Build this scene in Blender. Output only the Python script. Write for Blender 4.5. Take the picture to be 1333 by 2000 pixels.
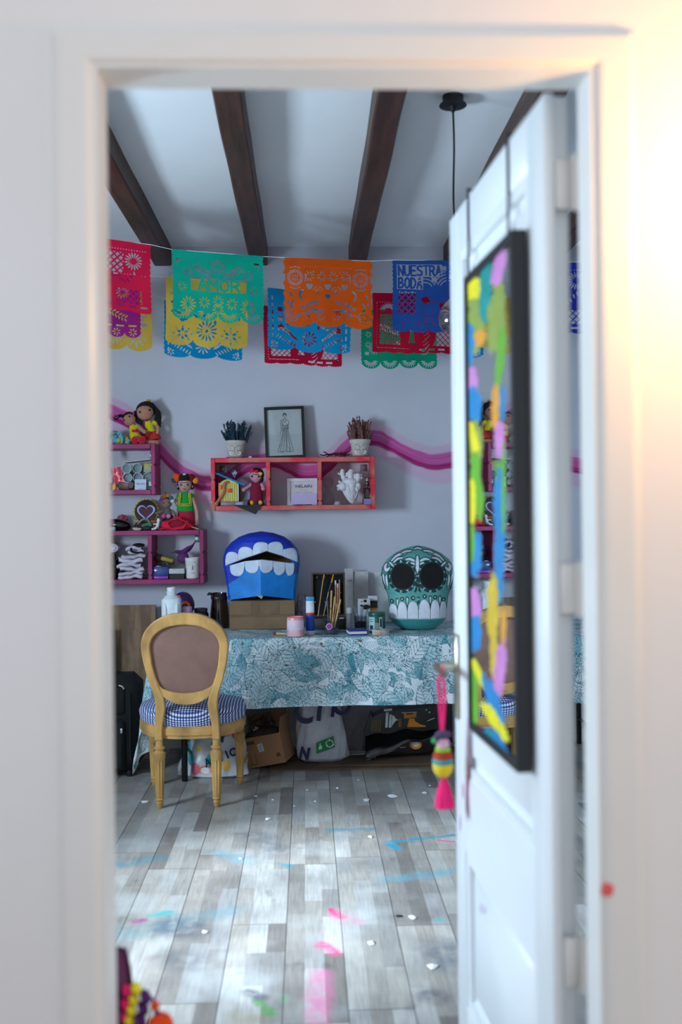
import bpy, math, random
import numpy as np
from mathutils import Vector, Matrix, Euler

for o in list(bpy.data.objects):
    bpy.data.objects.remove(o)
SC = bpy.context.scene
COL = SC.collection
PI = math.pi
# ------------------------------------------------------------------ camera
FPX = 1944.4
CAM = Vector((0, 0, 1.45))
YAW, PITCH, ROLL = math.radians(2.0), 0.0, math.radians(0.65)
CR = (Matrix.Rotation(-YAW, 3, 'Z') @ Matrix.Rotation(PI/2+PITCH, 3, 'X') @ Matrix.Rotation(-ROLL, 3, 'Z'))
cd = bpy.data.cameras.new('camera')
cd.sensor_fit = 'VERTICAL'; cd.sensor_height = 36; cd.sensor_width = 24; cd.lens = FPX/2000*36
cd.clip_start = .05; cd.clip_end = 60
cd.dof.use_dof = True; cd.dof.focus_distance = 5.6; cd.dof.aperture_fstop = 1.8
cam = bpy.data.objects.new('camera', cd); COL.objects.link(cam)
cam.matrix_world = Matrix.Translation(CAM) @ CR.to_4x4()
SC.camera = cam
# ------------------------------------------------------------------ world, lights, exposure
SC.view_settings.view_transform = 'Standard'
SC.view_settings.look = 'None'
SC.view_settings.gamma = 1
SC.view_settings.use_curve_mapping = False
SC.view_settings.exposure = 0.0
W = bpy.data.worlds.new('sky'); SC.world = W; W.use_nodes = True
wb = W.node_tree.nodes['Background']
wb.inputs[0].default_value = (.89, .94, 1.0, 1); wb.inputs[1].default_value = .88
def area(name, loc, rot, sx, sy, power, color):
    l = bpy.data.lights.new(name, 'AREA'); l.shape = 'RECTANGLE'; l.size = sx; l.size_y = sy
    l.energy = power; l.color = color
    o = bpy.data.objects.new(name, l); COL.objects.link(o); o.location = loc; o.rotation_euler = rot
    return o
# daylight through the tall studio window in the left wall
area('window_daylight', (-2.56, 3.02, 1.62), (0, -PI/2, 0), .74, .85, 180, (.66, .84, 1.0))
# the hazy low sun that falls through the same window onto the floor
sd = Vector((-7.0, 2.1, 4.57)); st_ = Vector((.06, 3.68, 0))
o_ = area('hazy_sun', sd, (0, 0, 0), 1.1, 1.1, 2900, (.78, .90, 1.0)); o_.rotation_euler = (st_-sd).to_track_quat('-Z', 'Y').to_euler()
# cool daylight from the hall window on the left
area('hall_daylight', (-1.09, .75, 1.6), (0, math.radians(-90), math.radians(20)), 1.2, .7, 4.5, (.30, .60, 1.0))

# ------------------------------------------------------------------ pixel helpers (photo 1333 x 2000)
def ray(px, py):
    return CR @ Vector(((px-666.5)/FPX, -(py-1000)/FPX, -1))
def on(px, py, Y):
    d = ray(px, py); return CAM + d*((Y-CAM.y)/d.y)
def onz(px, py, Z):
    d = ray(px, py); return CAM + d*((Z-CAM.z)/d.z)
def onplane(px, py, p0, n):
    d = ray(px, py); return CAM + d*((Vector(p0)-CAM).dot(n)/d.dot(n))
def upx(Y): return Y/FPX

# ------------------------------------------------------------------ mesh helpers
def rot(rx=0, ry=0, rz=0):
    return Euler((math.radians(rx), math.radians(ry), math.radians(rz))).to_matrix()
class MB:
    def __init__(s): s.v = []; s.f = []
    def add(s, vs, fs, R=None, c=(0, 0, 0)):
        o = len(s.v); c = Vector(c)
        for p in vs:
            p = Vector(p)
            if R is not None: p = R @ p
            s.v.append(tuple(p+c))
        s.f += [tuple(i+o for i in f) for f in fs]
        return s
    def box(s, c, d, b=0, R=None):
        hx, hy, hz = d[0]/2, d[1]/2, d[2]/2
        if b <= 0:
            vs = [(x, y, z) for x in (-hx, hx) for y in (-hy, hy) for z in (-hz, hz)]
            fs = [(0, 1, 3, 2), (4, 6, 7, 5), (0, 4, 5, 1), (2, 3, 7, 6), (0, 2, 6, 4), (1, 5, 7, 3)]
            return s.add(vs, fs, R, c)
        b = min(b, hx*.95, hy*.95, hz*.95)
        vs = []; ix = {}
        for x in (-1, 1):
            for y in (-1, 1):
                for z in (-1, 1):
                    for a in range(3):
                        p = [x*hx, y*hy, z*hz]
                        for k in range(3):
                            if k != a: p[k] -= (x, y, z)[k]*b
                        ix[x, y, z, a] = len(vs); vs.append(p)
        fs = []
        for a in range(3):
            k1, k2 = [(1, 2), (2, 0), (0, 1)][a]
            for sg in (-1, 1):
                loop = []
                for (p, q) in ((-1, -1), (1, -1), (1, 1), (-1, 1)):
                    t = [0, 0, 0]; t[a] = sg; t[k1] = p; t[k2] = q
                    loop.append(ix[t[0], t[1], t[2], a])
                fs.append(tuple(loop if sg > 0 else loop[::-1]))
            for p in (-1, 1):
                for q in (-1, 1):
                    def I(sa, ax):
                        t = [0, 0, 0]; t[a] = sa; t[k1] = p; t[k2] = q
                        return ix[t[0], t[1], t[2], ax]
                    l = [I(-1, k1), I(1, k1), I(1, k2), I(-1, k2)]
                    fs.append(tuple(l if p*q < 0 else l[::-1]))
        for x in (-1, 1):
            for y in (-1, 1):
                for z in (-1, 1):
                    l = [ix[x, y, z, 0], ix[x, y, z, 1], ix[x, y, z, 2]]
                    fs.append(tuple(l if x*y*z > 0 else l[::-1]))
        return s.add(vs, fs, R, c)
    def lathe(s, prof, c=(0, 0, 0), n=20, R=None, flute=0, fn=10, sx=1, sy=1):
        vs = []; fs = []
        for (r, z) in prof:
            for i in range(n):
                a = 2*PI*i/n
                rr = r*(1-flute*(.5+.5*math.cos(fn*a))) if flute else r
                vs.append((rr*math.cos(a)*sx, rr*math.sin(a)*sy, z))
        for j in range(len(prof)-1):
            for i in range(n):
                k = (i+1) % n
                fs.append((j*n+i, j*n+k, (j+1)*n+k, (j+1)*n+i))
        if prof[0][0] > 1e-6: fs.append(tuple(range(n))[::-1])
        if prof[-1][0] > 1e-6: fs.append(tuple((len(prof)-1)*n+i for i in range(n)))
        return s.add(vs, fs, R, c)
    def ell(s, c, r, R=None, n=16, m=10):
        if not hasattr(r, '__len__'): r = (r, r, r)
        vs = [(0, 0, -r[2])]; fs = []
        for j in range(1, m):
            t = -PI/2+PI*j/m
            for i in range(n):
                a = 2*PI*i/n
                vs.append((r[0]*math.cos(t)*math.cos(a), r[1]*math.cos(t)*math.sin(a), r[2]*math.sin(t)))
        vs.append((0, 0, r[2]))
        for i in range(n):
            k = (i+1) % n
            fs.append((0, 1+k, 1+i))
            for j in range(m-2):
                fs.append((1+j*n+i, 1+j*n+k, 1+(j+1)*n+k, 1+(j+1)*n+i))
            fs.append((1+(m-2)*n+i, 1+(m-2)*n+k, len(vs)-1))
        return s.add(vs, fs, R, c)
    def tube(s, pts, r, n=8, closed=False, fx=1.0):
        pts = [Vector(p) for p in pts]; N = len(pts)
        if not hasattr(r, '__len__'): r = [r]*N
        vs = []; fs = []; up = None
        for i, p in enumerate(pts):
            if closed: t = pts[(i+1) % N]-pts[i-1]
            else: t = pts[min(i+1, N-1)]-pts[max(i-1, 0)]
            if t.length < 1e-9: t = Vector((0, 0, 1))
            t.normalize()
            if up is None:
                up = Vector((0, 0, 1)) if abs(t.z) < .9 else Vector((0, 1, 0))
            a = t.cross(up)
            if a.length < 1e-6: a = t.cross(Vector((1, .3, .2)))
            a.normalize(); b = a.cross(t).normalized(); up = b
            for k in range(n):
                w = 2*PI*k/n
                vs.append(p+a*(r[i]*math.cos(w)*fx)+b*(r[i]*math.sin(w)))
        for i in range(N if closed else N-1):
            j = (i+1) % N
            for k in range(n):
                l = (k+1) % n
                fs.append((i*n+k, i*n+l, j*n+l, j*n+k))
        if not closed:
            fs.append(tuple(range(n))[::-1]); fs.append(tuple((N-1)*n+k for k in range(n)))
        return s.add(vs, fs)
    def prism(s, poly, y0, y1, R=None, c=(0, 0, 0)):      # outline in x,z pushed from y0 to y1
        n = len(poly)
        vs = [(x, y0, z) for x, z in poly]+[(x, y1, z) for x, z in poly]
        fs = [tuple(range(n)), tuple(range(2*n-1, n-1, -1))]
        fs += [(i, i+n, (i+1) % n+n, (i+1) % n) for i in range(n)]
        return s.add(vs, fs, R, c)
    def flat(s, poly, z0, z1, R=None, c=(0, 0, 0)):       # outline in x,y pushed from z0 to z1
        n = len(poly)
        vs = [(x, y, z0) for x, y in poly]+[(x, y, z1) for x, y in poly]
        fs = [tuple(range(n-1, -1, -1)), tuple(range(n, 2*n))]
        fs += [(i, (i+1) % n, (i+1) % n+n, i+n) for i in range(n)]
        return s.add(vs, fs, R, c)
    def ring(s, outer, inner, y0, y1, R=None, c=(0, 0, 0)):
        n = len(outer)
        vs = [(x, y, z) for y in (y0, y1) for L in (outer, inner) for x, z in L]
        fs = []
        for i in range(n):
            k = (i+1) % n
            fs += [(i, k, n+k, n+i), (2*n+i, 3*n+i, 3*n+k, 2*n+k), (i, 2*n+i, 2*n+k, k), (n+i, n+k, 3*n+k, 3*n+i)]
        return s.add(vs, fs, R, c)
    def grid(s, fn, nu, nv, wrap=False):
        vs = [fn(i/(nu if wrap else nu-1), j/(nv-1)) for j in range(nv) for i in range(nu)]
        fs = []
        for j in range(nv-1):
            for i in range(nu if wrap else nu-1):
                k = (i+1) % nu
                fs.append((j*nu+i, j*nu+k, (j+1)*nu+k, (j+1)*nu+i))
        return s.add(vs, fs)
def mesh_obj(name, mb, mat, parent=None, smooth=45, recalc=True):
    me = bpy.data.meshes.new(name); me.from_pydata(mb.v, [], mb.f)
    if recalc:
        import bmesh
        bm = bmesh.new(); bm.from_mesh(me); bmesh.ops.recalc_face_normals(bm, faces=bm.faces); bm.to_mesh(me); bm.free()
    if smooth:
        me.polygons.foreach_set('use_smooth', [True]*len(me.polygons))
        me.set_sharp_from_angle(angle=math.radians(smooth))
    me.update()
    return link(name, me, mat, parent)
def link(name, me, mat, parent=None):
    if mat is not None and len(me.materials) == 0: me.materials.append(mat)
    o = bpy.data.objects.new(name, me); COL.objects.link(o)
    if parent is not None: o.parent = parent
    return o
KEYS = dict(e='ell', t='tube', b='box', l='lathe', p='prism', r='ring', f='flat', g='grid')
def part(root, name, mat, *shapes, label=None, smooth=45):
    mb = MB()
    for sh in shapes:
        kw = sh[-1] if isinstance(sh[-1], dict) else {}
        args = sh[1:-1] if kw else sh[1:]
        getattr(mb, KEYS[sh[0]])(*args, **kw)
    o = mesh_obj(name, mb, mat, root, smooth)
    if label: o['label'] = label
    return o
def tag(o, label, cat, group=None):
    o['label'] = label; o['category'] = cat
    if group: o['group'] = group
    return o
def thing(name, label, cat, loc=(0, 0, 0), rz=0, scale=1, group=None, ry=0, rx=0):
    o = bpy.data.objects.new(name, None); COL.objects.link(o); o.empty_display_size = .05
    o.location = loc; o.rotation_euler = (math.radians(rx), math.radians(ry), math.radians(rz)); o.scale = (scale,)*3
    return tag(o, label, cat, group)
def pthing(name, label, cat, px, py, Y, z=None, **kw):    # local unit = one photo pixel at that depth
    p = on(px, py, Y)
    if z is not None: p.z = z
    return thing(name, label, cat, p, scale=upx(Y), **kw)
def structure(o): o['kind'] = 'structure'; return o
def s2l(c):
    c = np.asarray(c, dtype=np.float64)
    return np.where(c <= .04045, c/12.92, ((c+.055)/1.055)**2.4)
def lin(c): return tuple(s2l(np.array(c[:3])/255.0))+(1,)

def paint_grid(name, P, C, mat, parent=None, keep=None, wrap=False, smooth=True, back=None):
    """grid mesh P[ny,nx,3] with colour per vertex C[ny,nx,3] (sRGB 0..1); keep[ny-1,nx-1] cuts faces away"""
    ny, nx = P.shape[:2]
    idx = np.arange(ny*nx).reshape(ny, nx)
    if wrap:
        idn = np.concatenate([idx, idx[:, :1]], 1)
    else: idn = idx
    q = np.stack([idn[:-1, :-1], idn[:-1, 1:], idn[1:, 1:], idn[1:, :-1]], -1)
    q = q[keep] if keep is not None else q.reshape(-1, 4)
    used = np.unique(q); mp = np.full(ny*nx, -1, np.int64); mp[used] = np.arange(len(used))
    q = mp[q]
    V = P.reshape(-1, 3)[used]; CC = C.reshape(-1, C.shape[-1])[used]
    me = bpy.data.meshes.new(name)
    me.vertices.add(len(V)); me.vertices.foreach_set('co', V.astype(np.float32).ravel())
    me.loops.add(q.size); me.loops.foreach_set('vertex_index', q.astype(np.int32).ravel())
    me.polygons.add(len(q)); me.polygons.foreach_set('loop_start', np.arange(0, q.size, 4, dtype=np.int32))
    me.update(calc_edges=True)
    me.polygons.foreach_set('use_smooth', np.full(len(q), smooth))
    a = me.color_attributes.new('Col', 'FLOAT_COLOR', 'POINT')
    rgba = np.ones((len(V), 4), np.float32); rgba[:, :3] = s2l(np.clip(CC[:, :3], 0, 1))
    if CC.shape[1] == 4: rgba[:, 3] = CC[:, 3]
    a.data.foreach_set('color', rgba.ravel())
    me.validate(); me.update()
    return link(name, me, mat, parent)

# ------------------------------------------------------------------ materials (all node based)
_M = {}
def M(name, rgb, rough=.6, metal=0, var=.08, vs=25, bump=0, bs=120, spec=.5, sheen=0, trans=0, coat=0, emit=0, stretch=None):
    if name in _M: return _M[name]
    m = bpy.data.materials.new(name); m.use_nodes = True; nt = m.node_tree
    b = nt.nodes['Principled BSDF']
    b.inputs['Roughness'].default_value = rough; b.inputs['Metallic'].default_value = metal
    b.inputs['Specular IOR Level'].default_value = spec; b.inputs['Sheen Weight'].default_value = sheen
    b.inputs['Coat Weight'].default_value = coat
    if emit:
        b.inputs['Emission Color'].default_value = lin(rgb); b.inputs['Emission Strength'].default_value = emit
    tc = nt.nodes.new('ShaderNodeTexCoord'); geo = nt.nodes.new('ShaderNodeNewGeometry')
    vec = geo.outputs['Position']
    if stretch:
        mp = nt.nodes.new('ShaderNodeMapping'); mp.inputs['Scale'].default_value = stretch
        nt.links.new(vec, mp.inputs[0]); vec = mp.outputs[0]
    n = nt.nodes.new('ShaderNodeTexNoise'); n.inputs['Scale'].default_value = vs; n.inputs['Detail'].default_value = 4
    nt.links.new(vec, n.inputs['Vector'])
    r = nt.nodes.new('ShaderNodeMapRange'); r.inputs[1].default_value = .3; r.inputs[2].default_value = .7
    r.inputs[3].default_value = 1-var*1.6; r.inputs[4].default_value = 1+var
    nt.links.new(n.outputs[0], r.inputs[0])
    mx = nt.nodes.new('ShaderNodeMix'); mx.data_type = 'RGBA'; mx.blend_type = 'MULTIPLY'; mx.inputs[0].default_value = 1
    mx.inputs[6].default_value = lin(rgb); nt.links.new(r.outputs[0], mx.inputs[7])
    nt.links.new(mx.outputs[2], b.inputs['Base Color'])
    if bump:
        bn = nt.nodes.new('ShaderNodeTexNoise'); bn.inputs['Scale'].default_value = bs; bn.inputs['Detail'].default_value = 3
        nt.links.new(vec, bn.inputs['Vector'])
        bp = nt.nodes.new('ShaderNodeBump'); bp.inputs['Strength'].default_value = bump; bp.inputs['Distance'].default_value = .01
        nt.links.new(bn.outputs[0], bp.inputs['Height']); nt.links.new(bp.outputs[0], b.inputs['Normal'])
    if trans:
        tr = nt.nodes.new('ShaderNodeBsdfTranslucent'); nt.links.new(mx.outputs[2], tr.inputs[0])
        ms = nt.nodes.new('ShaderNodeMixShader'); ms.inputs[0].default_value = trans
        out = nt.nodes['Material Output']
        nt.links.new(b.outputs[0], ms.inputs[1]); nt.links.new(tr.outputs[0], ms.inputs[2]); nt.links.new(ms.outputs[0], out.inputs[0])
    _M[name] = m
    return m
def MV(name, rough=.6, var=.06, vs=60, bump=0, bs=150, spec=.4, mirror=False, trans=0):
    """colour attribute print with a little procedural unevenness"""
    m = M(name, (255, 255, 255), rough, 0, var, vs, bump, bs, spec, trans=trans); nt = m.node_tree
    mx = [n for n in nt.nodes if n.type == 'MIX'][0]
    a = nt.nodes.new('ShaderNodeAttribute'); a.attribute_name = 'Col'
    nt.links.new(a.outputs['Color'], mx.inputs[6])
    if mirror:
        b = nt.nodes['Principled BSDF']
        g = nt.nodes.new('ShaderNodeBsdfGlossy'); g.inputs['Roughness'].default_value = .015; g.inputs[0].default_value = (.86, .89, .9, 1)
        ms = nt.nodes.new('ShaderNodeMixShader')
        nt.links.new(a.outputs['Alpha'], ms.inputs[0]); nt.links.new(g.outputs[0], ms.inputs[1]); nt.links.new(b.outputs[0], ms.inputs[2])
        nt.links.new(ms.outputs[0], nt.nodes['Material Output'].inputs[0])
    return m
def glass(name, rgb=(235, 240, 240), rough=.02, mixv=.15, base=.04):
    if name in _M: return _M[name]
    m = bpy.data.materials.new(name); m.use_nodes = True; nt = m.node_tree; nt.nodes.remove(nt.nodes['Principled BSDF'])
    t = nt.nodes.new('ShaderNodeBsdfTransparent'); t.inputs[0].default_value = lin(rgb)
    g = nt.nodes.new('ShaderNodeBsdfGlossy'); g.inputs['Roughness'].default_value = rough
    lw = nt.nodes.new('ShaderNodeLayerWeight'); lw.inputs[0].default_value = .5
    pw = nt.nodes.new('ShaderNodeMath'); pw.operation = 'POWER'; pw.inputs[1].default_value = 3.5; nt.links.new(lw.outputs['Facing'], pw.inputs[0])
    ma = nt.nodes.new('ShaderNodeMath'); ma.operation = 'MULTIPLY_ADD'; ma.inputs[1].default_value = min(.9, mixv*3); ma.inputs[2].default_value = base; nt.links.new(pw.outputs[0], ma.inputs[0])
    ms = nt.nodes.new('ShaderNodeMixShader')
    nt.links.new(ma.outputs[0], ms.inputs[0]); nt.links.new(t.outputs[0], ms.inputs[1]); nt.links.new(g.outputs[0], ms.inputs[2])
    nt.links.new(ms.outputs[0], nt.nodes['Material Output'].inputs[0])
    _M[name] = m; return m
def text_mesh(txt, size, depth=.0006, align='CENTER', bold=0, xs=1.0):
    c = bpy.data.curves.new('lettering', 'FONT'); c.body = txt; c.size = size; c.extrude = depth; c.align_x = align; c.offset = bold
    o = bpy.data.objects.new('lettering', c); COL.objects.link(o)
    dg = bpy.context.evaluated_depsgraph_get(); me = bpy.data.meshes.new_from_object(o.evaluated_get(dg))
    bpy.data.objects.remove(o); bpy.data.curves.remove(c)
    if xs != 1.0:
        for v in me.vertices: v.co.x *= xs
    return me
def lettering(txt, size, mat, parent, loc, rx=90, ry=0, rz=0, align='CENTER', bold=0, xs=1.0, name='lettering', depth=.0006):
    me = text_mesh(txt, size, depth, align, bold, xs); me.materials.clear()
    o = link(name, me, mat, parent); o.location = loc
    o.rotation_euler = (math.radians(rx), math.radians(ry), math.radians(rz))
    return o
def curve_pts(pts, n=24):
    """smooth open curve through points"""
    pts = [Vector(p) for p in pts]; out = []
    for i in range(len(pts)-1):
        p0 = pts[max(i-1, 0)]; p1 = pts[i]; p2 = pts[i+1]; p3 = pts[min(i+2, len(pts)-1)]
        k = max(2, n//(len(pts)-1))
        for j in range(k):
            t = j/k
            out.append(.5*((2*p1)+(p2-p0)*t+(2*p0-5*p1+4*p2-p3)*t*t+(3*p1-p0-3*p2+p3)*t**3))
    out.append(pts[-1]); return out
# ================================================================== the setting
random.seed(7); RNG = np.random.default_rng(11)
YW = 6.2                       # back wall face
XL, XR = -2.4, 2.35            # side walls
ZC = on(600, 482, YW).z        # ceiling
YH, YR = 1.686, 1.76           # hall face and room face of the door wall
YCAS = 1.67
OX0 = on(197, 1000, YCAS).x; OX1 = on(1166, 1000, YCAS).x; OZ = on(640, 130, YCAS).z
wallm = M('white_plaster', (226, 226, 230), .9, var=.025, vs=3, bump=.06, bs=60, spec=.2)
hallm = M('hall_white_paint', (228, 226, 226), .75, var=.01, vs=4, bump=.03, bs=40, spec=.25)
trimm = M('white_gloss_paint', (224, 223, 221), .35, var=.012, vs=6, bump=.02, bs=30)
ceilm = M('ceiling_white', (238, 241, 245), .9, var=.02, vs=2.5, bump=.05, bs=30, spec=.2)

# --- back wall with the brushed pink wave
wm = M('back_wall_paint', (206, 206, 217), .9, var=.03, vs=3, bump=.07, bs=50, spec=.2)
def build_wave(m):
    nt = m.node_tree; N = nt.nodes.new; L = nt.links.new
    pts = [(200, 800), (260, 828), (313, 880), (345, 912), (375, 934), (410, 945), (440, 938), (470, 917), (500, 901), (530, 899), (560, 907), (590, 920),
           (612, 922), (640, 908), (670, 878), (700, 858), (730, 852), (760, 863), (790, 882), (820, 896), (850, 903), (880, 900), (930, 888), (1000, 874), (1120, 905), (1250, 930)]
    P = [on(a, b, YW) for a, b in pts]
    x0, x1 = P[0].x, P[-1].x; z0, z1 = 1.45, 2.2
    geo = N('ShaderNodeNewGeometry'); sep = N('ShaderNodeSeparateXYZ'); L(geo.outputs['Position'], sep.inputs[0])
    def math_(op, a, b=None, c=None):
        n = N('ShaderNodeMath'); n.operation = op
        for i, q in enumerate((a, b, c)):
            if q is None: continue
            if hasattr(q, 'is_output'): L(q, n.inputs[i])
            else: n.inputs[i].default_value = q
        return n.outputs[0]
    def maprange(v, a, b, c=0, d=1):
        n = N('ShaderNodeMapRange'); L(v, n.inputs[0])
        for i, q in enumerate((a, b, c, d)): n.inputs[i+1].default_value = q
        n.clamp = True; return n.outputs[0]
    u = maprange(sep.outputs[0], x0, x1)
    fc = N('ShaderNodeFloatCurve'); cv = fc.mapping.curves[0]
    for i, p in enumerate(P):
        a = (p.x-x0)/(x1-x0); b = (p.z-z0)/(z1-z0)
        if i == 0: cv.points[0].location = (a, b)
        elif i == len(P)-1: cv.points[-1].location = (a, b)
        else: cv.points.new(a, b)
    fc.mapping.update(); L(u, fc.inputs[1])
    zc = math_('MULTIPLY_ADD', fc.outputs[0], z1-z0, z0)
    nz = N('ShaderNodeTexNoise'); nz.inputs['Scale'].default_value = 4; L(geo.outputs['Position'], nz.inputs['Vector'])
    d = math_('SUBTRACT', sep.outputs[2], zc)
    d = math_('ADD', d, math_('MULTIPLY_ADD', nz.outputs[0], .05, -.025))
    # streaks that run along the stroke
    cmb = N('ShaderNodeCombineXYZ'); L(math_('MULTIPLY', sep.outputs[0], 2.0), cmb.inputs[0]); L(math_('MULTIPLY', d, 70), cmb.inputs[1])
    st = N('ShaderNodeTexNoise'); st.inputs['Scale'].default_value = 1.2; st.inputs['Detail'].default_value = 3; L(cmb.outputs[0], st.inputs['Vector'])
    def band(lo, hi, soft, amp):
        a = maprange(d, lo-soft, lo+soft); b = maprange(d, hi+soft, hi-soft)
        s = maprange(st.outputs[0], .35, .65, amp*.72, amp)
        return math_('MULTIPLY', math_('MULTIPLY', a, b), s)
    col = [n for n in nt.nodes if n.type == 'MIX'][0].outputs[2]
    for lo, hi, soft, amp, c in ((-.135, .05, .012, .62, (220, 165, 205)), (-.035, .095, .008, .42, (218, 130, 190)), (-.05, .045, .006, .92, (196, 62, 148)), (-.052, -.018, .006, .95, (165, 22, 104))):
        mx = N('ShaderNodeMix'); mx.data_type = 'RGBA'; L(band(lo, hi, soft, amp), mx.inputs[0]); L(col, mx.inputs[6]); mx.inputs[7].default_value = lin(c)
        col = mx.outputs[2]
    L(col, nt.nodes['Principled BSDF'].inputs['Base Color'])
build_wave(wm)
def sbox(name, x0, x1, y0, y1, z0, z1, mat, parent=None, b=0):
    o = mesh_obj(name, MB().box(((x0+x1)/2, (y0+y1)/2, (z0+z1)/2), (x1-x0, y1-y0, z1-z0), b), mat, parent, smooth=0)
    if parent is None: structure(o)
    return o
sbox('wall_back', XL-.1, XR+.1, YW, YW+.12, -.05, ZC+.1, wm)
sbox('wall_right', XR, XR+.12, YR, YW, -.05, ZC+.1, wallm)
sbox('ceiling', XL-.1, XR+.1, YH+.005, YW+.1, ZC, ZC+.12, ceilm)
# left wall with a window opening
wy0, wy1, wz0, wz1 = 2.6, 3.75, 1.25, 1.98
mb = MB()
for (a, b, c, d) in ((YR, wy0, -.05, ZC+.1), (wy1, YW, -.05, ZC+.1), (wy0, wy1, -.05, wz0), (wy0, wy1, wz1, ZC+.1)):
    mb.box((XL-.1, (a+b)/2, (c+d)/2), (.2, b-a, d-c))
structure(mesh_obj('wall_left', mb, wallm, smooth=0))
wf = MB()
for y in (wy0+.03, (wy0+wy1)/2, wy1-.03): wf.box((XL-.1, y, (wz0+wz1)/2), (.06, .05, wz1-wz0), .006)
for z in (wz0+.03, wz1-.03): wf.box((XL-.1, (wy0+wy1)/2, z), (.055, wy1-wy0, .05), .006)
win = structure(mesh_obj('window_1', wf, trimm, smooth=0))
for a, b in ((wy0, (wy0+wy1)/2), ((wy0+wy1)/2, wy1)):
    for c, d in ((wz0, wz1),):
        sbox('pane', XL-.102, XL-.098, a+.03, b-.03, c+.03, d-.03, glass('window_glass', (248, 250, 250), .0, .1), win)
# door wall (hall side)
mb = MB()
for (a, b, c, d) in ((-3.2, OX0-.03, -.05, 3.3), (OX1+.03, 3.2, -.05, 3.3), (OX0-.03, OX1+.03, OZ+.03, 3.3)):
    mb.box(((a+b)/2, (YH+YR)/2, (c+d)/2), (b-a, YR-YH, d-c))
structure(mesh_obj('wall_front', mb, hallm, smooth=0))
structure(mesh_obj('wall_hall_blocker', MB().box((-1.2, .3, 1.6), (.1, 2.76, 3.4)), hallm, smooth=0))  # unseen hall wall, added to block ambient light from the left
# door lining and moulded casing
mb = MB()
mb.box((OX0-.015, (YCAS+.006+YR)/2, OZ/2), (.03, YR-YCAS-.006, OZ)); mb.box((OX1+.015, (YCAS+.006+YR)/2, OZ/2), (.03, YR-YCAS-.006, OZ))
mb.box(((OX0+OX1)/2, (YCAS+.006+YR)/2, OZ+.015), (OX1-OX0+.06, YR-YCAS-.006, .03))
structure(mesh_obj('trim_1', mb, trimm, smooth=0))
prof = [(0, .002), (.004, .006), (.014, .0165), (.020, .018), (.062, .018), (.067, .0165), (.080, .005), (.083, -.001)]
def casing(side):
    def fn(u, v):
        d, t = prof[int(round(v*(len(prof)-1)))]
        k = int(round(u*3))
        x = (OX0-d, OX0-d, OX1+d, OX1+d)[k]; z = (0, OZ+d*.82, OZ+d*.82, 0)[k]
        return (x, YH-t, z)
    return fn
structure(mesh_obj('trim_2', MB().grid(casing(0), 4, len(prof)), trimm, smooth=0))
# --- beams
bw, bh = .108, ZC-on(600, 519, YW).z
beamm = M('dark_stained_beam', (74, 46, 38), .5, var=.35, vs=9, bump=.25, bs=30, stretch=(3, .35, 3))
where = {130: 'next to the one over the red paper banner, away from the lamp', 318: 'ending above the red paper banner', 506: 'ending above the teal paper banner', 698: 'ending above the orange paper banner', 884: 'beside the black pendant cable', 1072: 'above the open white door', 1260: 'behind the door, next to the right wall'}
for px, wh in where.items():
    x = on(px, 520, YW).x
    if x > XR-.1: continue
    random.seed(px)
    def fn(u, v):
        a = [(-1, 1), (-1, -.86), (-.86, -1), (.86, -1), (1, -.86), (1, 1)][int(round(u*5))]
        y = YR+.002+(YW-YR-.004)*v; w = .0015*math.sin(y*3+px)+.0012*math.sin(y*7.3+px*2)
        return (x+a[0]*bw/2+w, y, ZC+.002-bh/2-.001+a[1]*bh/2+.003*math.sin(y*5+px))
    tag(mesh_obj('ceiling_beam', MB().grid(fn, 6, 40), beamm, smooth=30), 'dark brown wooden ceiling beam '+wh, 'beam', 'ceiling beams')
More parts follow.
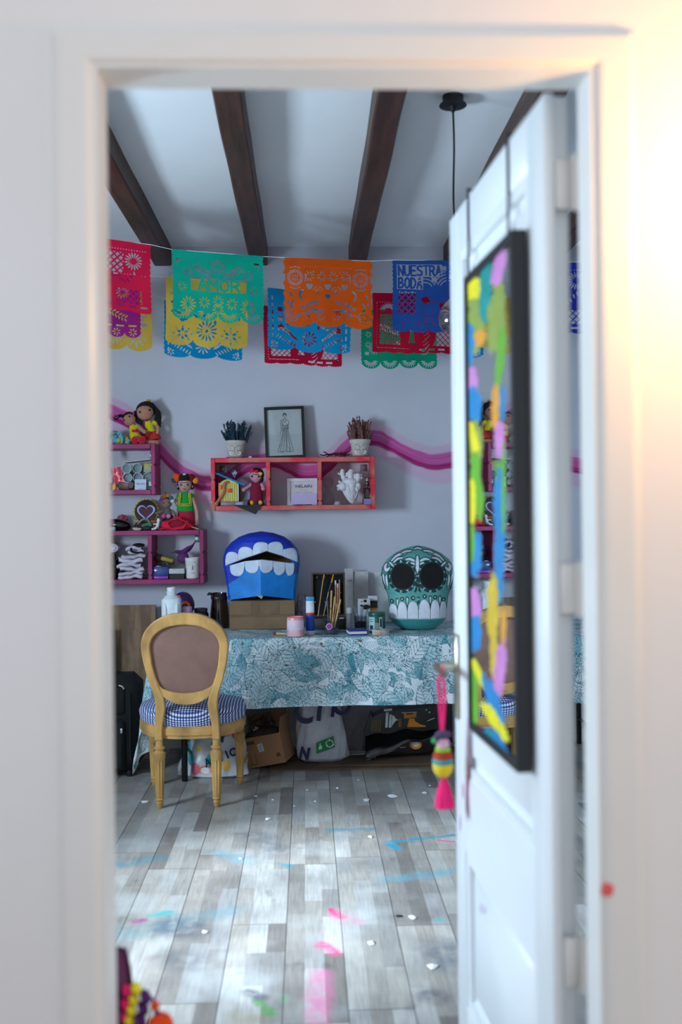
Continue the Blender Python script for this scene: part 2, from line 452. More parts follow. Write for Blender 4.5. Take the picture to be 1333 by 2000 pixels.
# --- floor: laminate boards printed with three strips each
structure(sbox('floor', XL-.1, XR+.1, YR-.02, YW+.05, -.06, -.004, M('subfloor', (60, 55, 52), .9)))
floor_o = bpy.data.objects['floor']
structure(sbox('hall_floor', -3, 3, -2.5, YR-.02, -.06, -.001, M('hall_floor_tile', (150, 140, 130), .6)))
bpy.data.objects['hall_floor'].name = 'floor_hall'
fm = MV('laminate_print', .34, .12, 6, .10, 60, .5)
def floor_nodes(m):
    nt = m.node_tree; N = nt.nodes.new; L = nt.links.new
    geo = N('ShaderNodeNewGeometry')
    def noise(scale, sc, detail=4):
        mp = N('ShaderNodeMapping'); mp.inputs['Scale'].default_value = sc; L(geo.outputs['Position'], mp.inputs[0])
        n = N('ShaderNodeTexNoise'); n.inputs['Scale'].default_value = scale; n.inputs['Detail'].default_value = detail; L(mp.outputs[0], n.inputs['Vector']); return n.outputs[0]
    def mr(v, a, b, c, d):
        n = N('ShaderNodeMapRange'); L(v, n.inputs[0])
        for i, q in enumerate((a, b, c, d)): n.inputs[i+1].default_value = q
        return n.outputs[0]
    mixn = [n for n in nt.nodes if n.type == 'MIX'][0]
    col = mixn.outputs[2]
    g = noise(14, (9, .55, 1), 6)
    mx = N('ShaderNodeMix'); mx.data_type = 'RGBA'; mx.blend_type = 'MULTIPLY'; mx.inputs[0].default_value = 1
    L(col, mx.inputs[6]); L(mr(g, .32, .68, .80, 1.08), mx.inputs[7]); col = mx.outputs[2]
    # pale scuffed bloom and dark smudges of dried paint
    n2 = noise(2.2, (1, 1, 1), 6)
    mx = N('ShaderNodeMix'); mx.data_type = 'RGBA'; L(mr(n2, .56, .72, 0, .38), mx.inputs[0]); L(col, mx.inputs[6]); mx.inputs[7].default_value = lin((214, 222, 226)); col = mx.outputs[2]
    n3 = noise(7, (1.2, .7, 1), 7)
    mx = N('ShaderNodeMix'); mx.data_type = 'RGBA'; L(mr(n3, .64, .74, 0, .5), mx.inputs[0]); L(col, mx.inputs[6]); mx.inputs[7].default_value = lin((72, 74, 82)); col = mx.outputs[2]
    wob = noise(18, (1, 1, 1), 5)
    wv = N('ShaderNodeTexNoise'); wv.inputs['Scale'].default_value = 9; L(geo.outputs['Position'], wv.inputs['Vector'])
    vs = N('ShaderNodeVectorMath'); vs.operation = 'MULTIPLY_ADD'; L(wv.outputs['Color'], vs.inputs[0]); vs.inputs[1].default_value = (.06, .06, 0); L(geo.outputs['Position'], vs.inputs[2])
    off = N('ShaderNodeVectorMath'); off.operation = 'SUBTRACT'; L(vs.outputs[0], off.inputs[0]); off.inputs[1].default_value = (.03, .03, 0)
    S = [((760, 1645), (888, 1630), .022, (20, 150, 180), .95), ((765, 1650), (778, 1657), .03, (20, 150, 180), .9), ((640, 1622), (725, 1619), .03, (40, 140, 165), .6),
         ((548, 1686), (570, 1692), .02, (40, 150, 175), .7), ((420, 1664), (480, 1680), .05, (90, 160, 180), .45), ((225, 1690), (310, 1676), .06, (50, 140, 160), .5),
         ((760, 1718), (888, 1700), .05, (90, 175, 195), .5), ((300, 1786), (330, 1784), .028, (20, 175, 175), .85), ((262, 1800), (282, 1797), .022, (165, 60, 140), .8),
         ((225, 1828), (460, 1778), .07, (90, 150, 165), .42), ((650, 1775), (668, 1790), .022, (232, 40, 120), .9), ((660, 1785), (690, 1800), .05, (225, 130, 170), .45),
         ((626, 1845), (655, 1860), .028, (226, 60, 135), .85), ((628, 1900), (622, 2000), .045, (222, 110, 165), .6), ((508, 1955), (530, 1980), .022, (70, 150, 70), .85),
         ((546, 1952), (552, 1951), .02, (60, 170, 110), .7), ((860, 1798), (864, 1799), .018, (0, 175, 180), .9), ((338, 1810), (375, 1815), .10, (70, 80, 100), .6),
         ((350, 1870), (365, 1875), .10, (80, 86, 98), .5), ((485, 1935), (512, 1945), .03, (60, 66, 80), .7), ((840, 1945), (862, 1950), .05, (80, 84, 95), .6), ((870, 1860), (890, 1870), .13, (80, 95, 110), .6),
         ((860, 1641), (888, 1644), .012, (222, 60, 150), .8), ((470, 1990), (490, 1990), .06, (140, 128, 90), .5), ((500, 1630), (540, 1660), .10, (96, 100, 112), .5)]
    for a, b, w, c, amp in S:
        A = onz(*a, 0); B = onz(*b, 0); ba = B-A; ba.z = 0; l2 = max(ba.length_squared, 1e-6)
        s1 = N('ShaderNodeVectorMath'); s1.operation = 'SUBTRACT'; L(off.outputs[0], s1.inputs[0]); s1.inputs[1].default_value = (A.x, A.y, 0)
        dt = N('ShaderNodeVectorMath'); dt.operation = 'DOT_PRODUCT'; L(s1.outputs[0], dt.inputs[0]); dt.inputs[1].default_value = tuple(ba/l2)
        cl = N('ShaderNodeClamp'); L(dt.outputs['Value'], cl.inputs[0])
        sc = N('ShaderNodeVectorMath'); sc.operation = 'SCALE'; sc.inputs[0].default_value = tuple(ba); L(cl.outputs[0], sc.inputs['Scale'])
        ds = N('ShaderNodeVectorMath'); ds.operation = 'DISTANCE'; L(s1.outputs[0], ds.inputs[0]); L(sc.outputs[0], ds.inputs[1])
        mk = mr(ds.outputs['Value'], w*1.15, w*.35, 0, amp)
        mu = N('ShaderNodeMath'); mu.operation = 'MULTIPLY'; L(mk, mu.inputs[0]); L(mr(wob, .36, .56, .35, 1), mu.inputs[1])
        mx = N('ShaderNodeMix'); mx.data_type = 'RGBA'; L(mu.outputs[0], mx.inputs[0]); L(col, mx.inputs[6]); mx.inputs[7].default_value = lin(c); col = mx.outputs[2]
    L(col, nt.nodes['Principled BSDF'].inputs['Base Color'])
    b = nt.nodes['Principled BSDF']; L(mr(g, .3, .7, .28, .48), b.inputs['Roughness'])
floor_nodes(fm)
BW, BL = .192, 1.28
xs0 = onz(551, 2000, 0).x
i0 = math.floor((XL-xs0)/BW); i1 = math.ceil((XR-xs0)/BW)
pal = [(170, 163, 156), (160, 155, 150), (182, 178, 173), (146, 139, 134), (190, 188, 186), (168, 166, 166), (126, 119, 115), (178, 173, 166), (160, 153, 146), (196, 194, 192), (176, 171, 166), (182, 180, 178), (150, 146, 144)]
pal = [tuple(.8*c+.2*m for c, m in zip(p_, (164, 160, 156))) for p_ in pal]
def plank(xa, xb, ya, yb, rnd):
    v = []; f = []; c = []
    g = .0012; t = .004
    lanes = 3; lw = (xb-xa-2*g)/lanes
    for k in range(lanes):
        l0 = xa+g+k*lw; l1 = l0+lw; y = ya+g
        while y < yb-g-1e-4:
            L_ = rnd.uniform(.22, .62); y2 = min(yb-g, y+L_)
            if yb-g-y2 < .1: y2 = yb-g
            o = len(v); v += [(l0, y, 0), (l1, y, 0), (l1, y2, 0), (l0, y2, 0)]; f.append((o, o+1, o+2, o+3)); c.append(rnd.choice(pal)); y = y2
    o = len(v)
    x0, x1, y0, y1 = xa+g, xb-g, ya+g, yb-g
    v += [(x0, y0, 0), (x1, y0, 0), (x1, y1, 0), (x0, y1, 0), (x0-.0005, y0-.0005, -t), (x1+.0005, y0-.0005, -t), (x1+.0005, y1+.0005, -t), (x0-.0005, y1+.0005, -t)]
    for k in range(4): f.append((o+k, o+4+k, o+4+(k+1) % 4, o+(k+1) % 4)); c.append((60, 54, 50))
    me = bpy.data.meshes.new('plank'); me.from_pydata(v, [], f)
    a = me.color_attributes.new('Col', 'FLOAT_COLOR', 'CORNER'); arr = []
    for p in me.polygons:
        cc = lin(c[p.index]); arr += list(cc)*len(p.vertices)
    a.data.foreach_set('color', arr); me.update()
    return link('plank', me, fm, floor_o)
rnd = random.Random(5)
for i in range(i0, i1+1):
    xa = max(XL, xs0+i*BW); xb = min(XR, xs0+(i+1)*BW)
    if xb-xa < .02: continue
    y = YR-.02; first = True
    while y < YW-.01:
        y2 = min(YW, y+(BL*rnd.uniform(.25, 1) if first else BL)); first = False
        plank(xa, xb, y, y2, rnd); y = y2
sbox('baseboard_back', XL, XR, YW-.014, YW, 0, .075, trimm)
sbox('baseboard_right', XR-.014, XR, YR, YW-.014, 0, .075, trimm)
# ================================================================== door leaf, mirror, handle
def proj(P):
    P = np.asarray(P, float)-np.array(CAM); Q = P @ np.array(CR)
    return 666.5+FPX*Q[..., 0]/-Q[..., 2], 1000-FPX*Q[..., 1]/-Q[..., 2]
H0 = on(1071, 1000, 1.80); F0 = on(885, 1000, 2.60)
DW = math.hypot(F0.x-H0.x, F0.y-H0.y); DA = math.atan2(F0.y-H0.y, F0.x-H0.x)
DZ = OZ+.022
DR = Matrix.Rotation(DA, 3, 'Z'); DI = DR.transposed(); DO = Vector((H0.x, H0.y, 0))
doorp = M('door_white_paint', (232, 235, 238), .38, var=.015, vs=5, bump=.03, bs=14)
def dl(px, py, off=0):       # pixel -> door-leaf local coordinates on the plane at that offset from the leaf face
    n = DR @ Vector((0, 1, 0))
    return DI @ (onplane(px, py, DO+n*off, n)-DO)
door = bpy.data.objects.new('door_1', None); COL.objects.link(door); door.location = DO; door.rotation_euler = (0, 0, DA); structure(door)
T = .05
sw = .105; zA = dl(930, 1535).z; zB = dl(930, 1690).z
part(door, 'stile', doorp, ('b', (sw/2+.006, -T/2, DZ/2), (sw-.012, T, DZ-.02), .002), ('b', (.004, -.009, DZ/2), (.016, .018, DZ-.02), .002))
part(door, 'stile', doorp, ('b', (DW-sw/2, -T/2, DZ/2), (sw, T, DZ-.02), .002))
iw = DW-2*sw
for z0, z1 in ((DZ-.12, DZ-.01), (zB, zA), (.012, .2)):
    part(door, 'rail', doorp, ('b', (sw+iw/2, -T/2, (z0+z1)/2), (iw, T, z1-z0), .001))
for z0, z1 in ((zA, DZ-.12), (.2, zB)):
    part(door, 'panel', doorp, ('b', (sw+iw/2, -T/2, (z0+z1)/2), (iw, .018, z1-z0), 0),
         ('b', (sw+iw/2, -T/2, (z0+z1)/2), (iw-.09, .034, z1-z0-.09), .012))
    r = .013
    c = [(sw, z0), (sw+iw, z0), (sw+iw, z1), (sw, z1)]
    part(door, 'panel_moulding', doorp, ('r', c, [(sw+2*r, z0+2*r), (sw+iw-2*r, z0+2*r), (sw+iw-2*r, z1-2*r), (sw+2*r, z1-2*r)], -.022, -.003), smooth=0)
# hinges: leaf plate on the edge and knuckle bridging the slit
for py in (360, 1150, 1880):
    z = on(1125, py, 1.80).z
    part(door, 'hinge', trimm, ('l', [(.008, -.05), (.008, .05)], (-.012, -.055, z), 12), ('b', (-.001, -.035, z), (.004, .03, .09), .001), ('b', (-.018, -.062, z), (.016, .012, .09), .002))
# lever handle
brass = M('brushed_steel_warm', (196, 190, 172), .3, 1, var=.05)
pt = dl(891, 1236); pb = dl(893, 1400); lx = DW-.045
hz = dl(885, 1293).z
part(door, 'handle_plate', brass, ('b', (lx, .005, (pt.z+pb.z)/2), (.036, .01, pt.z-pb.z), .004))
part(door, 'lever', brass, ('t', [(lx, .01, hz), (lx, .05, hz), (lx-.008, .058, hz), (lx-.03, .06, hz), (lx-.11, .058, hz-.004)], [.011, .011, .011, .010, .008], 12))
# paint smears on the door
smear = M('magenta_smear', (214, 160, 190), .5, var=.2)
for (px, py, w, h, c) in ((915, 1490, .012, .10, 0), (912, 1560, .007, .05, 1), (900, 1608, .006, .02, 1), (941, 1775, .006, .012, 1), (885+20, 1545, .01, .02, 0)):
    p = dl(px, py); n = 14
    poly = [(w*math.cos(2*PI*i/n)*(1+.3*math.sin(i*3.1)), h*math.sin(2*PI*i/n)*(1+.2*math.cos(i*2.3))) for i in range(n)]
    part(door, 'paint_smear', smear if c == 0 else M('violet_smear', (190, 120, 180), .5), ('p', [(p.x+a, p.z+b) for a, b in poly], .0003, .0008), smooth=0)
sm = MB().prism([(.011*math.cos(i*.52)*(1+.2*math.sin(i*2)), .012*math.sin(i*.52)) for i in range(12)], 0, .0008, None, tuple(on(1187, 1738, YCAS-.0035)))
o = mesh_obj('paint_spot', sm, M('coral_paint', (224, 96, 92), .5), bpy.data.objects['trim_2'])

# mirror painted with strokes, hung by two straps over the leaf
FD = .034
A = dl(905, 540, FD); B = dl(917, 1420, FD); C_ = dl(998, 455, FD); D_ = dl(1013, 1515, FD)
mx0 = (C_.x+D_.x)/2; mx1 = (A.x+B.x)/2; mz0 = (B.z+D_.z)/2; mz1 = (A.z+C_.z)/2
mw, mh = mx1-mx0, mz1-mz0
mirror = thing('wall_mirror', 'tall black framed mirror daubed with bright paint strokes, hung on the white door', 'mirror', DO+DR @ Vector((mx0+mw/2, 0, mz0)), rz=math.degrees(DA))
blk = M('black_frame', (22, 24, 28), .45, var=.1)
fw = .019
def rect(w, z0, z1): return [(-w/2, z0), (w/2, z0), (w/2, z1), (-w/2, z1)]
part(mirror, 'frame', blk, ('r', rect(mw, 0, mh), rect(mw-2*fw, fw, mh-fw), .004, FD), smooth=0)
part(mirror, 'backing', blk, ('b', (0, .007, mh/2), (mw-.01, .006, mh-.01), 0), smooth=0)
for px in (917, 996):
    xx = dl(px, 420, 0).x-(mx0+mw/2)
    part(mirror, 'strap', M('dark_strap', (52, 46, 56), .6), ('b', (xx, .003, (mh+DZ-mz0)/2-.01), (.009, .003, DZ-mz0-mh+.03), 0), ('b', (xx, -T/2, DZ-mz0+.001), (.009, T+.006, .003), 0))
ny, nx = 420, 90
U, V = np.meshgrid(np.linspace(-mw/2+fw, mw/2-fw, nx), np.linspace(fw, mh-fw, ny))
PP = np.stack([U, np.full_like(U, .029), V], -1)
Wd = (PP @ np.array(DR).T)+np.array(DO+DR @ Vector((mx0+mw/2, 0, mz0)))
X, Y = proj(Wd)
def fnoise(X, Y, s, seed=0):
    r = np.random.default_rng(seed); out = np.zeros_like(X)
    for k in range(8):
        a, b, p = r.normal(0, 1/s), r.normal(0, 1/s), r.uniform(0, 6.3); out += np.sin(a*X+b*Y+p)
    return out/4
col = np.zeros(X.shape+(4,)); col[..., :3] = .5
def blob(px, py, rx, ry, c, ang=0, hard=1.0, a=1.0, seed=0):
    t = math.radians(ang); dx, dy = X-px, Y-py
    u = (dx*math.cos(t)+dy*math.sin(t))/rx; v = (-dx*math.sin(t)+dy*math.cos(t))/ry
    d = (np.abs(u)**2.6+np.abs(v)**2.6)**(1/2.6)+.16*fnoise(X, Y, 5, seed+int(px*7+py))
    m = np.clip((1-d)*8*hard, 0, 1)*a
    col[..., :3] = col[..., :3]*(1-m[..., None])+np.array(c)/255.*m[..., None]
    col[..., 3] = np.maximum(col[..., 3], m)
OL, YE, BL_, PK, GR, TE, OR = (140, 156, 66), (232, 216, 20), (24, 128, 190), (206, 130, 196), (100, 170, 34), (0, 140, 136), (222, 154, 44)
blob(930, 620, 18, 70, OL); blob(975, 620, 14, 80, OL); blob(926, 562, 15, 24, YE); blob(950, 560, 12, 75, TE); blob(975, 520, 12, 45, PK, 12)
blob(948, 600, 13, 30, TE); blob(938, 660, 12, 20, OR, 15); blob(917, 672, 10, 46, BL_); blob(978, 700, 9, 65, GR, 6); blob(962, 640, 10, 60, OL)
blob(922, 752, 12, 38, PK); blob(928, 790, 16, 35, BL_); blob(968, 800, 9, 45, OR); blob(982, 790, 6, 40, BL_); blob(977, 860, 11, 40, PK)
blob(930, 870, 14, 48, OL); blob(926, 860, 9, 40, YE, -12, .6); blob(930, 930, 11, 50, GR); blob(975, 935, 8, 40, GR); blob(923, 985, 8, 50, YE)
blob(977, 1010, 13, 100, BL_); blob(938, 975, 8, 40, GR); blob(984, 950, 4, 90, GR); blob(928, 1080, 15, 48, BL_); blob(922, 1060, 6, 40, GR); blob(928, 1180, 13, 38, PK, -10); blob(975, 1120, 10, 60, BL_)
blob(963, 1190, 12, 75, (214, 180, 40), 0, .7); blob(966, 1280, 9, 55, (214, 180, 40), 0, .7); blob(984, 1230, 6, 50, OR); blob(928, 1240, 14, 40, BL_); blob(977, 1310, 12, 60, PK, 6)
blob(926, 1360, 9, 75, GR); blob(933, 1310, 7, 30, YE, -20); blob(965, 1370, 12, 55, BL_, -20); blob(968, 1410, 11, 50, YE, -32); blob(962, 1450, 22, 32, BL_, -35); blob(980, 1470, 14, 30, BL_, -30); blob(955, 1440, 8, 12, TE)
blob(912, 800, 5, 200, OL); blob(914, 1000, 4, 260, OL, 0, .6)
paint_grid('mirror_glass', PP, col, MV('painted_mirror', .55, .10, 30, .15, 60, .4, mirror=True), mirror)

# charm with ribbons and a tassel hanging from the door lever
ch = on(862, 1283, 2.5); lw_ = DO+DR @ Vector((lx-.075, .06, hz-.001))
pk = M('neon_pink_thread', (255, 20, 120), .8, var=.1, bump=.3, bs=400)
charm = pthing('tassel_charm', 'pink ribbon charm with a striped felt figure and tassel hanging from the door lever', 'charm', 862, 1283, lw_.y)
charm.location = lw_; k = 1
part(charm, 'ribbon', pk, ('t', [(0, 2.5, 3), (-6, 4, -20), (-3, 3, -70), (0, 0, -118)], [2, 3, 3, 3.5], 8), ('t', [(0, -2.5, 3), (5, -4, -25), (4, -3, -75), (1, 0, -118)], [2, 3, 3, 3.5], 8), ('t', [(3*math.cos(a), 9*math.sin(a), -1+10*math.cos(a)) for a in np.linspace(0, 2*PI, 14)[:-1]], 2.5, 6, True))
part(charm, 'hair', M('dark_purple_felt', (84, 66, 96), .9, bump=.4), ('e', (2, 0, -124), (16, 13, 9)), ('e', (-12, -4, -130), (6, 6, 8)), label='dark felt hair')
part(charm, 'flower', M('green_felt', (60, 170, 110), .9), ('e', (-16, -5, -134), (6, 5, 6)))
part(charm, 'face', M('pale_pink_felt', (226, 170, 190), .9), ('e', (1, -2, -142), (13, 12, 14)))
part(charm, 'collar', M('lime_felt', (130, 205, 60), .9), ('l', [(11, -158), (15, -155), (15, -150), (10, -147)], (1, 0, 0), 16))
part(charm, 'red_band', M('rust_felt', (176, 60, 24), .9), ('l', [(18, -172), (20, -164), (15, -155)], (1, 0, 0), 18))
part(charm, 'teal_band', M('teal_felt', (70, 150, 150), .9), ('l', [(21, -180), (21.5, -174), (19, -170)], (1, 0, 0), 18))
part(charm, 'belly', M('yellow_felt', (244, 208, 30), .9, bump=.3, bs=300), ('l', [(2, -208), (10, -206), (17, -198), (21, -186), (21, -178)], (1, 0, 0), 18))
part(charm, 'tassel', pk, ('l', [(20, -266), (18, -250), (12, -226), (6, -212), (4, -205)], (3, 0, 0), 26, None, .12, 13))
# ================================================================== cut-paper banners on three strings
PW = 46.0
GLYPH = {'A': [[(0, 1), (.5, 0), (1, 1)], [(.2, .65), (.8, .65)]], 'M': [[(0, 1), (0, 0), (.5, .6), (1, 0), (1, 1)]], 'O': [[(.5, 0), (.9, .15), (1, .5), (.9, .85), (.5, 1), (.1, .85), (0, .5), (.1, .15), (.5, 0)]],
         'R': [[(0, 1), (0, 0), (.8, .05), (.9, .28), (.7, .5), (0, .52)], [(.45, .52), (1, 1)]], 'N': [[(0, 1), (0, 0), (1, 1), (1, 0)]], 'U': [[(0, 0), (0, .8), (.3, 1), (.7, 1), (1, .8), (1, 0)]],
         'E': [[(1, 0), (0, 0), (0, 1), (1, 1)], [(0, .5), (.8, .5)]], 'S': [[(1, .1), (.6, 0), (.1, .1), (.05, .35), (.9, .6), (.95, .9), (.5, 1), (0, .9)]], 'T': [[(0, 0), (1, 0)], [(.5, 0), (.5, 1)]],
         'B': [[(0, 0), (0, 1), (.8, .95), (1, .75), (.8, .52), (0, .48), (.7, .45), (.85, .22), (.7, .03), (0, 0)]], 'D': [[(0, 0), (0, 1), (.6, .95), (1, .6), (1, .4), (.6, .05), (0, 0)]], 'Y': [[(0, 0), (.5, .5), (1, 0)], [(.5, .5), (.5, 1)]]}
class Cut:
    def __init__(s, H, nx=216):
        s.H = H; s.nx = nx; s.ny = int(nx*H/PW)
        s.X, s.Y = np.meshgrid((np.arange(nx)+.5)/nx*PW, (np.arange(s.ny)+.5)/s.ny*H)
        s.k = np.ones_like(s.X, bool)
    def cut(s, m): s.k &= ~m; return s
    def flower(s, x, y, r0, r1, n, fill=.55, ph=0):
        dx, dy = s.X-x, s.Y-y; r = np.hypot(dx, dy); a = (np.arctan2(dy, dx)+ph) % (2*PI/n)-PI/n
        t = (r-r0)/(r1-r0); w = fill*PI/n*np.sin(np.clip(t, 0, 1)*PI)**.6
        return s.cut((t > 0) & (t < 1) & (np.abs(a) < w))
    def dot(s, x, y, r): return s.cut(np.hypot(s.X-x, s.Y-y) < r)
    def disc(s, x, y, r): s.k |= np.hypot(s.X-x, s.Y-y) < r; return s
    def petal(s, x, y, L, w, ang):
        t = math.radians(ang); dx, dy = s.X-x, s.Y-y; u = (dx*math.cos(t)+dy*math.sin(t))/L; v = -dx*math.sin(t)+dy*math.cos(t)
        return s.cut((u > 0) & (u < 1) & (np.abs(v) < w*np.sin(np.clip(u, 0, 1)*PI)))
    def lattice(s, x0, y0, x1, y1, p=3.2, bar=.62):
        m = (s.X > x0) & (s.X < x1) & (s.Y > y0) & (s.Y < y1)
        a = (s.X+s.Y) % p; b = (s.X-s.Y) % p
        return s.cut(m & (np.abs(a-p/2) < p/2-bar/2) & (np.abs(b-p/2) < p/2-bar/2))
    def rect(s, x0, y0, x1, y1): return s.cut((s.X > x0) & (s.X < x1) & (s.Y > y0) & (s.Y < y1))
    def heart(s, x, y, r):
        u = (s.X-x)/r; v = -(s.Y-y)/r; return s.cut((u*u+v*v-.6)**3-u*u*v**3*1.6 < 0)
    def arc(s, x, y, r, w, a0, a1):
        dx, dy = s.X-x, s.Y-y; a = np.degrees(np.arctan2(dy, dx)) % 360; r_ = np.hypot(dx, dy)
        m = ((a >= a0) & (a <= a1)) if a0 <= a1 else ((a >= a0) | (a <= a1))
        return s.cut(m & (np.abs(r_-r) < w/2))
    def spray(s, pts, L=2.6, w=.42, side=50):
        pts = np.array(pts)
        for i in range(len(pts)-1):
            d = pts[i+1]-pts[i]; a = math.degrees(math.atan2(d[1], d[0]))
            s.petal(pts[i, 0], pts[i, 1], L, w, a+side); s.petal(pts[i, 0], pts[i, 1], L, w, a-side)
        return s
    def text(s, t, x, y, w, h, lw=1.0, gap=.35, pad=.6):
        """letters stay as paper, the band behind them is cut away"""
        cw = w/len(t); band = (s.X > x-pad) & (s.X < x+w+pad*.2) & (s.Y > y-pad) & (s.Y < y+h+pad)
        d = np.full_like(s.X, 9.)
        for i, ch in enumerate(t):
            x0 = x+i*cw+gap; ww = cw-2*gap-.3
            for pl in GLYPH.get(ch, []):
                for (a, b) in zip(pl[:-1], pl[1:]):
                    ax, ay, bx, by = x0+a[0]*ww, y+a[1]*h, x0+b[0]*ww, y+b[1]*h
                    px, py = s.X-ax, s.Y-ay; vx, vy = bx-ax, by-ay; q = np.clip((px*vx+py*vy)/(vx*vx+vy*vy+1e-9), 0, 1)
                    d = np.minimum(d, np.hypot(px-q*vx, py-q*vy))
        return s.cut(band & (d > lw/2))
    def edge(s, p=2.4, amp=.55, lobes=4, depth=3.2, fine=.35):
        e = amp*np.abs(np.cos(s.Y*PI/p)); s.cut((s.X < e) | (s.X > PW-e))
        u = (s.X/PW*lobes) % 1
        yb = s.H-depth*(1-np.sqrt(np.clip(1-(2*u-1)**2, 0, 1)))-fine*np.abs(np.cos(s.X*PI/1.3))
        return s.cut(s.Y > yb)
    def dots(s, y, n=26, r=.28, x0=3, x1=43):
        for x in np.linspace(x0, x1, n): s.dot(x, y, r)
        return s
def fans(c, lobes=4, r=4.2):
    for i in range(lobes):
        x = PW*(i+.5)/lobes
        for a in np.linspace(12, 168, 9): c.petal(x+1.5*math.cos(math.radians(a)), c.H-5.2+1.2*math.sin(math.radians(a)), r*.8, .33, a)
def d_teal(H):
    c = Cut(H).edge(2.6, .5, 4, 4.2)
    for x0 in (2.4, PW-5.0): c.rect(x0, 4, x0+2.6, 7)
    c.k |= (np.hypot(c.X-4.6, c.Y-6.5) < 1.6) | (np.hypot(c.X-PW+4.6, c.Y-6.5) < 1.6)
    c.spray([(11+1.1*i, 7+.75*i-.02*i*i) for i in range(9)], 2.4, .38); c.spray([(35-1.1*i, 7+.75*i-.02*i*i) for i in range(9)], 2.4, .38)
    c.flower(23, 7, 1.2, 3.8, 14); c.flower(8, 10.5, .8, 2.6, 8); c.flower(38, 10.5, .8, 2.6, 8)
    c.text('AMOR', 12.5, 13.4, 22, 5.4, 1.3, .6); c.rect(9.4, 12.8, 12.4, 19.4); c.rect(34.3, 12.8, 37.0, 19.4)
    c.flower(5, 18, .7, 2.2, 8); c.flower(41, 18, .7, 2.2, 8)
    for x in (8, 38): c.flower(x, 26.5, 1, 4, 12)
    for x, y in ((16, 25), (23, 28), (30, 25), (23, 24)):
        for a in range(0, 360, 40): c.petal(x+1.0*math.cos(math.radians(a)), y+1.0*math.sin(math.radians(a)), 2.2, .33, a+20)
    fans(c); return c
def d_orange(H):
    c = Cut(H).edge(5.2, .9, 3, 3.4, .5)
    c.dots(4.2, 18, .2, 11, 35)
    for x in (6.2, 39.8):
        c.flower(x, 10, 2.3, 4.4, 26, .6); [c.dot(x+a, 10+b, .24) for a in (-1.2, -.4, .4, 1.2) for b in (-1.2, -.4, .4, 1.2)]
        c.arc(x, 10, 5.4, .45, 60, 120); c.arc(x, 10, 5.4, .5, 240, 300); c.arc(x, 10, 5.4, .5, 160, 200); c.arc(x, 10, 5.4, .5, 340, 20)
    for x, y in ((13.5, 9), (20, 9), (26, 9), (32, 8.4)): c.flower(x, y, .8, 2.6, 8, .45)
    for x in (16, 20, 25, 29.5): c.petal(x, 5.8, 1.8, .3, 110)
    for x in (13.6, 23, 31.6): c.heart(x, 14.6, 1.75)
    c.heart(23, 19.6, 1.4)
    for x in (18, 27.5):
        c.arc(x, 16.6, 2.4, .4, 190, 260); c.arc(x, 16.6, 2.4, .4, 280, 350); c.arc(x, 16.8, 1.1, .4, 0, 300)
    for sx in (1, -1):
        for i in range(9): c.petal(23+sx*(4+1.3*i), 20.8+.12*i*i*.4, 2.8, .3, 90-sx*(30-7*i))
        for i in range(7): c.petal(23+sx*(3+1.1*i), 25.5, 2.4, .28, 90+sx*(20+6*i))
        c.arc(23+sx*12, 18.5, 2.4, 1.1, 280 if sx > 0 else 120, 60 if sx > 0 else 260); c.arc(23+sx*17, 24, 2, .9, 280 if sx > 0 else 120, 70 if sx > 0 else 260)
        c.petal(23+sx*19.5, 17, 3.4, .5, 70); c.petal(23+sx*20.5, 21, 3, .4, 90); c.flower(23+sx*18.5, 29, 1, 2.2, 7); c.arc(23+sx*18.5, 29, 3.1, .35, 0, 250)
        c.arc(23+sx*8, 30, 3, .4, 180, 350); c.arc(23+sx*8, 30, 4.3, .45, 190, 340); c.arc(23+sx*4, 29, 2, .4, 20, 160); c.arc(23+sx*13, 32, 3.8, .45, 200, 330)
    return c
def d_boda(H):
    c = Cut(H).edge(2.2, .45, 5, 1.4)
    c.text('NUESTRA', 3.0, 2.8, 22, 4.9, .95, .28); c.text('BODA', 3.0, 9.0, 12.4, 4.9, .95, .28)
    for r in (4, 5.4, 7, 8.4): c.arc(28, 14, r, .55, 200, 262); c.arc(28, 14, r, .5, 275, 335)
    for r in (4, 5.6, 7.2): c.arc(16.5, 15, r, .45, 230, 330)
    for x, y in ((26, 4), (30, 8), (36, 5), (40, 10), (34, 12), (21, 9.5)): c.rect(x-1.3, y-1, x+1.3, y+1.2)
    c.lattice(3.4, 15.5, 12, 27, 3.4, 1.0)
    for x, y in ((17, 19), (26, 22), (36, 20), (30, 26)):
        c.petal(x-2.4, y, 5, 1.9, 20)
    for i in range(24):
        rr = random.Random(i); c.petal(rr.uniform(13, 43), rr.uniform(18, 31), 1.8, .25, rr.uniform(0, 180))
    for x in range(5, 43, 4): c.petal(x, 30.5, 1.6, .3, 60); c.petal(x+1.4, 31, 1.4, .25, 120)
    return c
def d_red(H):
    c = Cut(H).edge(2.6, .4, 4, 1.0, .3); c.dots(4, 30)
    c.flower(37, 9.5, 1.5, 4.6, 16, .6); c.flower(10, 9.5, 1.5, 4.6, 16, .6); c.dots(16.5, 24, .22)
    c.lattice(20, 5.5, 32, 16, 3.4, 1.1); c.lattice(3, 5, 6, 15, 3, .9)
    for i in range(18): c.petal(14+1.4*i, 19+2*math.sin(i), 2.6, .45, 40+i*13)
    c.lattice(28, 24, 41, 31, 3.2, .7); c.lattice(5, 24, 16, 31, 3.2, .7)
    for x in range(4, 42, 6): c.rect(x, H-3.6, x+3.6, H-2.5)
    return c
